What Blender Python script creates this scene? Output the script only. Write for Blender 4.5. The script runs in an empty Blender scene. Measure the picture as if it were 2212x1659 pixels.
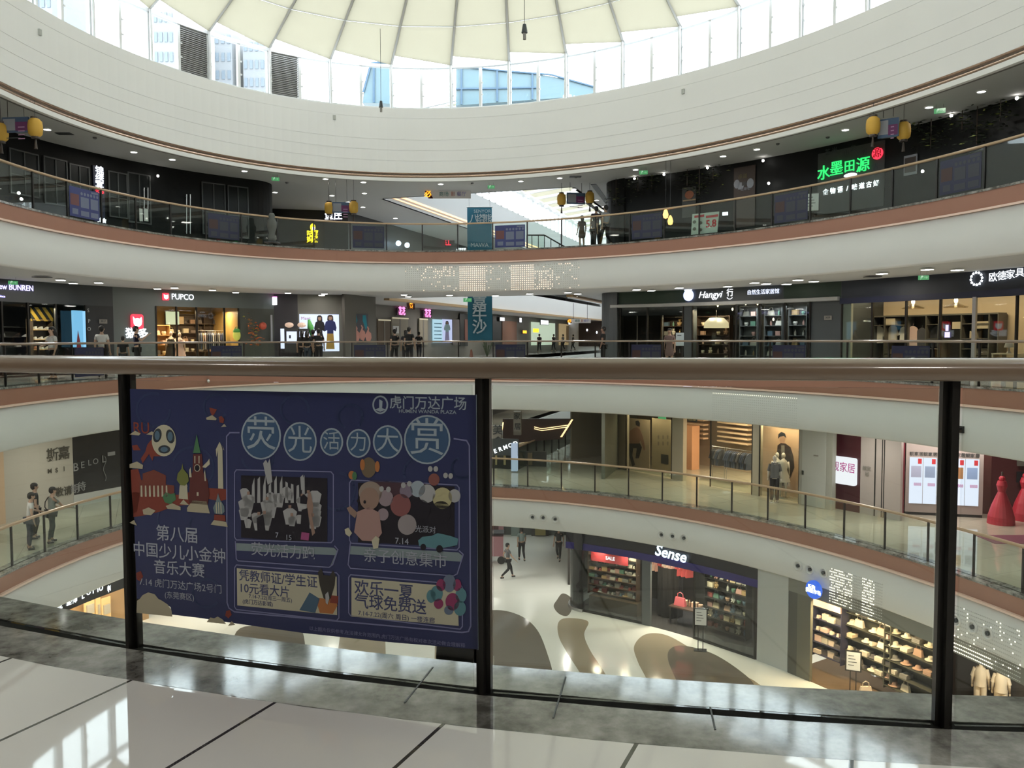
import bpy, bmesh, math, random
import numpy as np
from mathutils import Vector, Matrix
from mathutils.geometry import tessellate_polygon
random.seed(7)
SC = bpy.context.scene
COL = SC.collection

# ---------------------------------------------------------------- camera
FOCAL, IW, IH = 1789.0, 2212, 1659
PITCH, ROLL, EYE = 0.0543, -0.003, 1.25
cd = bpy.data.cameras.new('camera'); cam = bpy.data.objects.new('camera', cd); COL.objects.link(cam)
cd.sensor_width = 36.0; cd.lens = FOCAL / IW * 36.0; cd.clip_start = 0.05; cd.clip_end = 600
cam.location = (0, 0, EYE)
cam.matrix_world = Matrix.Translation((0, 0, EYE)) @ Matrix.Rotation(math.pi/2 - PITCH, 4, 'X') @ Matrix.Rotation(ROLL, 4, 'Z')
SC.camera = cam
# ---------------------------------------------------------------- light and exposure
w = bpy.data.worlds.new('overcast_sky'); SC.world = w; w.use_nodes = True
w.node_tree.nodes['Background'].inputs[0].default_value = (0.86, 0.93, 1.0, 1)
w.node_tree.nodes['Background'].inputs[1].default_value = 6.9
SC.view_settings.view_transform = 'Standard'; SC.view_settings.look = 'None'
SC.view_settings.exposure = 0.0; SC.view_settings.gamma = 1.0; SC.view_settings.use_curve_mapping = False
SC.cycles.max_bounces = 8; SC.cycles.diffuse_bounces = 4; SC.cycles.glossy_bounces = 3
SC.cycles.use_adaptive_sampling = True; SC.cycles.adaptive_threshold = 0.05
SC.cycles.transparent_max_bounces = 24; SC.cycles.transmission_bounces = 6
SC.cycles.caustics_reflective = False; SC.cycles.caustics_refractive = False
SC.cycles.use_denoising = True
SC.cycles.sample_clamp_indirect = 8.0

# ---------------------------------------------------------------- plan of the atrium: an oval, offset d outward
CX, CY, EA, EB, TH = -0.4473, 19.0723, 12.6217, 17.1677, 0.41177
c_, s_ = math.cos(TH), math.sin(TH)
def E(t, d=0.0):
    x, y = EA*math.cos(t), EB*math.sin(t)
    nx, ny = math.cos(t)/EA, math.sin(t)/EB
    l = math.hypot(nx, ny); nx /= l; ny /= l
    x += nx*d; y += ny*d
    return Vector((CX + x*c_ - y*s_, CY + x*s_ + y*c_, 0)), Vector((nx*c_ - ny*s_, nx*s_ + ny*c_, 0))
_T = np.linspace(-math.pi/2, 1.5*math.pi, 8001)
_nx, _ny = np.cos(_T)/EA, np.sin(_T)/EB; _l = np.hypot(_nx, _ny); _nx /= _l; _ny /= _l
def _curve(d):
    x = EA*np.cos(_T) + _nx*d; y = EB*np.sin(_T) + _ny*d
    return CX + x*c_ - y*s_, CY + x*s_ + y*c_
_X0, _Y0 = _curve(0.0)
_S = np.concatenate([[0], np.cumsum(np.hypot(np.diff(_X0), np.diff(_Y0)))]); PERIM = _S[-1]
def t_of_s(s): return float(np.interp(s % PERIM, _S, _T))
def s_of_t(t): return float(np.interp(t, _T, _S))
def ray(x, y):
    u = (x - IW/2)/FOCAL; v = (IH/2 - y)/FOCAL
    c, s = math.cos(ROLL), math.sin(ROLL); u, v = u*c - v*s, u*s + v*c
    return Vector((u, math.cos(PITCH) + v*math.sin(PITCH), -math.sin(PITCH) + v*math.cos(PITCH)))
O = Vector((0, 0, EYE))
def at_z(x, y, z):
    r = ray(x, y); return O + r*((z - EYE)/r.z)
def at_Y(x, y, Y):
    r = ray(x, y); return O + r*(Y/r.y)
def t_at(x, y, d):
    r = ray(x, y); az = r.x/r.y
    X, Y = _curve(d); f = X - az*Y
    i = np.where((f[:-1]*f[1:] <= 0) & (Y[:-1] > 6))[0]
    i = i[np.argmax(Y[i])]
    return float(_T[i])
def on_wall(x, y, d):
    t = t_at(x, y, d); P, N = E(t, d); r = ray(x, y)
    k = P.y/r.y
    return Vector((P.x, P.y, EYE + r.z*k)), N, t

# ---------------------------------------------------------------- materials
MATS = {}
def lin(c):
    return tuple((v/12.92 if v <= 0.04045 else ((v+0.055)/1.055)**2.4) for v in c)
def mat(name, col=None, rough=0.6, metal=0.0, emit=0.0, ecol=None, noise=0.0, nscale=8.0, spec=0.5, bump=0.0):
    """col is linear albedo"""
    if name in MATS: return MATS[name]
    m = bpy.data.materials.new(name); m.use_nodes = True; nt = m.node_tree; b = nt.nodes['Principled BSDF']
    b.inputs['Base Color'].default_value = (*col, 1); b.inputs['Roughness'].default_value = rough
    b.inputs['Metallic'].default_value = metal; b.inputs['Specular IOR Level'].default_value = spec
    if emit: 
        b.inputs['Emission Color'].default_value = (*(ecol or col), 1); b.inputs['Emission Strength'].default_value = emit
    if noise or bump:
        tc = nt.nodes.new('ShaderNodeTexCoord'); n = nt.nodes.new('ShaderNodeTexNoise'); n.inputs['Scale'].default_value = nscale
        n.inputs['Detail'].default_value = 5
        nt.links.new(tc.outputs['Object'], n.inputs['Vector'])
        if noise:
            mx = nt.nodes.new('ShaderNodeMix'); mx.data_type = 'RGBA'
            mx.inputs['A'].default_value = (*[max(0, v*(1-noise)) for v in col], 1)
            mx.inputs['B'].default_value = (*[min(1, v*(1+noise)) for v in col], 1)
            nt.links.new(n.outputs['Fac'], mx.inputs['Factor']); nt.links.new(mx.outputs['Result'], b.inputs['Base Color'])
        if bump:
            bp = nt.nodes.new('ShaderNodeBump'); bp.inputs['Strength'].default_value = bump
            nt.links.new(n.outputs['Fac'], bp.inputs['Height']); nt.links.new(bp.outputs['Normal'], b.inputs['Normal'])
    MATS[name] = m; return m
def glass(name, tint=(0.86, 0.93, 0.90), refl=1.0, f0=1.45):
    if name in MATS: return MATS[name]
    m = bpy.data.materials.new(name); m.use_nodes = True; nt = m.node_tree; nt.nodes.clear()
    o = nt.nodes.new('ShaderNodeOutputMaterial'); mx = nt.nodes.new('ShaderNodeMixShader')
    t = nt.nodes.new('ShaderNodeBsdfTransparent'); t.inputs[0].default_value = (*tint, 1)
    g = nt.nodes.new('ShaderNodeBsdfGlossy'); g.inputs['Roughness'].default_value = 0.02; g.inputs['Color'].default_value = (refl, refl, refl, 1)
    ge = nt.nodes.new('ShaderNodeNewGeometry'); dt = nt.nodes.new('ShaderNodeVectorMath'); dt.operation = 'DOT_PRODUCT'
    nt.links.new(ge.outputs['Incoming'], dt.inputs[0]); nt.links.new(ge.outputs['Normal'], dt.inputs[1])
    def mth(op, i0, v1=None, v0=None):
        q = nt.nodes.new('ShaderNodeMath'); q.operation = op
        if i0 is not None: nt.links.new(i0, q.inputs[0])
        if v0 is not None: q.inputs[0].default_value = v0
        if v1 is not None:
            if isinstance(v1, (int, float)): q.inputs[1].default_value = v1
            else: nt.links.new(v1, q.inputs[1])
        return q.outputs[0]
    x = mth('ABSOLUTE', dt.outputs['Value']); x = mth('SUBTRACT', None, x, 1.0); x = mth('POWER', x, 5.0)
    x = mth('MULTIPLY', x, 0.9); x = mth('ADD', x, 0.035)
    nt.links.new(x, mx.inputs[0]); nt.links.new(t.outputs[0], mx.inputs[1]); nt.links.new(g.outputs[0], mx.inputs[2])
    nt.links.new(mx.outputs[0], o.inputs[0]); MATS[name] = m; return m
def glow(name, col, strength):
    return mat(name, (0.02, 0.02, 0.02), 0.5, 0, strength, col)
def translucent(name, col, tr=0.6):
    if name in MATS: return MATS[name]
    m = bpy.data.materials.new(name); m.use_nodes = True; nt = m.node_tree; nt.nodes.clear()
    o = nt.nodes.new('ShaderNodeOutputMaterial'); mx = nt.nodes.new('ShaderNodeMixShader'); mx.inputs[0].default_value = tr
    a = nt.nodes.new('ShaderNodeBsdfDiffuse'); b = nt.nodes.new('ShaderNodeBsdfTranslucent')
    tc = nt.nodes.new('ShaderNodeTexCoord'); wv = nt.nodes.new('ShaderNodeTexNoise'); wv.inputs['Scale'].default_value = 0.6
    rm = nt.nodes.new('ShaderNodeMix'); rm.data_type = 'RGBA'
    rm.inputs['A'].default_value = (*[v*0.96 for v in col], 1); rm.inputs['B'].default_value = (*col, 1)
    nt.links.new(tc.outputs['Object'], wv.inputs['Vector']); nt.links.new(wv.outputs['Fac'], rm.inputs['Factor'])
    for n in (a, b): nt.links.new(rm.outputs['Result'], n.inputs['Color'])
    nt.links.new(a.outputs[0], mx.inputs[1]); nt.links.new(b.outputs[0], mx.inputs[2]); nt.links.new(mx.outputs[0], o.inputs[0])
    MATS[name] = m; return m
FRONT = mat('balcony_white_toned_down', (0.69, 0.69, 0.67), 0.7, noise=0.02, nscale=0.7)  # white fronts toned down in colour to hold back the roof light
WHITE = mat('white_plaster', (0.78, 0.775, 0.76), 0.75, noise=0.025, nscale=0.6)
BROWN = mat('brown_paint', (0.36, 0.18, 0.125), 0.55)
LIPM = mat('peach_edge_strip', (0.80, 0.58, 0.48), 0.5)
CEIL = mat('grey_ceiling', (0.50, 0.50, 0.49), 0.8)
DARKW = mat('black_cladding', (0.028, 0.030, 0.030), 0.35)
BLACK = mat('black_metal', (0.012, 0.012, 0.012), 0.4)
POST = mat('dark_steel', (0.035, 0.033, 0.030), 0.35, 0.6)
RAILM = mat('bronze_wood_rail', (0.46, 0.32, 0.20), 0.32, 0.15, noise=0.08, nscale=3)
NEARRAIL = mat('shaded_bronze_wood', (0.21, 0.15, 0.10), 0.35, 0.0, noise=0.10, nscale=3)  # rail wood painted darker for its unlit side towards the camera
for _n in ('Coat Weight',): NEARRAIL.node_tree.nodes['Principled BSDF'].inputs[_n].default_value = 1.0
NEARRAIL.node_tree.nodes['Principled BSDF'].inputs['Coat Roughness'].default_value = 0.08
RGLASS = glass('railing_glass', (0.88, 0.935, 0.905))
WGLASS = glass('window_glass', (0.95, 0.97, 0.97))
SGLASS = glass('shop_glass', (0.80, 0.84, 0.83))
FRAME = mat('white_steel_frame', (0.72, 0.73, 0.73), 0.5)
STEEL = mat('brushed_steel', (0.55, 0.55, 0.55), 0.3, 0.9)
GREYG = mat('grey_green_panel', (0.115, 0.135, 0.130), 0.5)
GREYP = mat('warm_grey_panel', (0.24, 0.225, 0.20), 0.6)

# ---------------------------------------------------------------- mesh builder
class MB:
    def __init__(s): s.v = []; s.f = []; s.m = []; s.cur = 0
    def add(s, pts, faces):
        k = len(s.v); s.v += [Vector(p) for p in pts]
        for f in faces: s.f.append([i + k for i in f]); s.m.append(s.cur)
        return s
    def box(s, c, d, M=None):
        x, y, z = [v/2 for v in d]; c = Vector(c)
        P = [Vector((i*x, j*y, k*z)) for i in (-1, 1) for j in (-1, 1) for k in (-1, 1)]
        if M is not None: P = [M @ p for p in P]
        return s.add([p + c for p in P], [(0,1,3,2),(4,6,7,5),(0,4,5,1),(2,3,7,6),(0,2,6,4),(1,5,7,3)])
    def hexa(s, P):
        return s.add(P, [(0,1,2,3),(7,6,5,4),(0,4,5,1),(1,5,6,2),(2,6,7,3),(3,7,4,0)])
    def bar(s, a, b, wd, h=None):
        a, b = Vector(a), Vector(b); h = h or wd; t = (b-a).normalized()
        up = Vector((0,0,1)) if abs(t.z) < .95 else Vector((0,1,0))
        x = t.cross(up).normalized(); y = x.cross(t)
        x *= wd/2; y *= h/2
        return s.hexa([a-x-y, a+x-y, a+x+y, a-x+y, b-x-y, b+x-y, b+x+y, b-x+y])
    def tube(s, pts, r, n=8, cap=True):
        pts = [Vector(p) for p in pts]; rs = r if isinstance(r, (list, tuple)) else [r]*len(pts)
        base = len(s.v); prev = None
        for i, p in enumerate(pts):
            t = (pts[min(i+1, len(pts)-1)] - pts[max(i-1, 0)]).normalized()
            if prev is None:
                a = Vector((0,0,1)) if abs(t.z) < .9 else Vector((1,0,0)); x = t.cross(a).normalized()
            else: x = (prev - t*prev.dot(t)).normalized()
            prev = x; y = t.cross(x)
            for k in range(n):
                q = 2*math.pi*k/n; s.v.append(p + (x*math.cos(q) + y*math.sin(q))*rs[i])
        for i in range(len(pts)-1):
            for k in range(n):
                a = base + i*n + k; b = base + i*n + (k+1) % n
                s.f.append([a, b, b+n, a+n]); s.m.append(s.cur)
        if cap:
            s.f.append([base+k for k in range(n)][::-1]); s.m.append(s.cur)
            s.f.append([base+(len(pts)-1)*n+k for k in range(n)]); s.m.append(s.cur)
        return s
    def ball(s, c, r, nu=10, nv=7):
        c = Vector(c); r = r if isinstance(r, (list, tuple)) else (r, r, r); base = len(s.v)
        s.v.append(c + Vector((0,0,r[2])))
        for j in range(1, nv):
            a = math.pi*j/nv
            for i in range(nu):
                b = 2*math.pi*i/nu
                s.v.append(c + Vector((r[0]*math.sin(a)*math.cos(b), r[1]*math.sin(a)*math.sin(b), r[2]*math.cos(a))))
        s.v.append(c - Vector((0,0,r[2]))); e = len(s.v)-1
        for i in range(nu):
            s.f.append([base, base+1+i, base+1+(i+1) % nu]); s.m.append(s.cur)
            s.f.append([e, e-nu+(i+1) % nu, e-nu+i]); s.m.append(s.cur)
        for j in range(nv-2):
            for i in range(nu):
                a = base+1+j*nu+i; b = base+1+j*nu+(i+1) % nu
                s.f.append([a, a+nu, b+nu, b]); s.m.append(s.cur)
        return s
    def lathe(s, c, prof, n=16):
        c = Vector(c); base = len(s.v)
        for r, z in prof:
            for k in range(n):
                q = 2*math.pi*k/n; s.v.append(c + Vector((r*math.cos(q), r*math.sin(q), z)))
        for i in range(len(prof)-1):
            for k in range(n):
                a = base+i*n+k; b = base+i*n+(k+1) % n
                s.f.append([a, b, b+n, a+n]); s.m.append(s.cur)
        return s
    def prism(s, pts, off):
        """closed outline pts (3D), extruded by vector off"""
        n = len(pts); pts = [Vector(p) for p in pts]; off = Vector(off)
        base = len(s.v); s.v += pts + [p + off for p in pts]
        tri = tessellate_polygon([pts])
        for t in tri:
            s.f.append([base+i for i in t]); s.m.append(s.cur)
            s.f.append([base+n+i for i in reversed(t)]); s.m.append(s.cur)
        for i in range(n):
            j = (i+1) % n; s.f.append([base+i, base+j, base+n+j, base+n+i]); s.m.append(s.cur)
        return s
    def sweep(s, prof, t0, t1, n=160, closed=True):
        """profile of (d, z) carried along the oval from t0 to t1"""
        k = len(prof); full = abs(abs(t1-t0) - 2*math.pi) < 1e-6; base = len(s.v); m = n if full else n+1
        for i in range(m):
            t = t0 + (t1-t0)*i/n
            for d, z in prof:
                P, N = E(t, d); P.z = z; s.v.append(P)
        e = k if closed else k-1
        for i in range(n):
            i2 = (i+1) % m
            for j in range(e):
                j2 = (j+1) % k
                s.f.append([base+i*k+j, base+i*k+j2, base+i2*k+j2, base+i2*k+j]); s.m.append(s.cur)
        if closed and not full:
            s.f.append([base+j for j in range(k)]); s.m.append(s.cur)
            s.f.append([base+(m-1)*k+j for j in range(k)][::-1]); s.m.append(s.cur)
        return s
    def obj(s, name, mats, parent=None, label=None, cat=None, group=None, kind=None, smooth=False, link=True):
        org = parent.location if parent is not None else Vector((0,0,0))
        if parent is not None and parent.parent is not None: org = org + parent.parent.location
        me = bpy.data.meshes.new(name); own = Vector((0,0,0))
        if parent is None and s.v:
            xs = [min(v[i] for v in s.v) for i in range(3)]; ys = [max(v[i] for v in s.v) for i in range(3)]
            own = Vector(((xs[0]+ys[0])/2, (xs[1]+ys[1])/2, xs[2]))
        me.from_pydata([tuple(v - org - own) for v in s.v], [], s.f)
        if not isinstance(mats, (list, tuple)): mats = [mats]
        for m in mats: me.materials.append(m)
        if len(mats) > 1: me.polygons.foreach_set('material_index', s.m)
        if smooth: me.polygons.foreach_set('use_smooth', [True]*len(me.polygons))
        bm = bmesh.new(); bm.from_mesh(me); bmesh.ops.recalc_face_normals(bm, faces=bm.faces); bm.to_mesh(me); bm.free()
        me.update()
        o = bpy.data.objects.new(name, me); COL.objects.link(o); o.location = own
        if parent is not None: o.parent = parent
        tag(o, label, cat, group, kind); return o
TMPS = bpy.data.scenes.new('scratch')
def to_mesh(o):
    """mesh of o with its modifiers or glyphs, worked out in a scene of its own"""
    TMPS.collection.objects.link(o)
    with bpy.context.temp_override(scene=TMPS, view_layer=TMPS.view_layers[0]): dg = bpy.context.evaluated_depsgraph_get()
    me = bpy.data.meshes.new_from_object(o.evaluated_get(dg)); TMPS.collection.objects.unlink(o); return me
def tag(o, label=None, cat=None, group=None, kind=None):
    for k, v in (('label', label), ('category', cat), ('group', group), ('kind', kind)):
        if v: o[k] = v
    return o
def thing(name, label, cat, loc=(0,0,0), group=None):
    o = bpy.data.objects.new(name, None); COL.objects.link(o); o.location = loc; o.empty_display_size = 0.1
    return tag(o, label, cat, group)
def struct(name, mb, m, smooth=False): return mb.obj(name, m, kind='structure', smooth=smooth)
def copy_tree(o, parent=None):
    c = o.copy(); COL.objects.link(c); c.parent = parent
    for ch in o.children: copy_tree(ch, c)
    return c
def put(proto, used, loc, rz=0, label=None, group=None, scale=None):
    o = proto if not used.get(proto.name) else copy_tree(proto); used[proto.name] = 1
    o.location = loc; o.rotation_euler = (0, 0, rz)
    if scale: o.scale = scale
    if label: o['label'] = label
    if group: o['group'] = group
    return o
USED = {}

# ---------------------------------------------------------------- upright frames on walls
class Fr:
    """upright plane through o with outward normal N (away from the viewer)"""
    def __init__(s, o, N):
        s.o = Vector(o); s.N = Vector((N[0], N[1], 0)).normalized(); s.R = Vector((s.N.y, -s.N.x, 0)); s.U = Vector((0,0,1))
    def P(s, u, v, w=0.0): return s.o + s.R*u + s.U*v - s.N*w
    def uv(s, x, y):
        r = ray(x, y); k = (s.o - O).dot(s.N)/r.dot(s.N); p = O + r*k - s.o
        return p.dot(s.R), p.z
    def px(s, x, y, w=0.0):
        u, v = s.uv(x, y); return s.P(u, v, w)
    def box(s, mb, u0, u1, v0, v1, w0, w1):
        return mb.hexa([s.P(u0,v0,w0), s.P(u1,v0,w0), s.P(u1,v0,w1), s.P(u0,v0,w1), s.P(u0,v1,w0), s.P(u1,v1,w0), s.P(u1,v1,w1), s.P(u0,v1,w1)])
    def rect(s, mb, x0, y0, x1, y1, w0=0.0, w1=0.03):
        xm, ym = (x0+x1)/2, (y0+y1)/2
        return s.box(mb, s.uv(x0, ym)[0], s.uv(x1, ym)[0], s.uv(xm, y1)[1], s.uv(xm, y0)[1], w0, w1)
    def disc(s, mb, u, v, ru, rv, w0, w1, n=28):
        return mb.prism([s.P(u + ru*math.cos(2*math.pi*i/n), v + rv*math.sin(2*math.pi*i/n), w0) for i in range(n)], -s.N*(w1-w0))
    def mtx(s, u, v, w):
        p = s.P(u, v, w)
        return Matrix(((s.R.x, 0, -s.N.x, p.x), (s.R.y, 0, -s.N.y, p.y), (0, 1, 0, p.z), (0, 0, 0, 1)))
def wallframe(x, y, d):
    P, N, t = on_wall(x, y, d); return Fr(P, N)
def text(name, s, F, x, y, hpx, m, parent=None, w=0.02, ext=0.004, sx=1.0, align='CENTER', label=None, bold=0.0, uvpos=None, hm=None, rot=0.0, shear=0.0):
    """lettering standing on frame F, centred on pixel x, y and hpx pixels high"""
    u, v = uvpos if uvpos else F.uv(x, y)
    if hm is None: hm = abs(F.uv(x, y-hpx/2)[1] - F.uv(x, y+hpx/2)[1])
    c = bpy.data.curves.new(name, 'FONT'); c.body = s; c.size = hm/0.80; c.extrude = ext; c.offset = bold*hm
    c.align_x = align; c.align_y = 'CENTER'; c.materials.append(m); c.resolution_u = 3; c.shear = shear
    o = bpy.data.objects.new(name, c); me = to_mesh(o); me.name = name
    bpy.data.objects.remove(o); bpy.data.curves.remove(c); o = bpy.data.objects.new(name, me); COL.objects.link(o)
    M = F.mtx(u, v, w + ext) @ Matrix.Rotation(rot, 4, 'Z') @ Matrix.Diagonal((sx, 1, 1, 1))
    if parent is not None:
        o.parent = parent; org = parent.location + (parent.parent.location if parent.parent else Vector((0,0,0)))
        M = Matrix.Translation(-org) @ M
    o.matrix_local = M
    if label: o['label'] = label
    return o
# ================================================================ THE SETTING
TAU = 2*math.pi
FULL = (-math.pi/2, 1.5*math.pi)
# gallery that runs away behind the far side of the oval
GD = Vector((0.31, 0.951, 0)).normalized(); GN = Vector((GD.y, -GD.x, 0))
GA = Vector((-6.35, 41.6, 0)); GWID, GLEN = 9.6, 52.0
def G(a, b, z=0.0):
    p = GA + GD*a + GN*b; return Vector((p.x, p.y, z))
GFRONT = 0.0
def oval(d, n=144): return [E(-math.pi/2 + TAU*i/n, d)[0] for i in range(n)]
def plate(mb, z, holes, box=(-42, 42, -14, 112)):
    x0, x1, y0, y1 = box
    loops = [[Vector((x0,y0,0)), Vector((x1,y0,0)), Vector((x1,y1,0)), Vector((x0,y1,0))]] + holes
    flat = [p for l in loops for p in l]
    tri = tessellate_polygon(loops)
    mb.add([Vector((p.x, p.y, z)) for p in flat], [tuple(t) for t in tri]); return mb
def gal(b0=0.0, b1=None, a0=0.0, a1=None):
    b1 = GWID if b1 is None else b1; a1 = GLEN if a1 is None else a1
    return [G(a0, b0), G(a0, b1), G(a1, b1), G(a1, b0)]

# tile floor
def tile_mat(name, col, joint, tw, tl, rough, jw=0.006, angle=TH):
    m = bpy.data.materials.new(name); m.use_nodes = True; nt = m.node_tree; b = nt.nodes['Principled BSDF']
    g = nt.nodes.new('ShaderNodeNewGeometry'); mp = nt.nodes.new('ShaderNodeMapping'); mp.inputs['Rotation'].default_value = (0, 0, -angle)
    nt.links.new(g.outputs['Position'], mp.inputs['Vector'])
    br = nt.nodes.new('ShaderNodeTexBrick'); br.offset = 0.0; br.inputs['Scale'].default_value = 1.0
    br.inputs['Brick Width'].default_value = tw; br.inputs['Row Height'].default_value = tl
    br.inputs['Mortar Size'].default_value = jw; br.inputs['Mortar Smooth'].default_value = 0.1
    br.inputs['Color1'].default_value = (*col, 1); br.inputs['Color2'].default_value = (*[v*0.97 for v in col], 1)
    br.inputs['Mortar'].default_value = (*joint, 1)
    mp.inputs['Location'].default_value = TILE_OFF
    nt.links.new(mp.outputs[0], br.inputs['Vector']); nt.links.new(br.outputs['Color'], b.inputs['Base Color'])
    b.inputs['Roughness'].default_value = rough; b.inputs['Specular IOR Level'].default_value = 0.6
    return m
TILE_OFF = (0.038, -1.45, 0)
TILE = tile_mat('pale_polished_tile', (0.78, 0.77, 0.74), (0.05, 0.045, 0.04), 0.611, 2.4, 0.03, 0.007, -TH)
TILE2 = tile_mat('tan_polished_tile', (0.40, 0.37, 0.29), (0.22, 0.2, 0.16), 1.2, 1.2, 0.05)
def granite():
    m = bpy.data.materials.new('grey_granite'); m.use_nodes = True; nt = m.node_tree; b = nt.nodes['Principled BSDF']
    g = nt.nodes.new('ShaderNodeNewGeometry')
    n1 = nt.nodes.new('ShaderNodeTexNoise'); n1.inputs['Scale'].default_value = 14; n1.inputs['Detail'].default_value = 6; n1.inputs['Roughness'].default_value = 0.65
    n2 = nt.nodes.new('ShaderNodeTexNoise'); n2.inputs['Scale'].default_value = 3.2; n2.inputs['Detail'].default_value = 4
    for n in (n1, n2): nt.links.new(g.outputs['Position'], n.inputs['Vector'])
    ad = nt.nodes.new('ShaderNodeMath'); ad.operation = 'ADD'; nt.links.new(n1.outputs['Fac'], ad.inputs[0]); nt.links.new(n2.outputs['Fac'], ad.inputs[1])
    cr = nt.nodes.new('ShaderNodeValToRGB'); e = cr.color_ramp.elements
    e[0].position = 0.38; e[0].color = (0.07, 0.065, 0.058, 1); e[1].position = 0.62; e[1].color = (0.36, 0.35, 0.325, 1)
    hf = nt.nodes.new('ShaderNodeMath'); hf.operation = 'MULTIPLY'; hf.inputs[1].default_value = 0.5
    nt.links.new(ad.outputs[0], hf.inputs[0]); nt.links.new(hf.outputs[0], cr.inputs[0]); nt.links.new(cr.outputs[0], b.inputs['Base Color'])
    b.inputs['Roughness'].default_value = 0.07; b.inputs['Specular IOR Level'].default_value = 0.6
    return m
GRAN = granite(); MATS['grey_granite'] = GRAN

for i, z in enumerate((5.0, 0.0, -5.0)):
    nm = ('floor_upper', 'floor', 'floor_lower')[i]
    gw0 = GWID if z > 1 else 7.0
    struct(nm, plate(MB(), z, [oval(0.27), gal(b1=gw0)]), TILE if z >= 0 else TILE2)
    # granite border in two strips with the glass channel between
    g = MB(); g.sweep([(0.27, z), (0.27, z-0.06), (0.03, z-0.06), (0.03, z)], *FULL)
    g.sweep([(-0.03, z), (-0.03, z-0.06), (-0.24, z-0.06), (-0.24, z)], *FULL)
    struct('trim_granite_%s' % ('upper', 'walkway', 'lower')[i], g, GRAN)
    c = MB(); c.sweep([(0.03, z-0.004), (0.03, z-0.05), (-0.03, z-0.05), (-0.03, z-0.004)], *FULL)
    struct('trim_glass_channel_%s' % ('upper', 'walkway', 'lower')[i], c, mat('matte_black_gasket', (.010,.010,.009), 0.9, spec=0.1))
    b = MB(); b.sweep([(-0.22, z-0.03), (-0.20, z-0.50), (0.0, z-0.50), (0.0, z-0.03)], *FULL)
    struct('trim_brown_band_%s' % ('upper', 'walkway', 'lower')[i], b, BROWN)
    l = MB(); l.sweep([(-0.30, z-0.49), (-0.31, z-0.545), (0.0, z-0.53), (0.0, z-0.495)], *FULL)
    struct('trim_edge_strip_%s' % ('upper', 'walkway', 'lower')[i], l, LIPM)
    f = MB(); f.sweep([(-0.25, z-0.53), (-0.25, z-1.68), (-0.21, z-1.73), (0.0, z-1.73), (0.0, z-0.53)], *FULL, n=220)
    struct('wall_balcony_front_%s' % ('upper', 'walkway', 'lower')[i], f, FRONT, True)
    c = plate(MB(), z-1.70, [oval(-0.05), gal(b1=gw0)])
    struct('ceiling_%s' % ('walkway', 'lower', 'ground')[i], c, CEIL)
# joints in the granite border by the camera
gj = MB()
for (xa, ya), (xb, yb) in (((874,1518),(935,1441)), ((1195,1551),(1222,1462)), ((1534,1527),(1545,1576))):
    a, b = at_z(xa, ya, 0.001), at_z(xb, yb, 0.001); gj.bar(a, b, 0.006, 0.002)
struct('trim_granite_joint', gj, BLACK)

# top storey ceiling, lip, bronze cove and drum
struct('ceiling_upper', plate(MB(), 8.22, [oval(0.05), gal()]), CEIL)
l = MB(); l.sweep([(-0.03, 7.94), (-0.03, 8.08), (0.22, 8.08), (0.22, 7.98), (0.05, 7.94)], *FULL, n=220); struct('trim_cove_lip', l, WHITE, False)
l = MB(); l.sweep([(0.22, 7.98), (0.22, 8.23), (0.32, 8.23), (0.32, 7.98)], *FULL); struct('trim_ceiling_edge', l, mat('dark_ceiling_edge', (0.16,0.15,0.14), 0.7))
COVE = mat('bronze_cove', (0.62, 0.44, 0.33), 0.22, 0.75)
l = MB(); l.sweep([(0.0, 8.085), (0.09, 8.10), (0.12, 8.19), (0.09, 8.28), (0.0, 8.295), (0.2, 8.295), (0.2, 8.085)], *FULL, n=220); struct('trim_bronze_cove', l, COVE, True)
SILL = 10.98; HEAD = 12.76
dr = MB()
prof = []; zs = [8.30, 8.78, 8.80, 9.22, 9.24, 9.66, 9.68, 10.55, 10.57, SILL]
for a in range(len(zs)-1):
    rec = 0.012 if a % 2 == 1 else 0.0
    prof += [(0.0 + rec, zs[a]), (0.0 + rec, zs[a+1])]
prof += [(0.45, SILL), (0.45, 8.30)]
dr.sweep(prof, *FULL, n=220)
struct('wall_drum', dr, WHITE)
# plaster panel joints under the sill
# window band
NB = 38; WD = 0.22
ph = s_of_t(t_at(974, 176, WD))
def wt(i, f=0.0): return t_of_s(ph + (i+f)*PERIM/NB)
fr = MB()
for i in range(NB):
    for f, wdt in ((0, 0.15), (0.5, 0.11)):
        t = wt(i, f); P, N = E(t, WD)
        F = Fr((P.x, P.y, 0), N)
        F.box(fr, -wdt/2, wdt/2, SILL, HEAD, -0.10, 0.03)
        if f == 0: fr.tube([F.P(0, SILL, 0.10), F.P(0, HEAD+0.05, 0.10)], 0.055, 8)
fr.sweep([(WD-0.04, SILL), (WD-0.04, SILL+0.09), (WD+0.10, SILL+0.09), (WD+0.10, SILL)], *FULL)
fr.sweep([(WD-0.06, HEAD-0.05), (WD-0.06, HEAD+0.08), (WD+0.12, HEAD+0.08), (WD+0.12, HEAD-0.05)], *FULL)
struct('window_frame_ring', fr, FRAME)
LOUV = mat('grey_louvre', (0.30, 0.30, 0.29), 0.6)
tl1 = s_of_t(t_at(413, 100, WD)); tl2 = s_of_t(t_at(611, 150, WD))
hinge = MB(); n_w = 0
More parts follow.
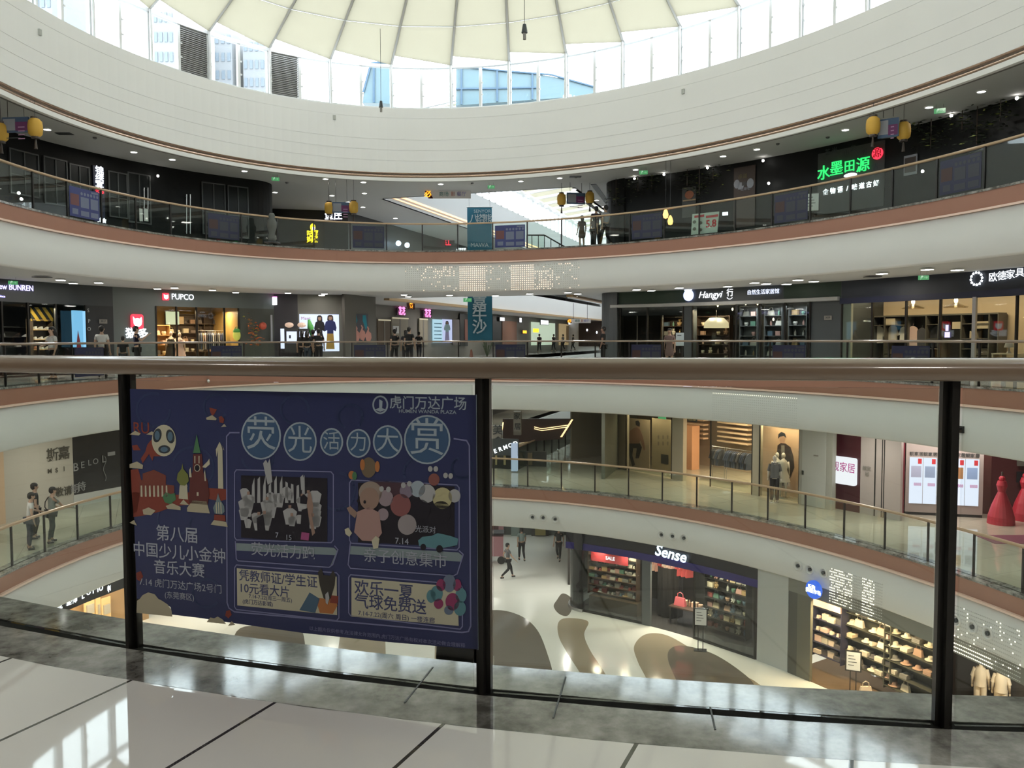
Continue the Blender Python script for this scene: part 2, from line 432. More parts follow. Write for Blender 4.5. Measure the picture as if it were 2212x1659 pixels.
for i in range(NB):
    for f in (0, 0.5):
        sm = (ph + (i+f+0.25)*PERIM/NB) % PERIM
        t0, t1 = wt(i, f+0.028), wt(i, f+0.472)
        louv = any(abs((sm - q + PERIM/2) % PERIM - PERIM/2) < 0.5 for q in (tl1, tl2))
        P0, N0 = E(t0, WD); P1, N1 = E(t1, WD); n_w += 1
        Fm = Fr(((P0+P1)/2), (N0+N1)); hw = (P1-P0).length/2
        if louv:
            lb = MB()
            for k in range(22):
                z = SILL + 0.12 + k*0.072
                lb.hexa([Fm.P(-hw,z,0.02), Fm.P(hw,z,0.02), Fm.P(hw,z+0.012,0.02), Fm.P(-hw,z+0.012,0.02),
                         Fm.P(-hw,z+0.06,-0.03), Fm.P(hw,z+0.06,-0.03), Fm.P(hw,z+0.072,-0.03), Fm.P(-hw,z+0.072,-0.03)])
            Fm.box(lb, -hw, hw, SILL+0.05, HEAD-0.05, -0.08, -0.06)
            struct('window_louvre_%d' % n_w, lb, LOUV)
        else:
            gl = MB(); Fm.box(gl, -hw, hw, SILL+0.09, HEAD-0.05, -0.012, -0.006)
            wo = struct('window_%d' % n_w, gl, WGLASS)
        for vv in (0.55, 1.05):   # catches on the frames
            Fm.box(hinge, -hw-0.03, -hw+0.05, SILL+vv, SILL+vv+0.05, -0.01, 0.05)
struct('trim_window_catches', hinge, FRAME)
# roof: shallow dome of ribs, glass and fabric shades
RC = Vector((CX, CY, 0)); RISE = 2.6
def roof(i, u, dz=0.0, f=0.0):
    P, N = E(wt(i, f), WD); q = P.lerp(RC, u)
    q.z = HEAD + 0.10 + RISE*(1-(1-u)**1.6) + dz; return q
rb = MB()
us = [0, 0.05, 0.165, 0.30, 0.45, 0.62, 0.80, 0.93]
for i in range(NB):
    for a in range(len(us)-1): rb.bar(roof(i, us[a]), roof(i, us[a+1]), 0.11, 0.16)
    for u in us[2:]:
        rb.bar(roof(i, u, -.06), roof(i+1, u, -.06), 0.05, 0.07)
    rb.bar(roof(i, 0.006, 0), roof(i+1, 0.044, 0), 0.05, 0.05)
rb.ball(roof(0, 1.0), (1.2, 1.2, 0.4))
struct('roof_ribs', rb, FRAME)
rg = MB()
for i in range(NB):
    for a in range(len(us)-1):
        rg.add([roof(i,us[a],.10), roof(i+1,us[a],.10), roof(i+1,us[a+1],.10), roof(i,us[a+1],.10)], [(0,1,2,3)])
struct('roof_glass', rg, WGLASS)
SHADE = translucent('cream_fabric', (0.545, 0.525, 0.45), 0.70)
for i in range(NB):
    for a in range(1, len(us)-1):
        e0 = 0.02
        def q(ii, u, fx, dz=-0.10):
            A, B = roof(i, u, dz), roof(i+1, u, dz); return A.lerp(B, fx)
        if a == 1: lo = (0.008, 0.046)
        else: lo = (us[a]+0.002, us[a]+0.002)
        hi = us[a+1]-0.002
        P4 = [q(i, lo[0], e0), q(i, lo[1], 1-e0), q(i, hi, 1-e0), q(i, hi, e0)]
        m = MB(); m.hexa([P4[0], P4[1], P4[2], P4[3]] + [p + Vector((0,0,0.012)) for p in P4])
        m.obj('sunshade_panel', SHADE, label=('cream fabric shade slung at the rim of the glass roof, slanted bottom edge' if a == 1 else 'four-sided cream fabric shade higher up under the glass roof'),
              cat='sunshade', group=('slanted fabric shades along the roof rim' if a == 1 else 'fabric shades towards the crown of the roof'))

# outer shell so that no daylight leaks in from the sides
sh = MB()
for (x0,y0,x1,y1) in ((-42,-14,42,-14),(42,-14,42,112),(42,112,-42,112),(-42,112,-42,-14)):
    sh.add([(x0,y0,-10.2),(x1,y1,-10.2),(x1,y1,8.6),(x0,y0,8.6)], [(0,1,2,3)])
struct('wall_outer', sh, GREYP)
struct('roof_deck', plate(MB(), 8.62, [oval(0.40), gal(-0.4, GWID+0.4, -0.4, GLEN)]), mat('roof_deck', (0.45,0.45,0.44), 0.9))
# plain back walls around the camera's side of each storey
for nm, z0, z1 in (('wall_near_ground', -10, -6.7), ('wall_near_lower', -5, -1.7), ('wall_near_walkway', 0, 3.3), ('wall_near_upper', 5, 8.22)):
    b = MB(); b.sweep([(7.0, z0), (7.0, z1), (7.15, z1), (7.15, z0)], -math.pi/2-0.9, -math.pi/2+0.9, n=60); struct(nm, b, GREYP)

# things on the roofs outside the window band
BG = mat('pale_blue_roof_glass', (0.12, 0.20, 0.235), 0.3); BGF = mat('blue_glazing_bar', (0.06, 0.12, 0.19), 0.5)
def outer_glass(pix, Y, bars, label):
    F = Fr(at_Y(pix[0][0], pix[0][1], Y), (0,1,0)); S = thing('rooftop_skylight', label, 'skylight', F.o)
    b = MB(); b.prism([F.px(x, y) for x, y in pix], Vector((0,1.6,0))); b.obj('glass_body', BG, S)
    for (xa, ya, xb, yb) in bars: b = MB(); b.bar(F.px(xa, ya, .05), F.px(xb, yb, .05), .09, .06); b.obj('glazing_bar', BGF, S)
outer_glass([(985,142),(1040,148),(1100,154),(1160,160),(1230,172),(1290,190),(1280,206),(985,228)], 38.6, [(985,143,1100,155),(1100,155,1190,162),(1190,162,1290,190),(985,193,1160,190),(997,145,997,226),(1074,152,1074,220),(1150,160,1150,215)], 'pale blue glazed rooftop skylight seen through the middle of the window band')
outer_glass([(783,222),(787,190),(802,137),(845,132),(845,224)], 38.6, [(802,137,785,200),(802,137,845,133),(808,140,808,222)], 'small slanting pale blue glass lantern seen through one window left of centre')
def tower(x0, x1, ytop, Y, label, cols, rows):
    F = Fr(at_Y((x0+x1)/2, ytop, Y), (0,1,0)); S = thing('apartment_tower', label, 'building', (F.o.x, F.o.y, -10)); u0, u1 = F.uv(x0, ytop)[0], F.uv(x1, ytop)[0]
    b = MB(); F.box(b, u0, u1, -10-F.o.z, 0, -14, 0); b.obj('wall', mat('hazy_concrete', (0.19,0.2,0.21), .8), S)
    for i in range(cols):
        for j in range(rows):
            b = MB(); a = u0+(u1-u0)*(i+.2)/cols; F.box(b, a, a+(u1-u0)*.55/cols, -2.6-3.1*j, -1.1-3.1*j, 0, .15); b.obj('window', mat('hazy_window', (0.12,0.15,0.18), .4), S)
tower(330, 374, 12, 135, 'pale hazy apartment tower seen through the window left of the first louvre', 4, 8)
tower(462, 500, 62, 150, 'pale hazy apartment tower seen between the two louvres, left one', 3, 8)
tower(524, 572, 78, 150, 'pale hazy apartment tower seen between the two louvres, right one', 4, 8)
tower(60, 110, -60, 140, 'pale hazy apartment tower seen through the windows at the top left corner', 4, 8)

# ground floor with the wave inlays
GFL = mat('cream_polished_stone', (0.78, 0.78, 0.72), 0.16, noise=0.04, nscale=0.8)
gf = MB(); gf.add([(-42,-14,-10),(42,-14,-10),(42,112,-10),(-42,112,-10)], [(0,1,2,3)])
struct('floor_ground', gf, GFL)
TAN = mat('tan_polished_stone', (0.34, 0.285, 0.205), 0.12, noise=0.05, nscale=2)
DTAN = mat('dark_brown_stone', (0.155, 0.135, 0.11), 0.08, noise=0.1, nscale=1.5)
def smooth_loop(P, n=6):
    out = []; k = len(P)
    for i in range(k):
        p0, p1, p2, p3 = [Vector(P[(i+j-1) % k]) for j in range(4)]
        for a in range(n):
            t = a/n; out.append(0.5*((2*p1) + (p2-p0)*t + (2*p0-5*p1+4*p2-p3)*t*t + (3*p1-p0-3*p2+p3)*t**3))
    return out
def inlay(name, pix, m, dz=0.003, sm=True):
    P = [at_z(x, y, -10 + dz) for x, y in pix]
    if sm: P = smooth_loop(P)
    q = MB(); base = [Vector((p.x, p.y, -10+dz)) for p in P]
    tri = tessellate_polygon([base]); q.add(base, [tuple(t) for t in tri]); return struct(name, q, m)
inlay('floor_ground_inlay_wave', [(960,1340),(1060,1318),(1120,1328),(1160,1360),(1185,1420),(1196,1470),(1200,1560),(930,1560),(940,1440)], DTAN)
inlay('floor_ground_inlay_tongue', [(1206,1345),(1225,1335),(1270,1342),(1262,1370),(1275,1405),(1310,1460),(1360,1560),(1300,1560),(1262,1470),(1225,1410),(1207,1375)], TAN)
inlay('floor_ground_inlay_tongue', [(1370,1395),(1395,1370),(1440,1372),(1500,1405),(1560,1440),(1640,1478),(1700,1560),(1420,1560),(1402,1480),(1378,1430)], TAN)
inlay('floor_ground_inlay_disc', [(1443,1425),(1450,1400),(1480,1395),(1540,1412),(1600,1450),(1632,1485),(1640,1550),(1500,1560),(1470,1490)], DTAN, 0.006)
inlay('floor_ground_inlay_corner', [(1196,1310),(1203,1296),(1215,1282),(1232,1290),(1236,1312),(1226,1330),(1208,1326)], DTAN, 0.006)
inlay('floor_ground_inlay_stripe', [(735,1370),(832,1372),(834,1440),(840,1560),(700,1560),(725,1440)], TAN, sm=False)
inlay('floor_ground_inlay_stripe', [(940,1380),(1030,1385),(1030,1440),(1025,1560),(935,1560)], TAN, sm=False)
inlay('floor_ground_inlay_wave', [(505,1375),(560,1350),(640,1352),(660,1400),(665,1560),(500,1560)], DTAN)

# ================================================================ railings
NP = 62
P_near = [at_z(281,1398,0), at_z(1047,1490,0), at_z(2042,1568,0)]
def nearest_t(P):
    X, Y = _X0, _Y0; i = int(np.argmin((X-P.x)**2 + (Y-P.y)**2)); return float(_T[i])
sp = [s_of_t(nearest_t(p)) for p in P_near]
STEP = PERIM/NP
s_mid = sp[1]
def rail_profile(zc, sg=1):
    h = [(-.050,-.035),(.050,-.035),(.056,-.029),(.056,.004),(.052,.012),(.038,.024),(.020,.033),(0,.037),(-.020,.033),(-.038,.024),(-.052,.012),(-.056,.004),(-.056,-.029)]
    return [(a, zc + b) for a, b in h]
RAILS = []
pm = MB(); pm.box((0, 0, 0.565), (0.052, 0.030, 1.13)); pm.box((0, 0.028, 0.565), (0.016, 0.03, 1.13)); 
post_me = pm.obj('post', POST); post_mesh = post_me.data; bpy.data.objects.remove(post_me)
for v in post_mesh.vertices: pass
gm = MB(); gw = STEP - 0.075; gm.box((0, 0, 0.565), (gw, 0.012, 1.09))
g_me = gm.obj('glass_panel', RGLASS); glass_mesh = g_me.data; bpy.data.objects.remove(g_me)
clear_mesh = glass_mesh.copy(); clear_mesh.materials.clear(); clear_mesh.materials.append(glass('clear_railing_glass', (0.955, 0.98, 0.96)))
pz = min(v.co.z for v in post_mesh.vertices); gz = min(v.co.z for v in glass_mesh.vertices)
for lvl, z in (('top', 5.0), ('camera', 0.0), ('lower', -5.0)):
    lab = {'top': 'bronze-topped glass balcony railing around the highest walkway', 'camera': 'bronze-topped glass railing around the oval opening, passing close to the camera',
           'lower': 'bronze-topped glass balcony railing around the walkway one floor down'}[lvl]
    R = thing('balcony_railing', lab, 'railing', (0, 0, z))
    h = MB(); h.sweep(rail_profile(z+1.15), *FULL, n=220)
    h.obj('handrail', NEARRAIL if lvl == 'camera' else RAILM, R, smooth=True)
    for i in range(NP):
        t = t_of_s(s_mid + i*STEP); P, N = E(t, 0)
        o = bpy.data.objects.new('post', post_mesh); COL.objects.link(o); o.parent = R
        o.location = (P.x, P.y, -0.004 - 0.0 + pz*0 ); o.rotation_euler = (0, 0, math.atan2(-N.x, N.y))
        t1 = t_of_s(s_mid + (i+1)*STEP); P1, N1 = E(t1, 0); M = (P+P1)/2; Nn = (N+N1).normalized()
        g = bpy.data.objects.new('glass_panel', clear_mesh if lvl == 'camera' else glass_mesh); COL.objects.link(g); g.parent = R
        g.location = (M.x, M.y, 0.0); g.rotation_euler = (0, 0, math.atan2(-Nn.x, Nn.y))
    RAILS.append(R)
# ================================================================ gallery behind
for i, z in enumerate((5.0, 0.0, -5.0)):
    f = MB(); gw0 = GWID if z > 1 else 7.0
    for a, b in ((G(0,0), G(0,gw0)), (G(0,gw0), G(GLEN,gw0)), (G(0,0), G(GLEN,0))):
        d = (b-a).normalized(); n = Vector((-d.y, d.x, 0))*0.06
        f.hexa([Vector((p.x,p.y,zz)) for zz in (z-1.7, z-0.30) for p in (a-n, b-n, b+n, a+n)])
    struct('wall_gallery_front_%s' % ('upper','walkway','lower')[i], f, WHITE)
    f = MB()
    for a, b in ((G(0,0.1), G(GLEN,0.1)), (G(0,gw0-0.1), G(GLEN,gw0-0.1))):
        f.bar(Vector((a.x,a.y,z-1.73)), Vector((b.x,b.y,z-1.73)), 0.3, 0.14)
    struct('trim_gallery_wood_%s' % ('upper','walkway','lower')[i], f, mat('golden_wood_trim', (0.50,0.33,0.17), 0.5))
# gallery upper walls, window strip and roof
gw_ = MB()
gw_.hexa([G(0,-0.15,8.22), G(GLEN,-0.15,8.22), G(GLEN,0,8.22), G(0,0,8.22), G(0,-0.15,10.6), G(GLEN,-0.15,10.6), G(GLEN,0,10.6), G(0,0,10.6)])
gw_.hexa([G(0,GWID,8.22), G(GLEN,GWID,8.22), G(GLEN,GWID+.15,8.22), G(0,GWID+.15,8.22), G(0,GWID,10.6), G(GLEN,GWID,10.6), G(GLEN,GWID+.15,10.6), G(0,GWID+.15,10.6)])
gw_.hexa([G(-.15,0,8.22), G(0,0,8.22), G(0,GWID,8.22), G(-.15,GWID,8.22), G(-.15,0,12.4), G(0,0,12.4), G(0,GWID,12.4), G(-.15,GWID,12.4)])
struct('wall_gallery_upper', gw_, mat('gallery_plaster_toned_down', (.46,.47,.47), .8))  # white walls coloured darker so direct skylight does not burn them out
ge = MB(); ge.hexa([G(GLEN,-4,-10), G(GLEN+.2,-4,-10), G(GLEN+.2,GWID+4,-10), G(GLEN,GWID+4,-10), G(GLEN,-4,12.4), G(GLEN+.2,-4,12.4), G(GLEN+.2,GWID+4,12.4), G(GLEN,GWID+4,12.4)])
struct('wall_gallery_end', ge, WHITE)
cv = MB()
for zz, hh, mm in ((8.42, 0.06, 0), (8.62, 0.10, 0)):
    cv.bar(G(0.1, 0.03, zz), G(GLEN-.1, 0.03, zz), 0.06, hh)
COVEL = mat('warm_cove_light', (0.9, 0.6, 0.35), 0.4, 0, 0.9, (1.0, 0.62, 0.34))
struct('trim_gallery_cove_light', cv, COVEL)
wf = MB(); wg = MB()
for k in range(int(GLEN/1.3)+1):
    for b in (0.0, GWID):
        wf.bar(G(k*1.3, b, 10.6), G(k*1.3, b, 12.25), 0.16, 0.3)
for b in (0.0, GWID):
    wf.bar(G(0,b,12.25), G(GLEN,b,12.25), 0.3, 0.25); wg.add([G(0,b,10.6), G(GLEN,b,10.6), G(GLEN,b,12.2), G(0,b,12.2)], [(0,1,2,3)])
for k in range(int(GLEN/2.6)+1):
    wf.bar(G(k*2.6,0,12.3), G(k*2.6,GWID/2,12.85), 0.15, 0.2); wf.bar(G(k*2.6,GWID/2,12.85), G(k*2.6,GWID,12.3), 0.15, 0.2)
wf.bar(G(0,GWID/2,12.85), G(GLEN,GWID/2,12.85), 0.2, 0.2)
struct('window_gallery_frame', wf, FRAME); struct('window_gallery_glass', wg, WGLASS)
rg = MB()
for k in range(int(GLEN/2.6)):
    for b0, b1, z0, z1 in ((0.2, GWID/2-.05, 12.38, 12.95), (GWID/2+.05, GWID-.2, 12.95, 12.38)):
        m = MB(); A = [G(k*2.6+.9, b0, z0), G(k*2.6+2.4, b0, z0), G(k*2.6+2.4, b1, z1), G(k*2.6+.9, b1, z1)]
        m.hexa(A + [p + Vector((0,0,0.015)) for p in A])
        m.obj('sunshade_panel', SHADE, label='cream fabric strip under the pitched roof of the far gallery', cat='sunshade', group='fabric strips under the gallery roof')
    rg.add([G(k*2.6,0,12.55), G(k*2.6+2.6,0,12.55), G(k*2.6+2.6,GWID/2,13.05), G(k*2.6,GWID/2,13.05)], [(0,1,2,3)])
    rg.add([G(k*2.6,GWID,12.55), G(k*2.6+2.6,GWID,12.55), G(k*2.6+2.6,GWID/2,13.05), G(k*2.6,GWID/2,13.05)], [(0,1,2,3)])
struct('roof_gallery_glass', rg, WGLASS)
# ================================================================ SHOP WALLS
def arc(name, x0, x1, d, z0, z1, m, thick=0.12, yr=700, kind='structure', parent=None, n=None, label=None, cat=None):
    t0, t1 = t_at(x0, yr, d), t_at(x1, yr, d)
    b = MB(); n = n or max(3, int(abs(t1-t0)*40))
    b.sweep([(d, z0), (d, z1), (d+thick, z1), (d+thick, z0)], t0, t1, n=n)
    return b.obj(name, m, parent, label, cat, kind=kind if parent is None else None)
def strip(name, pts, z0, z1, m, thick=0.15, kind='structure', side=1):
    b = MB(); pts = [Vector((p[0], p[1], 0)) for p in pts]; n = []
    for i in range(len(pts)):
        t = (pts[min(i+1, len(pts)-1)] - pts[max(i-1, 0)]).normalized(); n.append(Vector((-t.y, t.x, 0))*thick*side)
    for i in range(len(pts)-1):
        a, c, na, nc = pts[i], pts[i+1], n[i], n[i+1]
        b.hexa([Vector((p.x, p.y, z)) for z in (z0, z1) for p in (a, c, c+nc, a+na)])
    return b.obj(name, m, kind=kind)
def corner(x, d, yr, back, sgn, rad=1.3, n=8):
    """points that leave the oval wall at pixel column x and turn outward; sgn +1 turns at the right-hand end"""
    P, N, t = on_wall(x, yr, d); N = N.copy(); R = Vector((N.y, -N.x, 0))*sgn; P = Vector((P.x, P.y, 0)); out = []
    for i in range(n+1):
        a = math.pi/2*i/n; out.append(P + R*rad*math.sin(a) + N*rad*(1-math.cos(a)))
    out.append(out[-1] + N*back); return out
def walls_between(xs, d, yr=700):
    return [on_wall(x, yr, d)[0] for x in xs]
def dyn(name, col, **k): return mat(name, col, **k)
NAVY = mat('navy_panel', (0.012, 0.016, 0.045), 0.4)
DGREEN = mat('dark_green_panel', (0.020, 0.040, 0.025), 0.5)
CHAR = mat('charcoal_panel', (0.045, 0.052, 0.055), 0.5)
CREAM = mat('cream_wall', (0.62, 0.52, 0.38), 0.7)
BEIGE = mat('beige_poster_board', (0.40, 0.375, 0.31), 0.6)
GREYW = mat('light_grey_wall', (0.42, 0.43, 0.40), 0.6)
WOODM = mat('dark_walnut', (0.055, 0.035, 0.024), 0.45, noise=0.25, nscale=3)
WOODO = mat('orange_oak', (0.50, 0.30, 0.12), 0.5, noise=0.15, nscale=2)
WHITEM = mat('white_board', (0.75, 0.76, 0.74), 0.5)
GWHITE = glow('white_sign_light', (0.92, 0.95, 1.0), 2.4)
GBLUEW = glow('blue_white_sign_light', (0.72, 0.78, 1.0), 1.8)
GPURP = glow('violet_sign_light', (0.50, 0.45, 1.0), 3.0)
GRED = glow('red_sign_light', (1.0, 0.03, 0.06), 2.0)
GGREEN = glow('green_sign_light', (0.03, 0.75, 0.16), 1.4)
GYELL = glow('yellow_sign_light', (1.0, 0.72, 0.02), 2.2)
GPINK = glow('pink_sign_light', (1.0, 0.25, 0.65), 2.2)
GORNG = glow('orange_sign_light', (1.0, 0.35, 0.02), 2.6)
GWARM = glow('warm_lamp', (1.0, 0.78, 0.45), 8.0)
GEXIT = glow('exit_green', (0.12, 0.55, 0.20), 0.55)
GBOX = glow('cool_lightbox', (0.72, 0.80, 1.0), 1.2)
GCYAN = glow('cyan_lightbox', (0.20, 0.58, 0.90), 0.85)

def lamp(loc, power, col=(1.0, 0.85, 0.65), size=1.2, name='shop_ceiling_lamp', spot=False):
    l = bpy.data.lights.new(name, 'AREA'); l.energy = power; l.color = col; l.size = size
    o = bpy.data.objects.new(name, l); COL.objects.link(o); o.location = loc; return o

# ---- top storey (floor 5, ceiling 8.22)
UL = mat('black_timber_cladding', (0.009, 0.010, 0.010), 0.55, noise=0.2, nscale=4, spec=0.25)
lx = [-700 + i*40 for i in range(32)]
def clean(xs, d, yr): 
    out = []
    for x in xs:
        try: out.append(on_wall(x, yr, d)[0])
        except Exception: pass
    return out
D1 = 3.5
# left restaurant front: from the left side of the frame to the rounded corner
tA = t_at(548, 440, D1); tfar = math.pi*1.08
b = MB(); b.sweep([(D1, 5), (D1, 8.22), (D1+.2, 8.22), (D1+.2, 5)], tA, tfar, n=60); struct('wall_restaurant_left', b, UL)
cp = corner(548, D1, 440, 7.5, 1, 1.2); strip('wall_restaurant_corner', [p for p in cp], 5, 8.22, UL)
# recess behind, towards the gallery
def pl(name, P, z0, z1, m, thick=.15): return strip(name, P, z0, z1, m, thick)
pl('wall_recess_upper', [cp[-1], at_Y(600, 447, 44.6), at_Y(700, 452, 45.2), G(3.2, -3.8)], 5, 8.22, mat('black_recess', (0.015,0.014,0.014), 0.4))
pl('wall_gallery_shops_upper', [G(3.2, -3.8), G(GLEN, -3.8)], 5, 8.22, mat('dim_shop_wall', (0.05,0.05,0.047), 0.5))
tB = t_at(1352, 430, D1); tR = -0.35
b = MB(); b.sweep([(D1, 5), (D1, 8.22), (D1+.2, 8.22), (D1+.2, 5)], tR, tB, n=60); struct('wall_restaurant_right', b, UL)
cr = corner(1352, D1, 430, 9, -1, 1.2); strip('wall_restaurant_right_corner', cr, 5, 8.22, UL)
pl('wall_gallery_right_upper', [cr[-1], G(8, GWID+4.5), G(GLEN, GWID+4.5)], 5, 8.22, UL)
# ---- camera storey (floor 0, ceiling 3.27)
D0 = 3.6
cL = corner(732, D0, 690, 4.0, 1, 0.35)
cR = corner(1336, D0, 690, 9, -1, 1.0)
pl('wall_gallery_shops_walkway', [cL[-1], G(2.0, -3.8), G(GLEN, -3.8)], 0, 3.3, GREYP)
strip('wall_corner_left_walkway', cL, 0, 3.3, GREYP); strip('wall_corner_right_walkway', cR, 0, 3.3, CHAR)
pl('wall_gallery_right_walkway', [cR[-1], G(8, 11.5), G(GLEN, 11.5)], 0, 3.3, CHAR)
# ---- one floor down (floor -5, ceiling -1.7)
LA = Vector((4.4, 40.8, 0)); LB = Vector((11.54, 29.91, 0))
# ---- glossy strips on the ceiling
sl = MB()
a, b_ = at_z(1282, 398, 8.215), at_z(1330, 462, 8.215); sl.bar(a, b_, 0.25, 0.02)
a, b_ = at_z(1268, 438, 8.215), at_z(1305, 464, 8.215); sl.bar(a, b_, 0.22, 0.02)
struct('trim_ceiling_slot', sl, BLACK)

# ================================================================ small goods used as stock (one of each, copied)
def proto(name, builder, mats, label, cat, group, parts=None):
    b = MB(); builder(b); return b.obj(name, mats, label=label, cat=cat, group=group)
RNGC = random.Random(3)
def pal(name, cols, rough=0.6): return [mat('%s_%d' % (name, i), c, rough) for i, c in enumerate(cols)]
GOODC = pal('packaging', [(0.55,0.50,0.42), (0.30,0.07,0.06), (0.10,0.16,0.22), (0.62,0.60,0.55), (0.20,0.19,0.17), (0.45,0.30,0.14), (0.12,0.25,0.18), (0.60,0.35,0.30)])
WARMC = pal('warm_packaging', [(0.75,0.60,0.40), (0.70,0.45,0.32), (0.85,0.75,0.55), (0.35,0.22,0.15), (0.16,0.13,0.12), (0.62,0.55,0.40)])
CLOTHC = pal('garment_cloth', [(0.06,0.06,0.07), (0.50,0.46,0.40), (0.22,0.20,0.20), (0.62,0.45,0.42), (0.10,0.12,0.18), (0.40,0.30,0.20), (0.70,0.68,0.62)], 0.85)
_mesh = {}
def gmesh(kind, m):
    key = (kind, m.name)
    if key in _mesh: return _mesh[key]
    b = MB()
    if kind == 'shoe':
        b.box((0, 0, .015), (.10, .28, .03)); b.hexa([(-.045,-.13,.03),(.045,-.13,.03),(.04,.02,.03),(-.04,.02,.03),(-.035,-.12,.12),(.035,-.12,.12),(.03,-.02,.10),(-.03,-.02,.10)])
        b.hexa([(-.042,.0,.03),(.042,.0,.03),(.03,.14,.03),(-.03,.14,.03),(-.03,-.0,.09),(.03,-.0,.09),(.02,.12,.05),(-.02,.12,.05)])
    elif kind == 'bag':
        b.hexa([(-.15,-.06,0),(.15,-.06,0),(.15,.06,0),(-.15,.06,0),(-.12,-.03,.20),(.12,-.03,.20),(.12,.03,.20),(-.12,.03,.20)])
        b.tube([(-.08,0,.19),(-.07,0,.29),(0,0,.33),(.07,0,.29),(.08,0,.19)], .010, 5)
    elif kind == 'box':
        b.box((0,0,.09), (.24,.18,.18)); b.box((0,0,.185), (.25,.19,.03))
    elif kind == 'bottle':
        b.lathe((0,0,0), [(0,0),(.045,0),(.045,.15),(.02,.19),(.02,.24),(0,.24)], 8)
    elif kind == 'pot':
        b.lathe((0,0,0), [(0,0),(.06,0),(.10,.10),(.09,.16),(.08,.16),(.0,.13)], 10)
    elif kind == 'fold':
        for k in range(3): b.box((0.005*k, 0, .022+.045*k), (.26, .30, .04))
    elif kind == 'hat':
        b.lathe((0,0,0), [(0,.14),(.07,.13),(.09,.05),(.17,.03),(.17,.02),(.0,.02)], 12)
    elif kind == 'garment':
        b.hexa([(-.20,-.03,-.75),(.20,-.03,-.75),(.20,.03,-.75),(-.20,.03,-.75),(-.17,-.025,-.12),(.17,-.025,-.12),(.17,.025,-.12),(-.17,.025,-.12)])
        b.hexa([(-.17,-.025,-.12),(.17,-.025,-.12),(.17,.025,-.12),(-.17,.025,-.12),(-.05,-.02,-.04),(.05,-.02,-.04),(.05,.02,-.04),(-.05,.02,-.04)])
        b.hexa([(-.29,-.02,-.45),(-.20,-.02,-.48),(-.20,.02,-.48),(-.29,.02,-.45),(-.17,-.02,-.12),(-.12,-.02,-.10),(-.12,.02,-.10),(-.17,.02,-.12)])
        b.hexa([(.20,-.02,-.48),(.29,-.02,-.45),(.29,.02,-.45),(.20,.02,-.48),(.12,-.02,-.10),(.17,-.02,-.12),(.17,.02,-.12),(.12,.02,-.10)])
        b.tube([(0,0,-.04),(0,0,0),(.02,0,.03),(.0,0,.05)], .006, 4)
    elif kind == 'toy':
        b.ball((0,0,.10), (.09,.08,.10), 8, 6); b.ball((0,0,.25), (.07,.07,.07), 8, 6)
        for s in (-1,1): b.ball((s*.055,0,.31), .025, 6, 4); b.ball((s*.09,-.03,.13), (.03,.03,.06), 6, 4); b.ball((s*.05,-.07,.03), (.035,.06,.035), 6, 4)
    me = bpy.data.meshes.new(kind)
    me.from_pydata([tuple(v) for v in b.v], [], b.f); me.materials.append(m); me.update()
    bm = bmesh.new(); bm.from_mesh(me); bmesh.ops.recalc_face_normals(bm, faces=bm.faces); bm.to_mesh(me); bm.free()
    _mesh[key] = me; return me
KN = {'shoe': ('shoe','shoe'), 'bag': ('handbag','bag'), 'box': ('carton','box'), 'bottle': ('bottle','bottle'), 'pot': ('bowl','bowl'), 'fold': ('folded_clothes','clothes'),
      'hat': ('hat','hat'), 'garment': ('hanging_garment','clothes'), 'toy': ('soft_toy','toy')}
def good(kind, m, P, F=None, where='', sc=1.0, group=None, turn=0.0):
    o = bpy.data.objects.new(KN[kind][0], gmesh(kind, m)); COL.objects.link(o); o.location = P; o.scale = (sc, sc, sc)
    o.rotation_euler = (0, 0, (math.atan2(-F.N.x, F.N.y) if F else 0) + turn)
    nm = KN[kind][0].replace('_', ' ')
    tag(o, '%s %s' % (nm, where), KN[kind][1], group or '%s stock %s' % (nm, where)); return o
def shelves(F, u0, u1, z0, rows, rh, w0, depth, m, kinds, cols, where, label, boardm=None, fill=0.9, sc=1.0, backm=None, step=0.30):
    """shelf unit standing at height z0 on frame F (v measured from F.o.z), front edge at w0; w grows toward the viewer"""
    v0 = z0 - F.o.z; S = thing('display_shelf', label, 'shelf', F.P((u0+u1)/2, v0, w0))
    H = rows*rh + 0.12
    b = MB(); F.box(b, u0, u1, v0, v0+H, w0-depth, w0-depth+0.02); b.obj('back_panel', backm or m, S)
    for uu in (u0, u1-0.03):
        b = MB(); F.box(b, uu, uu+0.03, v0, v0+H, w0-depth+0.02, w0); b.obj('side_panel', m, S)
    for r in range(rows+1):
        b = MB(); F.box(b, u0+0.03, u1-0.03, v0+0.08+r*rh, v0+0.105+r*rh, w0-depth+0.02, w0); b.obj('shelf_board', boardm or m, S)
    n = max(1, int((u1-u0-.1)/step/sc))
    for r in range(rows):
        for i in range(n):
            if RNGC.random() > fill: continue
            u = u0 + 0.05 + (i+0.5)*(u1-u0-0.1)/n
            k = RNGC.choice(kinds); c = RNGC.choice(cols)
            good(k, c, F.P(u, v0+0.106+r*rh, w0-depth*0.5), F, where, sc=sc*RNGC.uniform(0.8, 1.0), turn=RNGC.uniform(-.05,.05))
    return S
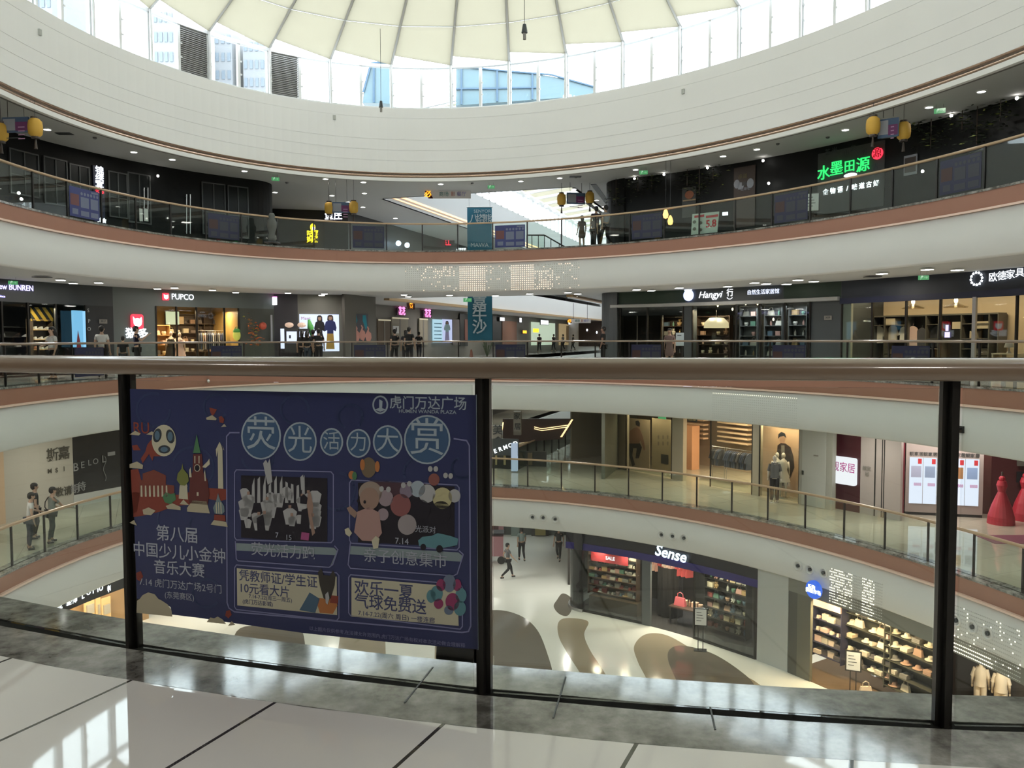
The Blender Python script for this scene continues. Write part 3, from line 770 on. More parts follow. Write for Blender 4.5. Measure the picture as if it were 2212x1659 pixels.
def rack(F, u0, u1, vtop, w, n, cols, where, label):
    R = thing('clothes_rail', label, 'clothes rail', F.P((u0+u1)/2, vtop-1.5, w))
    b = MB(); b.tube([F.P(u0,vtop,w), F.P(u1,vtop,w)], .014, 6); b.obj('bar', STEEL, R)
    for u in (u0+.03, u1-.03):
        b = MB(); b.tube([F.P(u,vtop,w), F.P(u,vtop-1.5,w)], .014, 6); b.box(F.P(u,vtop-1.49,w), (.3,.3,.02)); b.obj('upright', STEEL, R)
    for i in range(n):
        u = u0 + .1 + (i+.5)*(u1-u0-.2)/n
        good('garment', RNGC.choice(cols), F.P(u, vtop-0.06, w), F, where, sc=1.0, turn=math.pi/2-0.35)
def mannequin(P, rz, m, dressm, label, h=1.7, pants=None):
    M = thing('mannequin', label, 'mannequin', P)
    M.rotation_euler = (0, 0, rz); k = h/1.7
    def S(v): return [Vector(p)*k for p in v]
    b = MB(); b.lathe((0,0,0), [(0,0),(.17*k,0),(.17*k,.015),(.0,.02)], 14); b.tube(S([(0,0,0.01),(0,0,.5)]), .012, 6); bb = b
    def ob(b, n, mm, sm=True):
        me = bpy.data.meshes.new(n); me.from_pydata([tuple(v) for v in b.v], [], b.f); me.materials.append(mm)
        if sm: me.polygons.foreach_set('use_smooth', [True]*len(me.polygons))
        me.update(); o = bpy.data.objects.new(n, me); COL.objects.link(o); o.parent = M; return o
    ob(bb, 'base', STEEL)
    b = MB()
    b.tube(S([(0,0,.88),(0,0,1.0),(0,.01,1.12),(0,0,1.30),(0,-.01,1.42),(0,0,1.48),(0,.01,1.53)]), [.13*k,.14*k,.12*k,.155*k,.12*k,.05*k,.045*k], 10)
    b.ball((0,.02*k,1.61*k), (.075*k,.09*k,.11*k), 10, 8)
    for s in (-1, 1):
        b.tube(S([(s*.16,0,1.38),(s*.21,-.02,1.12),(s*.22,.06,.88)]), [.05*k,.038*k,.028*k], 7); b.ball((s*.22*k,.08*k,.83*k), (.03*k,.035*k,.055*k), 6, 5)
        b.tube(S([(s*.08,0,.92),(s*.09,.01,.5),(s*.10,-.02,.08)]), [.085*k,.055*k,.035*k], 8); b.ball((s*.10*k,.04*k,.035*k), (.04*k,.10*k,.035*k), 6, 5)
    ob(b, 'figure', m)
    b = MB()
    if pants is None: b.tube(S([(0,0,1.44),(0,0,1.28),(0,.01,1.08),(0,0,.95),(0,0,.62)]), [.11*k,.175*k,.145*k,.18*k,.27*k], 12, False); ob(b, 'dress', dressm)
    else:
        b.tube(S([(0,0,1.46),(0,0,1.30),(0,.01,1.10),(0,0,.90)]), [.11*k,.18*k,.16*k,.17*k], 12, False)
        for s in (-1,1): b.tube(S([(s*.14,0,1.40),(s*.215,-.02,1.15)]), [.065*k,.055*k], 8, False)
        ob(b, 'top', dressm)
        b = MB()
        for s in (-1,1): b.tube(S([(s*.075,0,.98),(s*.09,.01,.5),(s*.10,-.02,.10)]), [.105*k,.075*k,.06*k], 8, False)
        ob(b, 'trousers', pants)
    return M
def lampw(x, d, z, power, col, size):
    P, N, t = on_wall(x, 700, d); return lamp((P.x, P.y, z), power, col, size)
def sign(name, label, F, group=None, cat='sign', w=0.0): return thing(name, label, cat, F.P(0, 0, w), group)
def board(F, x0, y0, x1, y1, w0, w1, m, parent, name='panel', label=None):
    b = MB(); F.rect(b, x0, y0, x1, y1, w0, w1); return b.obj(name, m, parent, label)
def stand_sign(px, py, z, hgt, label, m=None, yaw=None):
    P = at_z(px, py, z); d = (O - P); N = Vector((-d.x, -d.y, 0)).normalized(); F = Fr(P, N)
    S = thing('information_stand', label, 'sign stand', P)
    b = MB(); F.box(b, -.22, .22, 0, .02, -.15, .15); b.obj('base', POST, S)
    b = MB(); F.box(b, -.10, -.07, .02, hgt-.62, -.015, .015); F.box(b, .07, .10, .02, hgt-.62, -.015, .015); b.obj('pole', POST, S)
    b = MB(); F.box(b, -.24, .24, hgt-.66, hgt, -.03, .0); b.obj('frame', POST, S)
    b = MB(); F.box(b, -.20, .20, hgt-.62, hgt-.04, .0, .006); sh = b.obj('sheet', m or WHITEM, S)
    for k in range(4):
        b = MB(); F.box(b, -.15, .02+.04*(k % 3), hgt-.17-.10*k, hgt-.15-.10*k, .006, .009); b.obj('text_line', CHAR, sh)
    return S
# ================================================================ CEILING LAMPS
def downlight(name, z, px, square, label, group, r=0.11):
    m = MB(); 
    if square:
        m.box((0,0,-.012), (.30,.30,.024)); 
    else: m.lathe((0,0,0), [(r+.03,0),(r+.03,-.02),(r,-.022),(r,0)], 18)
    root = thing(name, label, 'ceiling light', (0,0,0), group)
    h = m.obj('housing', WHITEM, root)
    l = MB()
    if square: l.box((0,0,-.028), (.24,.24,.008))
    else: l.lathe((0,0,-.014), [(0,0),(r,0),(r,-.006),(0,-.006)], 18)
    lm = l.obj('lens', glow('lamp_lens', (1.0, 0.97, 0.90), 14.0), root)
    first = True
    for x, y in px:
        P = at_z(x, y, z - 0.002)
        o = root if first else copy_tree(root); first = False
        o.location = P; o.rotation_euler = (0, 0, 0.3)
UP = [(102,279),(289,328),(372,344),(528,369),(703,386),(785,393),(787,417),(594,415),(717,422),(752,436),(784,447),(854,471),(952,397),(1061,419),(1125,391),(1209,384),(1240,408),(1289,432),(1305,446),(1373,366),(1562,337),(1635,322),(1826,280),(2007,231),(2120,197)]
downlight('ceiling_downlight', 8.22, UP, False, 'round white downlight recessed in the ceiling of the highest walkway', 'round downlights over the highest walkway')
DN = [(131,604),(158,611),(213,610),(340,623),(377,621),(459,626),(509,631),(622,632),(701,634),(695,637),(660,649),(645,654),(714,654),(729,647),(873,636),(882,640),(971,637),(1070,638),(1144,634),(1227,631),(1240,640),(1248,634),(1274,647),(1292,651),(1375,625),(1407,627),(1467,621),(1572,618),(1630,610),(1655,612),(1699,613),(1724,604),(1758,607),(1905,590),(2003,581),(2068,582)]
downlight('ceiling_square_light', 3.27, DN, True, 'small square ceiling light over the walkway opposite the camera, level with the handrail', 'square ceiling lights over the opposite walkway')
# lamps of the two lower storeys sit in ceilings hidden behind the white fronts but their light shows on the floors
lw = [E(-math.pi/2 + TAU*k/18, 2.0)[0] for k in range(18)]
for zc, pw in ((3.2, 32), (-1.8, 92), (-6.8, 104)):
    for k, P in enumerate(lw):
        if P.y < 3 and zc > 0: pw = 38  # near-side lamps, added to brighten the floor and poster by the camera
        o = lamp((P.x, P.y, zc), pw, (1.0, 0.94, 0.87), 0.5, 'walkway_lamp_and_fill')
for k in range(4):
    for zc, pw in ((8.1, 35), (3.2, 50), (-1.8, 60), (-6.8, 80)):
        P = G(4+k*9, -1.9); lamp((P.x, P.y, zc), pw, (1.0,0.94,0.87), 0.5, 'gallery_ceiling_lamp')
for k in range(12):
    P = E(-math.pi/2 + TAU*k/12, 2.0)[0]; lamp((P.x, P.y, 8.1), 16, (1.0,0.94,0.85), 0.5, 'walkway_lamp_and_fill')
# exit signs
def exit_sign(x, y, z_or_d, wpx, label, by='z'):
    P = at_z(x, y, z_or_d) if by == 'z' else on_wall(x, y, z_or_d)[0]
    d = (P - O); F = Fr(P, (d.x, d.y, 0)); k = d.y/FOCAL; h = 0.5*wpx*k
    S = thing('exit_sign', label, 'exit sign', P)
    b = MB(); F.box(b, -h, h, -h*.45, h*.45, 0, .05); b.obj('lit_face', GEXIT, S)
    b = MB(); F.box(b, -h*.6, -h*.57, h*.45, h*.45+.12, .02, .03); F.box(b, h*.57, h*.6, h*.45, h*.45+.12, .02, .03); b.obj('hanger', POST, S)
    # running figure and arrow
    b = MB(); u = -h*.4; F.disc(b, u+.02, h*.25, .03, .03, .052, .056, 8)
    for (a0, b0, a1, b1) in ((0,.15,-.05,-.05),(-.05,-.05,.06,-.18),(-.05,-.05,-.12,-.25),(0,.10,.10,.0),(0,.10,-.10,.05)):
        b.bar(F.P(u+a0*h*1.6, b0*h*1.6, .054), F.P(u+a1*h*1.6, b1*h*1.6, .054), .02, .006)
    b.bar(F.P(h*.1,0,.054), F.P(h*.7,0,.054), .02, .006); b.bar(F.P(h*.5,h*.18,.054), F.P(h*.7,0,.054), .02, .006); b.bar(F.P(h*.5,-h*.18,.054), F.P(h*.7,0,.054), .02, .006)
    b.obj('pictogram', glow('exit_pale', (0.6,0.9,0.65), 0.7), S)
exit_sign(595, 387, 8.02, 16, 'green exit sign under the top ceiling by the rounded black corner on the left')
exit_sign(1061, 404, 8.02, 15, 'green exit sign over the top walkway right of the long wayfinding board')
exit_sign(1390, 373, 8.00, 18, 'green exit sign above the right rounded corner of the black restaurant')
exit_sign(2030, 240, 8.00, 22, 'green exit sign right of the hanging blue board with yellow lanterns')
exit_sign(28, 611, 3.08, 18, 'green exit sign at the far left end above the violet shop name')
exit_sign(1995, 600, 3.03, 21, 'green exit sign on the navy band of the furniture shop')
exit_sign(1010, 648, 3.03, 18, 'dim green exit sign behind the top of the teal banner')
# hanging wayfinding boards
def wayfinder(x0, y0, x1, y1, Y, label):
    P = at_Y((x0+x1)/2, (y0+y1)/2, Y); d = P - O; F = Fr(P, (d.x*0.2, d.y, 0)); S = thing('wayfinding_board', label, 'sign', P)
    board(F, x0+(x1-x0)*.12, y0, x1, y1, 0, .08, mat('pale_board', (0.6,0.57,0.54), 0.5, emit=.10), S, 'panel')
    u0, v0 = F.uv(x0, y0); u1, v1 = F.uv(x1, y1)
    b = MB(); h = abs(v0-v1); w = (u1-u0)*.17
    b.prism([F.P(u0, v0, 0.0), F.P(u0+w*.65, v0, 0.0), F.P(u0+w*1.1, v1, 0.0), F.P(u0+w*.5, v1, 0.0)], F.N*-.085); b.obj('arrow_panel', mat('maroon', (0.08,0.012,0.01), .5), S)
    text('arrow_lettering', '必', F, x0+(x1-x0)*.075, (y0+y1)/2, (y1-y0)*.75, GORNG, S, w=.09, bold=.02)
    text('lettering', '商场', F, x0+(x1-x0)*.42, (y0+y1)/2, (y1-y0)*.5, mat('teal_paint', (.05,.22,.2), .5), S, w=.085)
    text('lettering', '影', F, x0+(x1-x0)*.62, (y0+y1)/2, (y1-y0)*.5, mat('salmon_paint', (.6,.25,.18), .5), S, w=.085)
    text('lettering', '餐厅', F, x0+(x1-x0)*.8, (y0+y1)/2, (y1-y0)*.5, mat('lilac_paint', (.25,.22,.5), .5), S, w=.085)
    for u in (u0+(u1-u0)*.25, u0+(u1-u0)*.85):
        b = MB(); b.tube([F.P(u, v0, .04), F.P(u, v0+(8.22-P.z-v0 if P.z > 5 else 3.27-P.z-v0), .04)], .012, 5); b.obj('hanger_rod', POST, S)
wayfinder(917, 412, 1017, 429, 39.5, 'long pale wayfinding board with orange arrow end before the bright gallery opening')
wayfinder(1226, 689, 1276, 698, 47.0, 'small pale wayfinding board with orange end hanging over the far corridor')
# hanging boards flanked by lanterns
LANT = mat('yellow_lantern_silk', (0.62, 0.36, 0.05), 0.6)
def lantern(P, r, h, label, m=LANT, z_top=None):
    L = thing('lantern', label, 'lantern', P)
    b = MB(); b.lathe(P, [(r*.55,-h/2),(r*.92,-h*.36),(r,-h*.1),(r,h*.1),(r*.92,h*.36),(r*.55,h/2)], 14); b.obj('shade', m, L, smooth=True)
    b = MB(); b.lathe(P, [(r*.57,h/2-.01),(r*.57,h/2+.05),(0,h/2+.05)], 12); b.obj('cap', WOODM, L); b = MB(); b.lathe(P, [(r*.57,-h/2+.01),(r*.57,-h/2-.05),(0,-h/2-.05)], 12); b.obj('base_ring', WOODM, L)
    b = MB(); b.tube([P + Vector((0,0,-h/2-.05)), P + Vector((0,0,-h/2-.35))], [.02,.05], 6); b.obj('tassel', WOODM, L)
    b = MB(); b.tube([P + Vector((0,0,h/2)), Vector((P.x, P.y, z_top or 8.22))], .008, 4); b.obj('cord', BLACK, L)
def hang_board(x0, y0, x1, y1, Y, yaw, lans, where, z_top=8.22):
    P = at_Y((x0+x1)/2, (y0+y1)/2, Y); N = Matrix.Rotation(yaw, 3, 'Z') @ Vector((0,1,0)); F = Fr(P, N)
    S = thing('hanging_board', 'blue hanging board, half white half magenta, ' + where, 'hanging sign', P)
    board(F, x0, y0, x1, y1, 0, .06, mat('blue_board', (0.045,0.09,0.17), .5), S, 'frame')
    xm = x0 + (x1-x0)*.5; dy = (y1-y0)*.12
    board(F, x0+2, y0+dy, xm, y1-dy, .06, .065, mat('grey_white_print', (0.30,0.31,0.34), .6), S, 'picture')
    board(F, xm, y0+dy*2.6, x1-2, y1-dy, .06, .065, mat('magenta_print', (0.14,0.025,0.11), .6), S, 'magenta_picture')
    u0, v0 = F.uv(x0, y0); u1, _ = F.uv(x1, y0)
    for k in range(4):
        b = MB(); F.box(b, (u0+u1)/2+.08, u1-.12, v0-.32-.11*k, v0-.29-.11*k, .066, .069); b.obj('text_line', mat('pale_pink_print', (.45,.25,.4), .6), S)
    b = MB(); F.box(b, u0+.12, u0+.55, v0-.62, v0-.60, .066, .069); b.obj('text_line', CHAR, S)
    for u in (u0+.15, u1-.15):
        b = MB(); b.tube([F.P(u, v0, .03), Vector((F.P(u,0,.03).x, F.P(u,0,.03).y, z_top))], .008, 4); b.obj('hanger_rod', BLACK, S)
    for i, (lx_, ly_) in enumerate(lans):
        Q = at_Y(lx_, ly_, Y); k = Y/FOCAL
        lantern(Q, 0.20, 0.52, 'yellow lantern %s of the board %s' % (('left','right')[i], where), z_top=z_top)
hang_board(8, 254, 64, 287, 24.5, -0.1, [(2,286),(76,276)], 'at the far left of the top walkway')
hang_board(718, 437, 757, 460, 36.6, 0.1, [(711,450),(764,448)], 'under the top ceiling before the black recess')
hang_board(1224, 417, 1263, 441, 37.5, 0.25, [(1213,431),(1274,427)], 'in front of the gallery skylight strips')
hang_board(1897, 257, 1942, 297, 25.0, -0.62, [(1886,272),(1952,283)], 'above the green lettered shop front')
# smoke heads, vents and sprinklers on the ceilings
for (x, y) in ((1244,382),(620,394),(1020,395),(1120,384),(1680,310),(1788,296),(1950,262),(300,310),(205,297)):
    P = at_z(x, y, 8.215); b = MB(); b.lathe(P, [(0,0),(.07,0),(.06,-.04),(.03,-.06),(0,-.06)], 10)
    b.obj('smoke_detector', mat('grey_plastic', (.16,.16,.16), .5), label='small grey smoke detector on the ceiling of the top walkway', cat='smoke detector', group='smoke detectors on the top ceiling')
for (x, y) in ((139,289),(1243,382)):
    P = at_z(x, y, 8.21); b = MB(); b.box(P, (.5,.3,.02)); b.obj('air_vent', CHAR, label='dark air grille in the top ceiling ' + ('near the left edge' if x < 500 else 'near the gallery opening'), cat='air vent')
for (x, y) in ((91,599),(1885,598)):
    P = at_z(x, y, 3.26); b = MB(); b.box(P, (.5,.3,.02)); b.obj('air_vent', CHAR, label='dark air grille in the walkway ceiling ' + ('near the violet shop name' if x < 500 else 'before the furniture shop'), cat='air vent')

# ================================================================ TOP STOREY CONTENTS
F = wallframe(212, 400, D1)
S = sign('shop_sign', 'tall vertical white lit shop name with two red characters at its foot, left restaurant', F)
board(F, 200, 360, 224, 490, 0, .06, NAVY, S)
for i, ch in enumerate('锦绣宴'): text('lettering', ch, F, 212, 371+i*15.5, 17, glow('bright_white_sign', (0.9,0.95,1.0), 1.9), S, w=.08, bold=.02)
text('red_lettering', '火', F, 207, 413, 8, GRED, S, w=.08, bold=.03); text('red_lettering', '锅', F, 217, 415, 8, GRED, S, w=.08, bold=.03)
text('small_lettering', '美食', F, 217, 477, 9, GWHITE, S, w=.08, bold=.02)
# door leaves and glazing of the black restaurant
DIM = mat('dim_glazing', (0.016,0.019,0.019), 0.35, spec=0.2); MUL = mat('dark_grey_mullion', (0.07,0.075,0.075), .4)
def dark_window(x0, y0, x1, y1, d, label, mull=(0.5,), name='shop_window'):
    F = wallframe((x0+x1)/2, (y0+y1)/2, d); W = thing(name, label, 'window', F.o)
    board(F, x0, y0, x1, y1, 0, .03, DIM, W, 'pane')
    u0, v1 = F.uv(x0, (y0+y1)/2)[0], F.uv((x0+x1)/2, y0)[1]; u1, v0 = F.uv(x1, (y0+y1)/2)[0], F.uv((x0+x1)/2, y1)[1]
    b = MB()
    F.box(b, u0-.05, u1+.05, v1, v1+.05, 0, .06); F.box(b, u0-.05, u1+.05, v0-.05, v0, 0, .06)
    F.box(b, u0-.05, u0, v0, v1, 0, .06); F.box(b, u1, u1+.05, v0, v1, 0, .06)
    for f in mull: F.box(b, u0+(u1-u0)*f-.02, u0+(u1-u0)*f+.02, v0, v1, .03, .06)
    F.box(b, u0, u1, v0+(v1-v0)*.42, v0+(v1-v0)*.44, .03, .06)
    b.obj('frame', MUL, W); return F, W
for (a, b0, c, d, lab) in ((22,330,80,420,'leftmost dark grid window of the black restaurant front'),(96,345,142,440,'dark window between the left edge and the violet lightbox'),(152,360,190,452,'dark window directly left of the vertical white sign'),
        (236,375,272,468,'dark window right of the vertical white sign'),(278,378,322,480,'dark glazed door leaf with paper notices'),(438,398,484,505,'dark window with curtains right of the chrome door handles'),(494,405,534,512,'rightmost dark window before the rounded black corner')):
    dark_window(a, b0, c, d, D1-.03, lab)
for xh, y0, y1, lab in ((313,406,452,'chrome bar handle pair on the restaurant door by the paper notices'),(405,420,505,'tall chrome bar handle pair on the black double door')):
    F = wallframe(xh, (y0+y1)/2, D1-.05); H = thing('door_handle_pair', lab, 'door handle', F.o)
    for dx in (-4, 4):
        b = MB(); b.tube([F.px(xh+dx, y0, .08), F.px(xh+dx, y1, .08)], .022, 8); b.tube([F.px(xh+dx, y0+4, 0), F.px(xh+dx, y0+4, .08)], .012, 5); b.tube([F.px(xh+dx, y1-4, 0), F.px(xh+dx, y1-4, .08)], .012, 5); b.obj('bar', STEEL, H)
F = wallframe(308, 465, D1-.05)
for i, (x0, x1) in enumerate(((299,306),(309,318))):
    b = MB(); F.rect(b, x0, 451, x1, 478, .06, .07); b.obj('paper_notice', WHITEM, label='white paper notice taped on the black restaurant door, %s one' % ('narrower' if i == 0 else 'wider'), cat='notice')
# stone figure seen through the railing at the corner
P = at_z(568, 517, 5.0); P.y += 1.2
V = thing('carved_vase', 'tall pale carved vase behind the railing at the rounded black corner', 'vase', P)
b = MB(); b.lathe(P, [(0,0),(.14,0),(.18,.2),(.11,.35),(.18,.6),(.20,.8),(.10,.95),(.13,1.05),(.08,1.15),(0,1.15)], 16); b.obj('body', mat('dim_stone', (.11,.115,.105), .7), V, smooth=True)
b = MB(); b.box(P + Vector((0,0,.02)), (.5,.5,.04)); b.obj('plinth', CHAR, V)
# yellow sign inside the recess, white sign, far signs
Fg = Fr(at_Y(678, 505, 44.0), (0.05,1,0))
S = thing('shop_sign', 'small yellow lit sign with a round logo above four characters, in the black recess', 'sign', Fg.o)
b = MB(); u, v = Fg.uv(676, 491); Fg.disc(b, u, v, .14, .19, .02, .05); b.obj('round_logo', GYELL, S)
b = MB(); Fg.disc(b, u+.05, v-.07, .07, .10, .05, .06); b.obj('logo_spot', GPURP, S)
for i, ch in enumerate('咕嘟妈咪'): text('lettering', ch, Fg, 670+11*(i % 2), 505+13*(i//2), 12, GYELL, S, w=.03, bold=.03)
Fg = Fr(at_Y(721, 466, 44.6), (0.1,1,0)); S = thing('shop_sign', 'bright white lit sign below the hanging board in the black recess', 'sign', Fg.o)
board(Fg, 704, 458, 738, 478, 0, .04, NAVY, S); text('lettering', '鱼庄', Fg, 721, 467, 16, glow('bright_white_sign', (0.9,0.95,1.0), 1.9), S, w=.06, bold=.03)
FgL = Fr(G(0,-3.8), (-GN.x, -GN.y, 0))   # gallery left shop wall, seen from inside the gallery
def gpt(x, y):
    r = ray(x, y); p0 = G(0,-3.7); k = (p0 - O).dot(GN)/r.dot(GN); return O + r*k
for x, y, hp, tx, m, lab in ((966,524,14,'红',GRED,'red lit shop sign low in the far gallery'),(990,540,8,'COFFEE',GWHITE,'small white lit lettering beneath the red sign in the far gallery')):
    P = gpt(x, y); F = Fr(P, (P.x*.3, P.y, 0)); S = thing('shop_sign', lab, 'sign', P)
    board(F, x-16, y-hp*.7, x+16, y+hp*.7, -.05, 0, CHAR, S); text('lettering', tx, F, x, y, hp, m, S, w=.02, bold=.02)
for i, (x, y) in enumerate(((851,526),(870,530))):
    P = gpt(x, y) + GN*.3; b = MB(); b.ball(P, (.16,.16,.16)); b.obj('globe_lamp', glow('blue_white_lamp', (.6,.75,1), 8), label='round blue-white lamp in the far gallery, %s of two' % ('left' if i == 0 else 'right'), cat='lamp')
for i, (x0, x1, col) in enumerate(((865,895,(.30,.22,.08)),(900,915,(.30,.30,.28)))):
    pass
# long teal banner hanging in the gallery
YB = 44.0; P = at_Y(1036, 600, YB); F = Fr(P, (0,1,0)); S = thing('hanging_banner', 'long teal fabric banner with pale vertical characters hanging in the gallery through two storeys', 'banner', P)
u0 = F.uv(1010,600)[0]; u1 = F.uv(1063,600)[0]; vt = F.uv(1036,447)[1]; vb = F.uv(1036,739)[1]
b = MB(); n = 24
for k in range(n):
    a, c = vt+(vb-vt)*k/n, vt+(vb-vt)*(k+1)/n; wa, wc = .05*math.sin(k*.5), .05*math.sin((k+1)*.5)
    b.hexa([F.P(u0,a,wa),F.P(u1,a,wa),F.P(u1,c,wc),F.P(u0,c,wc),F.P(u0,a,wa+.01),F.P(u1,a,wa+.01),F.P(u1,c,wc+.01),F.P(u0,c,wc+.01)])
b.obj('cloth', mat('teal_cloth', (0.022,0.135,0.20), .8), S)
PALE = mat('pale_banner_print', (0.42,0.50,0.52), .7)
text('small_lettering', 'SENYOR', F, 1042, 457, 8, PALE, S, w=.09)
for ch, x, y in (('八',1024,474),('塔',1038,474),('熊',1053,474)): text('lettering', ch, F, x, y, 17, PALE, S, w=.09, bold=.01)
for ch, y in (('嘉',656),('牛',682),('沙',708)): text('lettering', ch, F, 1036, y, 26, PALE, S, w=.09, bold=.02)
text('small_lettering', 'MAWA', F, 1036, 530, 10, PALE, S, w=.09)
b = MB(); b.tube([F.P(u0-.05,vt,0), F.P(u1+.05,vt,0)], .03, 6); b.obj('top_bar', STEEL, S)
b = MB(); 
for u in (u0+.1, u1-.1): b.tube([F.P(u,vt,0), Vector((F.P(u,0,0).x, F.P(u,0,0).y, 13.2))], .006, 4)
b.obj('wire', BLACK, S)
# right restaurant: green sign and its board
F = wallframe(1828, 400, D1-.02)
S = thing('shop_sign', 'green lit four-character shop sign with a round red seal on a grey board', 'sign', F.o)
board(F, 1768, 318, 1912, 455, 0, .05, mat('grey_mural_board', (0.06,0.062,0.06), .6, noise=.2, nscale=3), S)
for ch, x, y, h in (('水',1783,376,26),('墨',1811,366,27),('田',1839,361,22),('源',1868,358,27)): text('lettering', ch, F, x, y, h, GGREEN, S, w=.09, bold=.004, ext=.02)
u, v = F.uv(1898, 332); b = MB(); F.disc(b, u, v, .20, .20, .05, .09); b.obj('red_seal', GRED, S)
text('seal_lettering', '源', F, 1898, 332, 18, mat('deep_red', (.10,.01,.01), .5), S, w=.10)
b = MB(); F.disc(b, F.uv(1840,380)[0], F.uv(1840,379)[1], .24, .07, .05, .12); b.obj('cloud_lamp', glow('bright_white_sign', (0.9,0.95,1.0), 1.9), S)
for i, ch in enumerate('食物语/味道古好'): text('small_lettering', ch, F, 1786+i*15.6, 416-i*2.7, 11, GWHITE, S, w=.07, bold=.03)
for (x, y, ch) in ((1790,330,'茶'),(1805,326,'米'),(1830,332,'山'),(1845,322,'云'),(1870,330,'竹'),(1893,362,'古')): text('faint_lettering', ch, F, x, y, 12, CHAR, S, w=.055)
stand_sign(1754, 495, 5.0, 1.25, 'white information stand left of the green lettered shop board')
# second board with people picture
F = wallframe(1612, 400, D1-.02)
S = thing('poster_board', 'tall brown poster board with a picture of two people in white, right restaurant', 'poster', F.o)
board(F, 1586, 360, 1632, 490, 0, .04, mat('brown_poster_paper', (0.055,0.038,0.032), .6), S, 'sheet')
b = MB()
for x, y, w_, h_ in ((1593,398,8,11),(1601,402,9,9),(1622,396,9,12)): u, v = F.uv(x, y); F.disc(b, u, v, w_*.017, h_*.016, .045, .05, 12)
b.obj('picture_figures', mat('dim_white_print', (.28,.30,.34), .6), S)
text('lettering', '串道', F, 1606, 382, 9, mat('ochre_print', (.14,.12,.05), .6), S, w=.05); text('lettering', '一起来吃', F, 1608, 409, 6, mat('dim_white_print', (.28,.30,.34), .6), S, w=.05)
board(F, 1604, 393, 1614, 401, .05, .055, BLACK, S, 'picture_cup')
# framed poster and mural near the red lamp
F = wallframe(1972, 358, D1-.02); S = thing('poster_board', 'pale framed picture crossed by the handrail, right of the green lettered shop', 'poster', F.o)
board(F, 1954, 335, 1982, 378, 0, .04, mat('grey_white_print', (0.30,0.31,0.34), .6), S, 'frame'); board(F, 1956, 340, 1980, 372, .04, .045, mat('brown_poster_paper', (0.055,0.038,0.032), .6), S, 'picture')
F = wallframe(1488, 425, D1-.02); S = thing('poster_board', 'dim picture with an orange round top, above the white price poster', 'poster', F.o)
board(F, 1474, 404, 1504, 470, 0, .03, mat('grey_mural_board', (0.06,0.062,0.06), .6), S, 'sheet'); u, v = F.uv(1490, 421)
b = MB(); F.disc(b, u, v, .20, .17, .03, .05); b.obj('orange_disc', mat('rust_print', (.28,.10,.05), .6), S); board(F, 1476, 431, 1504, 434, .03, .05, mat('ochre_strip', (.35,.25,.15), .6), S, 'strip')
b = MB(); F.rect(b, 1564, 459, 1575, 466, .1, .16); b.obj('small_lit_box', glow('bright_white_sign', (0.9,0.95,1.0), 1.9), label='small bright white lit box beside the white price poster', cat='lamp')
# pendant lamps
for i, (x, y) in enumerate(((1438,461),(1448,475))):
    P = at_Y(x, y, 31.6 + i*.4); L = thing('pendant_lamp', 'amber pendant lamp behind the top railing, %s of the pair' % ('higher' if i == 0 else 'lower'), 'lamp', P)
    b = MB(); b.lathe(P, [(.0,-.2),(.08,-.17),(.11,-.05),(.07,.10),(.02,.18)], 12); b.obj('bulb', glow('amber_lamp', (1.0,.55,.18), 2.2), L, smooth=True)
    b = MB(); b.tube([P+Vector((0,0,.18)), Vector((P.x,P.y,8.22))], .008, 4); b.obj('cord', BLACK, L)
# spotlights on the black fronts
for i, (x, y) in enumerate(((341,380),(1434,377),(1528,363),(1648,347),(1660,396),(2054,250),(2196,212),(1370,386),(1992,370),(40,417),(46,430))):
    P = on_wall(x, y, D1-.3)[0]; b = MB(); b.ball(P, (.05,.05,.05), 8, 6)
    b.obj('spotlight', glow('lamp_lens', (1.0, 0.97, 0.90), 14.0), label='tiny white spotlight glinting on the black restaurant fronts', cat='spotlight', group='tiny spotlights on the black restaurant fronts')
# planters: dark foliage, light on a few leaves painted as a yellow-green tone, right restaurant
LEAFD = mat('dark_leaf', (0.012,0.022,0.008), .6); LEAFL = mat('lit_leaf_tone', (0.20,0.24,0.05), .5)
def foliage(F, uv, w, n, label, lit=.15, spread=(.6,.5,.25)):
    T_ = thing('hanging_foliage', label, 'plant', F.P(uv[0], uv[1], w))
    for nm, m, q in (('dark_leaves', LEAFD, n), ('lit_leaves', LEAFL, int(n*lit))):
        b = MB()
        for k in range(q):
            c = F.P(uv[0]+RNGC.gauss(0,spread[0]*.45), uv[1]+RNGC.gauss(0,spread[1]*.45), w+RNGC.gauss(0,spread[2]*.4))
            R = Matrix.Rotation(RNGC.uniform(0,6.28), 3, 'Z') @ Matrix.Rotation(RNGC.uniform(-1,1), 3, 'X')
            b.add([c + R @ Vector(p) for p in ((-.09,0,0),(0,.03,.01),(.09,0,0),(0,-.03,.01))], [(0,1,2,3)])
        o = b.obj(nm, m, T_)
    b = MB(); b.tube([F.P(uv[0],uv[1]-.3,w), F.P(uv[0],8.2-F.o.z,w)], .015, 5); b.obj('stem', WOODM, T_)
for x, y, lab in ((1378,398,'dark foliage with yellow lit leaves by the right rounded corner'),(1408,392,'sparse foliage near the first right spotlight'),(1484,384,'foliage above the picture with the orange round top'),(1540,376,'bright leafed foliage arching over the right restaurant'),
        (1984,262,'gold lit foliage right of the hanging board with lanterns'),(2078,258,'foliage with amber leaves toward the right edge'),(2160,240,'foliage cluster near the right edge of the frame'),(2110,290,'lower dark foliage mass near the right edge'),(2010,300,'dark foliage mass over the pale framed picture'),(1330,430,'drooping foliage on the rounded corner pillar'),(1510,405,'lower dark foliage above the restaurant picture')):
    F = wallframe(x, y, D1-.35); foliage(F, (0,0), 0, 70, lab, lit=.10 if y > 280 else .22)
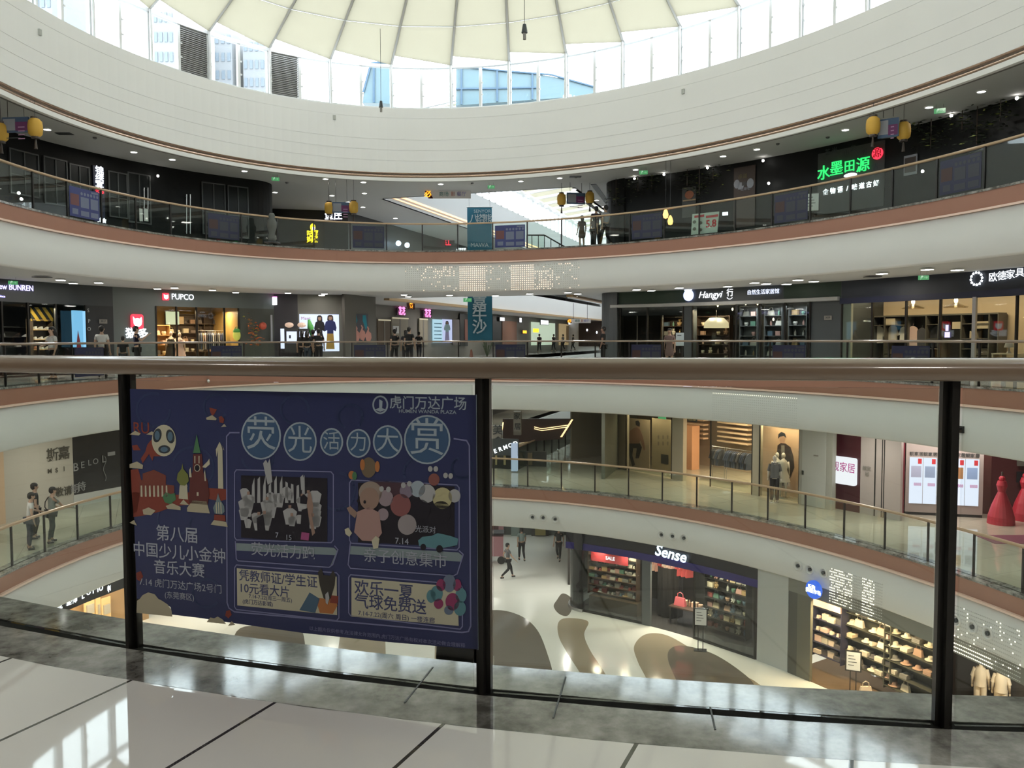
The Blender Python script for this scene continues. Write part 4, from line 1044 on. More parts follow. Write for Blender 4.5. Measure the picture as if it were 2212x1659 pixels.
# simplified event posters stuck on the far glass
PBLUE = mat('poster_blue', (0.030,0.040,0.16), .45); PLIGHT = mat('poster_pale', (0.30,0.33,0.42), .5); PRED = mat('poster_rust', (0.25,0.07,0.05), .5); BRT = (PBLUE, mat('poster_pale2', (.14,.16,.24), .5), mat('poster_rust2', (.14,.05,.05), .5))
def glass_frame(i, z):
    t, t1 = t_of_s(s_mid+i*STEP), t_of_s(s_mid+(i+1)*STEP); P, N = E(t,0); Q, N1 = E(t1,0)
    return Fr(Vector(((P.x+Q.x)/2, (P.y+Q.y)/2, z)), (N+N1))
def pane_index(x, y):
    t = t_at(x, y, 0.0); return int(((s_of_t(t)-s_mid) % PERIM)//STEP)
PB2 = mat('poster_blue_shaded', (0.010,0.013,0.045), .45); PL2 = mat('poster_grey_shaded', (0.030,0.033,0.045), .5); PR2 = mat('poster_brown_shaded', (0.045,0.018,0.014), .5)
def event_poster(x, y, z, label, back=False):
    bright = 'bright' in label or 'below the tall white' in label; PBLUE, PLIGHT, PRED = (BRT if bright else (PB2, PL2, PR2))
    F = glass_frame(pane_index(x, y), z); S = thing('event_poster', label, 'poster', F.P(0,.1,0)); s = -1 if back else 1; w0 = -.012 if True else .012
    def B(u0,u1,v0,v1,k,m,n):
        b = MB(); F.box(b, u0, u1, v0, v1, w0-.003*k, w0-.003*k-.0025) if s < 0 else F.box(b, u0, u1, v0, v1, .008+.003*k, .0105+.003*k); return b.obj(n, m, S)
    B(-.66,.66,.10,1.02,0,PBLUE,'sheet')
    for (a, c, e, f, m, n) in ((-.62,-.25,.45,.80,PRED,'skyline_print'),(-.55,-.30,.18,.35,PLIGHT,'text_block'),(-.18,.18,.42,.75,PLIGHT,'photo_print'),(.26,.60,.42,.75,PLIGHT,'photo_print'),(-.18,.18,.16,.32,PLIGHT,'caption_box'),(.26,.60,.16,.32,PLIGHT,'caption_box'),(.30,.62,.92,.98,PLIGHT,'logo_print')):
        B(a, c, e, f, 1, m, n)
    for k in range(6):
        b = MB(); F.disc(b, -.13+.14*k, .85, .05, .05, .0115, .014) if s > 0 else F.disc(b, -.13+.14*k, .85, .05, .05, -.018, -.0155); b.obj('title_disc', PLIGHT, S)
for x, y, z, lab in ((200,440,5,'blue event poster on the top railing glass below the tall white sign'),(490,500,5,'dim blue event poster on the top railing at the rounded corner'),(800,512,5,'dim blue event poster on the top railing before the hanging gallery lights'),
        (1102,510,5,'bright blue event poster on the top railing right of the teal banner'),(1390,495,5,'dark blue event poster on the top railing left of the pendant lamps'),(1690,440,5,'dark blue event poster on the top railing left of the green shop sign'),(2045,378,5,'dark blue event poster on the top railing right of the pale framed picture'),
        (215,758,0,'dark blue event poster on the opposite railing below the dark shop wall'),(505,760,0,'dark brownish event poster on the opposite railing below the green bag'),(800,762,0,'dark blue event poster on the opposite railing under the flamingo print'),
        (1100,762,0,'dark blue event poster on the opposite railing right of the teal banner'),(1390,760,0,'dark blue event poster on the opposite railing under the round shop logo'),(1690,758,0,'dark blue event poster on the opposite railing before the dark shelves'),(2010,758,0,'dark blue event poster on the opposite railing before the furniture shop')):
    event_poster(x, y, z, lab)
# white price poster tied on the railing
Fp = glass_frame(pane_index(1535, 480), 5); Fp2 = glass_frame(pane_index(1535,480), 5)
S = thing('price_poster', 'white price poster with red 5.8 leaning on the top railing', 'poster', Fp.P(0,0,0))
u0, v0 = Fp.uv(1492, 462); u1, v1 = Fp.uv(1549, 503)
pts = [Fp.px(1492,462,-.10), Fp.px(1550,456,-.10), Fp.px(1546,501,-.10), Fp.px(1489,507,-.10)]
b = MB(); b.prism(pts, -Fp.N*-.01); b.obj('sheet', mat('matte_white_print', (.62,.66,.62), .6), S)
text('red_numerals', '5.8', Fp, 1533, 483, 18, mat('red_print', (.55,.04,.05), .5), S, w=-.085, bold=.03)
for x0, x1 in ((1497,1518),(1522,1548)): board(Fp, x0, 464, x1, 469, -.09, -.085, mat('red_print', (.55,.04,.05), .5), S, 'red_heading')
b = MB()
for x, y in ((1510,481),(1510,496),(1497,479),(1497,494)): u, v = Fp.uv(x, y); Fp.disc(b, u, v, .08, .06, -.09, -.085, 12)
b.obj('dish_picture', mat('dish_print', (.16,.14,.12), .6), S)
# little balustrade in the far opening
R = thing('gallery_balustrade', 'dark framed balustrade with a sloping end in front of the far gallery', 'railing', at_Y(1150, 520, 39.0))
P = at_Y(1138,508,39.2); Q = at_Y(1176,508,39.2); W_ = at_Y(1232,540,39.2)
b = MB(); b.tube([P,Q], .035, 6); b.tube([Q,W_], .035, 6); b.obj('handrail', BLACK, R)
for x in (1138,1149,1163,1176,1190,1208):
    A = at_Y(x, 508 if x <= 1176 else 508+(x-1176)*.57, 39.2); b = MB(); b.tube([A, Vector((A.x,A.y,5.0))], .02, 5); b.obj('post', BLACK, R)
b = MB(); b.hexa([Vector((p.x+dx, p.y+dy, zz)) for zz in (5.0, P.z-.04) for p, dx, dy in ((P,0,-.01),(Q,0,-.01),(Q,0,.01),(P,0,.01))]); b.obj('glass_panel', RGLASS, R)
# ================================================================ CAMERA STOREY, OPPOSITE SIDE
def A0(name, x0, x1, z0, z1, m, thick=.12, d=D0): return arc(name, x0, x1, d, z0, z1, m, thick)
def backwall(x0, x1, depth, m, name='wall_shop_back', z0=0, z1=3.3, d=D0): return arc(name, x0, x1, d+depth, z0, z1, m)
def sidewall(x, depth, m, z0=0, z1=3.3, d=D0):
    P, N, t = on_wall(x, 700, d); b = MB(); R = Vector((N.y,-N.x,0)); P = Vector((P.x,P.y,0))
    b.hexa([Vector((q.x,q.y,z)) for z in (z0,z1) for q in (P-R*.06, P+R*.06, P+R*.06+N*depth, P-R*.06+N*depth)])
    return struct('wall_shop_side', b, m)
def pane(x0, x1, z0, z1, label, d=D0-.02, mull=(), m=SGLASS, mm=POST, name='shop_window'):
    """flat glazing between two pixel columns"""
    P, N, t = on_wall((x0+x1)/2, 700, d); F = Fr((P.x,P.y,0), N); W = thing(name, label, 'window', F.P(0,z0,0))
    ua, ub = F.uv(x0,700)[0], F.uv(x1,700)[0]
    b = MB(); F.box(b, ua, ub, z0, z1, 0, .012); b.obj('pane', m, W)
    b = MB()
    for f in (0, *mull, 1): 
        u = ua+(ub-ua)*f; F.box(b, u-.025, u+.025, z0, z1, -.03, .04)
    F.box(b, ua, ub, z0, z0+.06, -.03, .04)
    b.obj('mullions', mm, W); return F
# -- far-left sports shop
A0('wall_sports_band', -160, 245, 2.55, 3.3, CHAR); A0('wall_sports_pier', 186, 245, 0, 2.55, mat('near_black_panel', (.022,.024,.026), .5)); backwall(-160, 245, 3.0, BLACK)
sidewall(245, 3.0, CHAR); sidewall(-150, 3.0, CHAR)
F = wallframe(32, 621, D0-.02); S = sign('shop_sign', 'violet-white lit shop name on the dark band at the far left', F)
text('lettering', 'New BUNREN', F, 29, 621, 14, glow('violet_white_sign', (.55,.50,1.0), 2.6), S, w=.03, bold=.01, sx=.95)
text('small_lettering', 'since', F, 3, 640, 6, GPURP, S, w=.03)
for a, b0, lab in ((-60,3,'dark sports shop window cut by the left edge'),(4,60,'dark sports shop window left of the striped shelf'),(61,120,'sports shop window in front of the striped shelf'),(121,185,'sports shop window crossed by the cyan lightbox')):
    pane(a, b0, 0, 2.55, lab)
SHC = pal('shoe_leather', [(.60,.58,.55), (.05,.05,.05), (.45,.20,.12), (.35,.33,.32)])
F = wallframe(35, 700, D0+1.6); shelves(F, -1.0, 0.7, .2, 4, .36, 0, .32, BLACK, ['shoe'], SHC, 'on the dark wall shelves of the far-left sports shop', 'dark shelf of pale shoes behind the far-left window', fill=.55)
F = wallframe(91, 700, D0+.9); YST = mat('yellow_black_stripe', (.34,.22,.03), .6)
m = YST; nt = m.node_tree; wv = nt.nodes.new('ShaderNodeTexWave'); wv.inputs['Scale'].default_value = 1.6; wv.bands_direction = 'DIAGONAL'; tc = nt.nodes.new('ShaderNodeTexCoord'); cr = nt.nodes.new('ShaderNodeValToRGB')
cr.color_ramp.elements[0].position = .45; cr.color_ramp.elements[0].color = (.01,.01,.01,1); cr.color_ramp.elements[1].position = .5; cr.color_ramp.elements[1].color = (.45,.28,.03,1)
nt.links.new(tc.outputs['Object'], wv.inputs['Vector']); nt.links.new(wv.outputs['Color'], cr.inputs[0]); nt.links.new(cr.outputs[0], nt.nodes['Principled BSDF'].inputs['Base Color'])
b = MB(); F.box(b, -.42, .47, 1.95-F.o.z, 2.45-F.o.z, -.05, .0); b.obj('striped_header', YST, label='yellow and black striped header over the white shoes in the sports shop', cat='header board')
shelves(F, -.40, .45, .1, 5, .36, 0, .32, mat('dark_brown_shelf', (.08,.055,.035), .5), ['shoe'], SHC[:1]*3+SHC[2:3], 'on the shelf under the yellow and black striped header', 'brown shelf of white shoes under the striped header in the sports shop', boardm=WOODO, fill=1.0, step=.2)
lampw(91, D0+.2, 2.4, 60, (1,.85,.6), .3); lampw(20, D0+1.0, 2.4, 40, (1,.9,.8), .3)
F = wallframe(168, 705, D0-.25); S = sign('light_column', 'tall cyan lightbox column beside the sports shop window', F, cat='lightbox')
board(F, 155, 671, 175, 750, 0, .10, GCYAN, S, 'lit_face'); board(F, 175, 672, 181, 750, -.25, .10, glow('cyan_lightbox_side', (.28,.62,.95), 1.1), S, 'lit_side'); 
u, v = F.uv(166, 735); b = MB(); b.prism([F.P(u-.12,v-.5,.10), F.P(u+.14,v-.5,.10), F.P(u+.06,v-.1,.10), F.P(u-.03,v+.35,.10), F.P(u-.09,v-.1,.10)], -F.N*.01); b.obj('red_figure', mat('dark_red_print', (.16,.02,.03), .5), S)
for (x, y, tx) in ((190,671,'S'),(192,694,'P'),(192,711,'O')): 
    F = wallframe(x, y, D0-.02); S = sign('wall_letter', 'small grey letter-like mark on the dark pier, %s of three' % {'S':'top','P':'middle','O':'lowest'}[tx], F, cat='sign'); text('lettering', tx, F, x, y, 9, GREYW, S, w=.01)
F = wallframe(222, 694, D0-.02); S = sign('unit_plate', 'small grey unit number plate on the dark pier left of the cat sign', F); board(F, 214, 690, 231, 699, 0, .02, GREYP, S, 'plate'); text('lettering', '3017', F, 222, 694, 5, CHAR, S, w=.022)
# -- grey-green front with cat sign and warm shop
A0('wall_warm_shop_pier', 245, 336, 0, 2.62, GREYG); A0('wall_warm_shop_band', 245, 592, 2.62, 3.3, GREYG); A0('wall_warm_shop_end', 515, 592, 0, 2.62, mat('dark_olive_wall', (.075,.082,.068), .6))
F = wallframe(294, 691, D0-.02); S = sign('shop_sign', 'red rounded-square lit sign with a white cat head above two white characters', F)
def roundrect(F, uc, vc, hu, hv, r, w0, w1, n=5):
    P = []
    for cx, cy, a0 in ((uc+hu-r,vc+hv-r,0),(uc-hu+r,vc+hv-r,90),(uc-hu+r,vc-hv+r,180),(uc+hu-r,vc-hv+r,270)):
        for k in range(n+1):
            a = math.radians(a0+90*k/n); P.append(F.P(cx+r*math.cos(a), cy+r*math.sin(a), w0))
    return P, -F.N*(w1-w0)
u, v = F.uv(295, 695)
def cat_sign(F, u, v, s, S):
    P, off = roundrect(F, u, v, .26*s, .29*s, .09*s, 0, .06); b = MB(); b.prism(P, off); b.obj('red_panel', GRED, S)
    b = MB(); q = [(-.19,.20),(-.12,.12),(0,.14),(.10,.12),(.17,.19),(.19,.02),(.16,-.12),(.06,-.20),(-.06,-.20),(-.16,-.10),(-.18,.05)]
    b.prism([F.P(u+a*s, v+c*s, .06) for a, c in q], -F.N*.02); b.obj('cat_head', glow('bright_white_sign', (0.9,0.95,1.0), 1.9), S)
cat_sign(F, u, v, 1.0, S)
text('lettering', '猫多', F, 295, 721, 19, glow('bright_white_sign', (0.9,0.95,1.0), 1.9), S, w=.03, bold=.03, sx=1.15)
F = wallframe(383, 641, D0-.02); S = sign('shop_sign', 'bright white lit letters after a small red cat logo, above the warm shop', F)
u, v = F.uv(357, 641); cat_sign(F, u, v, .5, S)
text('lettering', 'PUPCO', F, 394, 642, 14, glow('bright_white_sign', (0.9,0.95,1.0), 1.9), S, w=.03, bold=.01, sx=.92)
OAKW = mat('golden_oak_panel', (.42,.27,.09), .5, noise=.2, nscale=1.5)
backwall(330, 592, 3.2, OAKW); sidewall(336, 3.2, OAKW); sidewall(516, 3.2, OAKW)
for a, b0, lab in ((337,424,'warm shop window showing the pink dress, left pane'),(425,484,'warm shop window, middle pane over the clothes rail'),(485,515,'warm shop window, narrow right pane behind the green bag')): pane(a, b0, 0, 2.62, lab, mull=(.5,) if b0-a > 60 else ())
for x in (365, 420, 475): lampw(x, D0+1.0, 2.5, 75, (1,.70,.42), .5)
FW = wallframe(378, 700, D0+2.4); W0 = -FW.o.z
S = thing('menu_lightbox', 'pale green-yellow lit picture panel on the back wall of the warm shop', 'lightbox', FW.P(0,2,0)); board(FW, 358, 673, 386, 701, 0, .05, glow('pale_yellow_lightbox', (.85,.88,.55), 1.1), S, 'lit_face'); board(FW, 386, 684, 396, 700, 0, .05, glow('orange_lightbox', (.9,.45,.15), .9), S, 'orange_face')
F = wallframe(350, 700, D0+1.6); shelves(F, -.4, .35, .1, 4, .42, 0, .3, WOODO, ['box','pot','bag'], WARMC, 'on the oak shelf at the left of the warm shop', 'oak shelf of packages at the left end of the warm shop', fill=.9)
for x_, lab_ in ((405,'oak wall shelf of mixed goods behind the mannequins'),(470,'oak wall shelf of mixed goods behind the clothes rail')):
    F = wallframe(x_, 700, D0+2.6); shelves(F, -.9, .8, .2, 5, .42, 0, .3, WOODM, ['fold','box','hat','bag','pot'], WARMC+CLOTHC[:3], 'on the ' + lab_[:14] + ' ' + ('behind the mannequins' if x_ < 450 else 'behind the clothes rail'), lab_, fill=.8)
F = wallframe(432, 700, D0+1.0); rack(F, -.2, 1.15, 1.65-F.o.z, 0, 13, CLOTHC, 'on the rail of the warm oak shop', 'steel clothes rail in the middle of the warm oak shop')
MQ = mat('mannequin_skin', (.62,.50,.42), .5)
P = wallframe(387, 700, D0+.9).P(0,0,0); P.z = 0; mannequin(P, .3, MQ, mat('pink_dress', (.70,.48,.46), .8), 'mannequin in a short pink dress in the warm oak shop', 1.55)
P = wallframe(368, 700, D0+1.1).P(0,0,0); P.z = 0; mannequin(P, .3, MQ, mat('black_dress', (.03,.03,.035), .8), 'mannequin in a dark patterned dress beside the pink dress', 1.6)
def figure_bag(x, y, d, label, body, lid, h):
    F = wallframe(x, y, d); B_ = thing('backpack', label, 'bag', F.P(0,-.35*h,0))
    b = MB(); b.ball(F.P(0,-.05*h,0), (.20*h,.12*h,.28*h), 12, 8); b.obj('body', body, B_, smooth=True)
    b = MB(); b.ball(F.P(0,.16*h,0), (.19*h,.12*h,.14*h), 12, 6); b.obj('top_flap', lid, B_, smooth=True)
    b = MB(); b.ball(F.P(0,-.10*h,.10*h), (.12*h,.05*h,.12*h), 10, 6); b.obj('front_pocket', body, B_, smooth=True)
    b = MB(); b.tube([F.P(-.1*h,.25*h,0), F.P(-.05*h,.36*h,0), F.P(.05*h,.36*h,0), F.P(.1*h,.25*h,0)], .015, 5); b.obj('handle', lid, B_)
figure_bag(511, 722, D0-.5, 'yellow and green character-like backpack on display at the warm shop corner', mat('lemon_nylon', (.62,.68,.12), .5), mat('grass_green_nylon', (.08,.30,.06), .5), .85)
# orange hanging decoration
F = wallframe(545, 700, D0-.25); S = sign('floral_garland', 'orange and copper floral garland hanging on the dark olive wall', F, cat='decoration')
for nm, cm, q in (('copper_petals', mat('copper_petal', (.34,.14,.06), .5), 60), ('orange_petals', mat('orange_petal', (.55,.13,.03), .5), 40), ('green_leaves', mat('olive_leaf', (.22,.22,.05), .5), 25)):
    b = MB()
    for k in range(q):
        f = k/q; x = 535+22*f if nm != 'orange_petals' else 533+35*RNGC.random(); y = 686+60*f if nm != 'orange_petals' else 700+45*RNGC.random()
        u, v = F.uv(x+RNGC.gauss(0,4), y+RNGC.gauss(0,4)); c = F.P(u, v, RNGC.uniform(0,.15)); R = Matrix.Rotation(RNGC.uniform(0,6), 3, 'Z') @ Matrix.Rotation(RNGC.uniform(-1.4,1.4), 3, 'X')
        b.add([c + R @ Vector(p) for p in ((-.07,0,0),(0,.04,.01),(.07,0,0),(0,-.04,.01))], [(0,1,2,3)])
    b.obj(nm, cm, S)
b = MB(); b.ball(F.px(566,704,.1), (.17,.17,.17), 10, 7); b.obj('red_flower_ball', mat('coral_petal', (.50,.09,.05), .5), S)
# -- dark kiosk bay
A0('wall_kiosk_bay', 592, 643, 0, 3.3, mat('violet_black_panel', (.038,.036,.042), .5)); A0('wall_lightbox_bay', 643, 738, 0, 3.3, mat('stone_grey_panel', (.17,.165,.14), .6))
F = wallframe(591, 650, D0-.1); S = sign('blade_sign', 'small white and red blade sign projecting over the dark kiosk bay', F); board(F, 588, 643, 594, 659, 0, .3, glow('bright_white_sign', (0.9,0.95,1.0), 1.9), S, 'lit_face'); board(F, 588, 641, 594, 644, 0, .3, GPINK, S, 'red_cap')
F = wallframe(585, 700, D0-.1); S = sign('blade_sign', 'tall thin pale edge-lit panel at the left of the kiosk', F); board(F, 584, 680, 588, 738, 0, .05, mat('pale_edge', (.35,.36,.38), .5), S, 'panel')
def pxthing(name, label, cat, x0, y0, x1, y1, d, m, face=None, depth=.5):
    F = wallframe((x0+x1)/2, (y0+y1)/2, d); S = sign(name, label, F, cat=cat); board(F, x0, y0, x1, y1, -depth, 0, m, S, 'body'); return F, S
F, S = pxthing('vending_kiosk', 'dark kiosk with a bright white screen and rounded coloured lamps on top', 'kiosk', 616, 710, 645, 762, D0-.9, mat('kiosk_body', (.05,.05,.05), .5))
board(F, 619, 716, 641, 741, 0, .02, GBOX, S, 'screen'); board(F, 624, 724, 628, 731, .02, .03, CHAR, S, 'picture'); board(F, 606, 710, 614, 753, 0, .02, GBOX, S, 'side_screen')
b = MB(); b.ball(F.px(626,702,-.1), (.20,.15,.12), 12, 6); b.obj('top_lamp', mat('pink_cream_lamp', (.6,.45,.38), .5, emit=.4, ecol=(1,.7,.5)), S)
F, S = pxthing('vending_kiosk', 'second dark kiosk with a white screen left of the fashion lightbox', 'kiosk', 646, 710, 668, 762, D0-.9, mat('kiosk_body', (.05,.05,.05), .5))
board(F, 647, 716, 666, 738, 0, .02, GBOX, S, 'screen'); b = MB(); b.ball(F.px(653,702,-.1), (.20,.15,.12), 12, 6); b.obj('top_lamp', mat('pink_cream_lamp', (.6,.45,.38), .5), S)
F = wallframe(670, 708, D0-.6); S = sign('display_umbrella', 'slim closed green and cream umbrella leaning before the fashion lightbox', F, cat='umbrella')
b = MB(); b.tube([F.px(667,690), F.px(671,708), F.px(674,732)], [.05,.15,.02], 8); b.obj('canopy', mat('leaf_green_cloth', (.10,.42,.10), .6), S, smooth=True)
b = MB(); b.tube([F.px(671,706,.02), F.px(675,725,.02)], [.12,.02], 8); b.obj('cream_cloth', mat('cream_cloth', (.5,.5,.3), .6), S)
# fashion lightbox
F = wallframe(690, 718, D0-.02); S = sign('fashion_lightbox', 'large cool-white lightbox picturing two fashion figures, one in black, one in navy and mustard', F, cat='lightbox')
board(F, 647, 679, 732, 759, 0, .05, GBOX, S, 'lit_face')
def figure_print(F, S, cx, ytop, ybot, hairm, topm, botm, w0=.052, skin=None, wide=1.0, pose=0):
    H = ybot-ytop; skin = skin or mat('printed_skin', (.45,.27,.20), .6)
    def pg(pts, m, n, w):
        b = MB(); b.prism([F.px(cx+px_*H*.01*wide, ytop+py_*H*.01, w) for px_, py_ in pts], -F.N*.003); b.obj(n, m, S)
    pg([(-7,2),(-3,-1),(3,-1),(7,3),(8,14),(6,20),(-6,20),(-8,12)], hairm, 'printed_hair', w0)
    pg([(-4,4),(4,4),(4.5,10),(2,14),(-2,14),(-4.5,10)], skin, 'printed_face', w0+.004)
    pg([(-3,14),(3,14),(12,19),(16,36),(14,46),(8,42),(8,52),(-8,52),(-8,42),(-14,46),(-16,36),(-12,19)], topm, 'printed_top', w0+.003)
    if pose == 0: pg([(-8,50),(8,50),(11,96),(-11,96)], botm, 'printed_skirt', w0+.002)
    else: pg([(-8,50),(8,50),(12,62),(6,96),(1,96),(2,70),(-4,70),(-5,96),(-10,96)], botm, 'printed_trousers', w0+.002)
BLKP = mat('black_print', (.012,.012,.016), .6); NAVP = mat('navy_print', (.02,.03,.14), .6); MUST = mat('mustard_print', (.45,.28,.06), .6)
figure_print(F, S, 690, 682, 757, BLKP, BLKP, BLKP, pose=1); figure_print(F, S, 713, 681, 757, WOODM, NAVP, MUST, wide=1.1)
text('pink_lettering', 'Meet', F, 660, 688, 8, mat('pink_print', (.6,.2,.4), .5), S, w=.06)
# -- corner and gallery shops on the left of the corridor
def gal_wall_fr(x, y, b=-3.75):
    r = ray(x, y); p0 = G(0,b); k = (p0-O).dot(GN)/r.dot(GN); P = O + r*k; return Fr(P, -GN)
FG = gal_wall_fr(850, 700)
class GFr(Fr): pass
def gthing(name, label, cat, x0, y0, x1, y1, m, w=.0, wt=.06, part='panel'):
    F = gal_wall_fr((x0+x1)/2, (y0+y1)/2, -3.75); F2 = Fr(F.P(0,0,w), F.N); S = thing(name, label, cat, F2.o); board(F2, x0, y0, x1, y1, 0, wt, m, S, part); return F2, S
strip('wall_flamingo_pier', [on_wall(738,700,D0)[0], at_Y(745,700,37.5), at_Y(812,700,40.5)], 0, 3.3, mat('warm_taupe', (.15,.14,.12), .6), side=1)
Fp = Fr(at_Y(780,710,38.8), (-.85,2.0,0)); Fp = Fr(Fp.P(0,0,.12), Fp.N)
S = thing('window_print', 'window picture of pink flamingo-like birds under teal leaves', 'poster', Fp.o)
board(Fp, 761, 678, 795, 742, 0, .03, mat('dim_violet_print', (.10,.10,.12), .6), S, 'sheet')
for x0, y0, x1, y1 in ((762,679,772,700),(783,681,793,713)):
    b = MB(); xm=(x0+x1)/2; b.prism([Fp.px(x0,y0,.03), Fp.px(xm+2,y0,.03), Fp.px(x1,y1-8,.03), Fp.px(xm+2,y1,.03), Fp.px(x0,y0+12,.03)], -Fp.N*.01); b.obj('teal_leaf', mat('teal_print', (.02,.25,.34), .5), S)
for x, y in ((769,705),(781,703),(794,706)):
    b = MB(); b.prism([Fp.px(x+p, y+q, .045) for p, q in ((-2,0),(0,-1),(3,4),(2,9),(7,14),(8,24),(4,34),(-3,30),(-6,18),(-2,10),(0,5))], -Fp.N*.01); b.obj('printed_bird', mat('salmon_bird_print', (.62,.30,.25), .5), S)
# lit doorways, pink signs, lightbox along the corridor
for x0, x1, y0, y1, m, lab in ((845,880,686,745,mat('beige_shopfront', (.33,.30,.23), .6),'beige lit shopfront under the left pink sign'),(904,922,688,745,mat('beige_shopfront', (.33,.30,.23), .6),'narrow beige shopfront under the right pink sign'),(815,842,690,745,mat('brown_shopfront', (.12,.09,.06), .6),'dim brown shopfront with dresses left of the pink signs')):
    F, S = gthing('shop_window', lab, 'window', x0, y0, x1, y1, m, .02); board(F, x0, y0, x1, y0+3, .06, .09, mat('pale_lintel', (.5,.48,.38), .5, emit=.3, ecol=(1,.9,.6)), S, 'lintel'); board(F, (x0+x1)/2-1, y0+3, (x0+x1)/2+1, y1, .06, .08, GREYP, S, 'mullion')
for i, (x, y) in enumerate(((866,673),(922,678))):
    F, S = gthing('shop_sign', 'pink lit two-character shop sign over the corridor, %s one' % ('left' if i == 0 else 'right'), 'sign', x-10, y-8, x+9, y+8, mat('plum_panel', (.06,.02,.05), .5), .1); text('lettering', '花花', F, x, y, 15, GPINK, S, w=.07, bold=.035, sx=.9)
F, S = gthing('advert_lightbox', 'pale blue corridor lightbox with a city picture', 'lightbox', 934, 690, 954, 740, glow('pale_cyan_lightbox', (.45,.72,.85), .9), .1, part='lit_face')
for k in range(5): board(F, 936, 698+k*8, 952, 700+k*8, .06, .065, mat('blue_print', (.2,.4,.55), .6), S, 'skyline_row')
F, S = gthing('advert_lightbox', 'lilac corridor lightbox with a person in pale clothes', 'lightbox', 955, 690, 975, 740, glow('lilac_lightbox', (.55,.62,.9), .9), .1, part='lit_face')
figure_print(F, S, 964, 694, 738, BLKP, mat('pale_cyan_print', (.4,.6,.65), .6), mat('lilac_print', (.45,.42,.7), .6), w0=.062)
F, S = gthing('notice_board', 'white framed notice above the heads in the corridor', 'poster', 848, 704, 860, 720, WHITEM, .12); u, v = F.uv(854, 712); b = MB(); F.disc(b, u, v, .10, .14, .06, .065, 12); b.obj('picture', BLKP, S)
F, S = gthing('shopfront_pier', 'pale pink illuminated pier before the black opening', 'pier', 977, 690, 991, 745, mat('pale_pink_pier', (.28,.24,.23), .6), .05)
F, S = gthing('shopfront', 'black shopfront opening left of the teal banner', 'shopfront', 992, 678, 1009, 748, BLACK, .05); board(F, 1002, 690, 1008, 735, .06, .08, mat('dim_red_goods', (.25,.10,.07), .5), S, 'goods_stack')
F = gal_wall_fr(887, 659, -1.2); S = thing('shop_sign', 'orange lit character sign hanging over the left side of the corridor', 'sign', F.o); board(F, 879, 650, 895, 668, -.02, .03, mat('maroon', (0.08,0.012,0.01), .5), S); text('lettering', '餐', F, 887, 659, 14, GORNG, S, w=.04, bold=.03)
b = MB(); b.tube([F.px(886,650), F.px(886,640)], .02, 5); b.obj('hanger_rod', POST, S)
# distant shops beyond the banner
def gs(x0, y0, x1, y1, m, lab, name='shopfront', cat='shopfront', w=.04): return gthing(name, lab, cat, x0, y0, x1, y1, m, w)
gs(1063, 682, 1082, 748, BLACK, 'black shopfront just right of the teal banner'); F, S = gs(1084, 694, 1115, 745, mat('copper_goods_wall', (.22,.11,.07), .5), 'copper-toned lit shopfront in the far corridor')
F, S = gs(1147, 697, 1198, 745, mat('mint_lit_shop', (.35,.42,.32), .5, emit=.55, ecol=(.75,.9,.7)), 'mint-white lit shopfront in the far corridor'); board(F, 1150, 710, 1162, 718, .06, .08, GYELL, S, 'yellow_panel')
F, S = gs(1207, 700, 1234, 745, mat('tan_lit_shop', (.30,.22,.11), .5, emit=.25, ecol=(1,.75,.4)), 'tan lit shopfront beside the mint one'); board(F, 1222, 704, 1228, 740, .06, .08, mat('amber_pillar', (.5,.32,.14), .5), S, 'amber_pillar')
FE = Fr(G(GLEN-.15, 3), GD); S = thing('wall_panel', 'dark brown wall end of the far corridor', 'wall panel', FE.o); board(FE, 1250, 694, 1312, 748, 0, .06, mat('dark_brown_wall', (.035,.016,.010), .5), S, 'panel')
for x0, y0, x1, y1, m, lab in ((1078,685,1089,694,GWHITE,'small white lit sign above the copper shopfront'),(1120,686,1126,697,GWHITE,'tiny white blade sign between copper and mint shopfronts'),(1166,691,1184,702,glow('bright_white_sign', (0.9,0.95,1.0), 1.9),'bright white sign over the mint shopfront'),(1127,713,1137,721,GORNG,'small orange lit sign left of the mint shopfront'),(1226,692,1236,702,glow('bright_white_sign', (0.9,0.95,1.0), 1.9),'white lit corner of the far hanging board')):
    F, S = gs(x0, y0, x1, y1, CHAR, lab, 'shop_sign', 'sign', .2); board(F, x0+1, y0+1, x1-1, y1-1, .06, .08, m, S, 'lit_face')
for i, (x, y) in enumerate(((1269,713),(1290,718))):
    P = FE.px(x, y, .2); b = MB(); b.ball(P, (.09,.09,.14), 8, 6); b.obj('wall_lamp', glow('bright_white_sign', (0.9,0.95,1.0), 1.9), label='tiny white lamp on the dark brown corridor wall, %s one' % ('left' if i == 0 else 'right'), cat='lamp')
# potted plant and tall plant by the banner
def plant(P, h, label, n=26, m=None):
    T_ = thing('potted_plant', label, 'plant', P); b = MB(); b.lathe(P, [(0,0),(.18,0),(.24,.40),(.22,.42),(.20,.36),(0,.36)], 14); b.obj('pot', mat('clay_pot', (.16,.12,.10), .6), T_)
    b = MB()
    for k in range(n):
        a = RNGC.uniform(0,6.28); L = h*RNGC.uniform(.5,1); dx = math.cos(a)*L*.55; dy = math.sin(a)*L*.55
        s = Vector((-math.sin(a), math.cos(a), 0))*.03; p0 = P+Vector((0,0,.38)); p1 = p0+Vector((dx*.5,dy*.5,L*.7)); p2 = p0+Vector((dx,dy,L*.75))
        b.add([p0-s*.4, p0+s*.4, p1+s, p1-s, p2], [(0,1,2,3),(3,2,4)])
    b.obj('leaves', m or mat('palm_leaf', (.05,.075,.035), .5), T_)
P = at_Y(1052, 735, 39.0); P.z = 0; plant(P, 1.25, 'potted palm behind the opposite railing at the foot of the teal banner')
P = at_Y(1018, 735, 38.6); P.z = 0
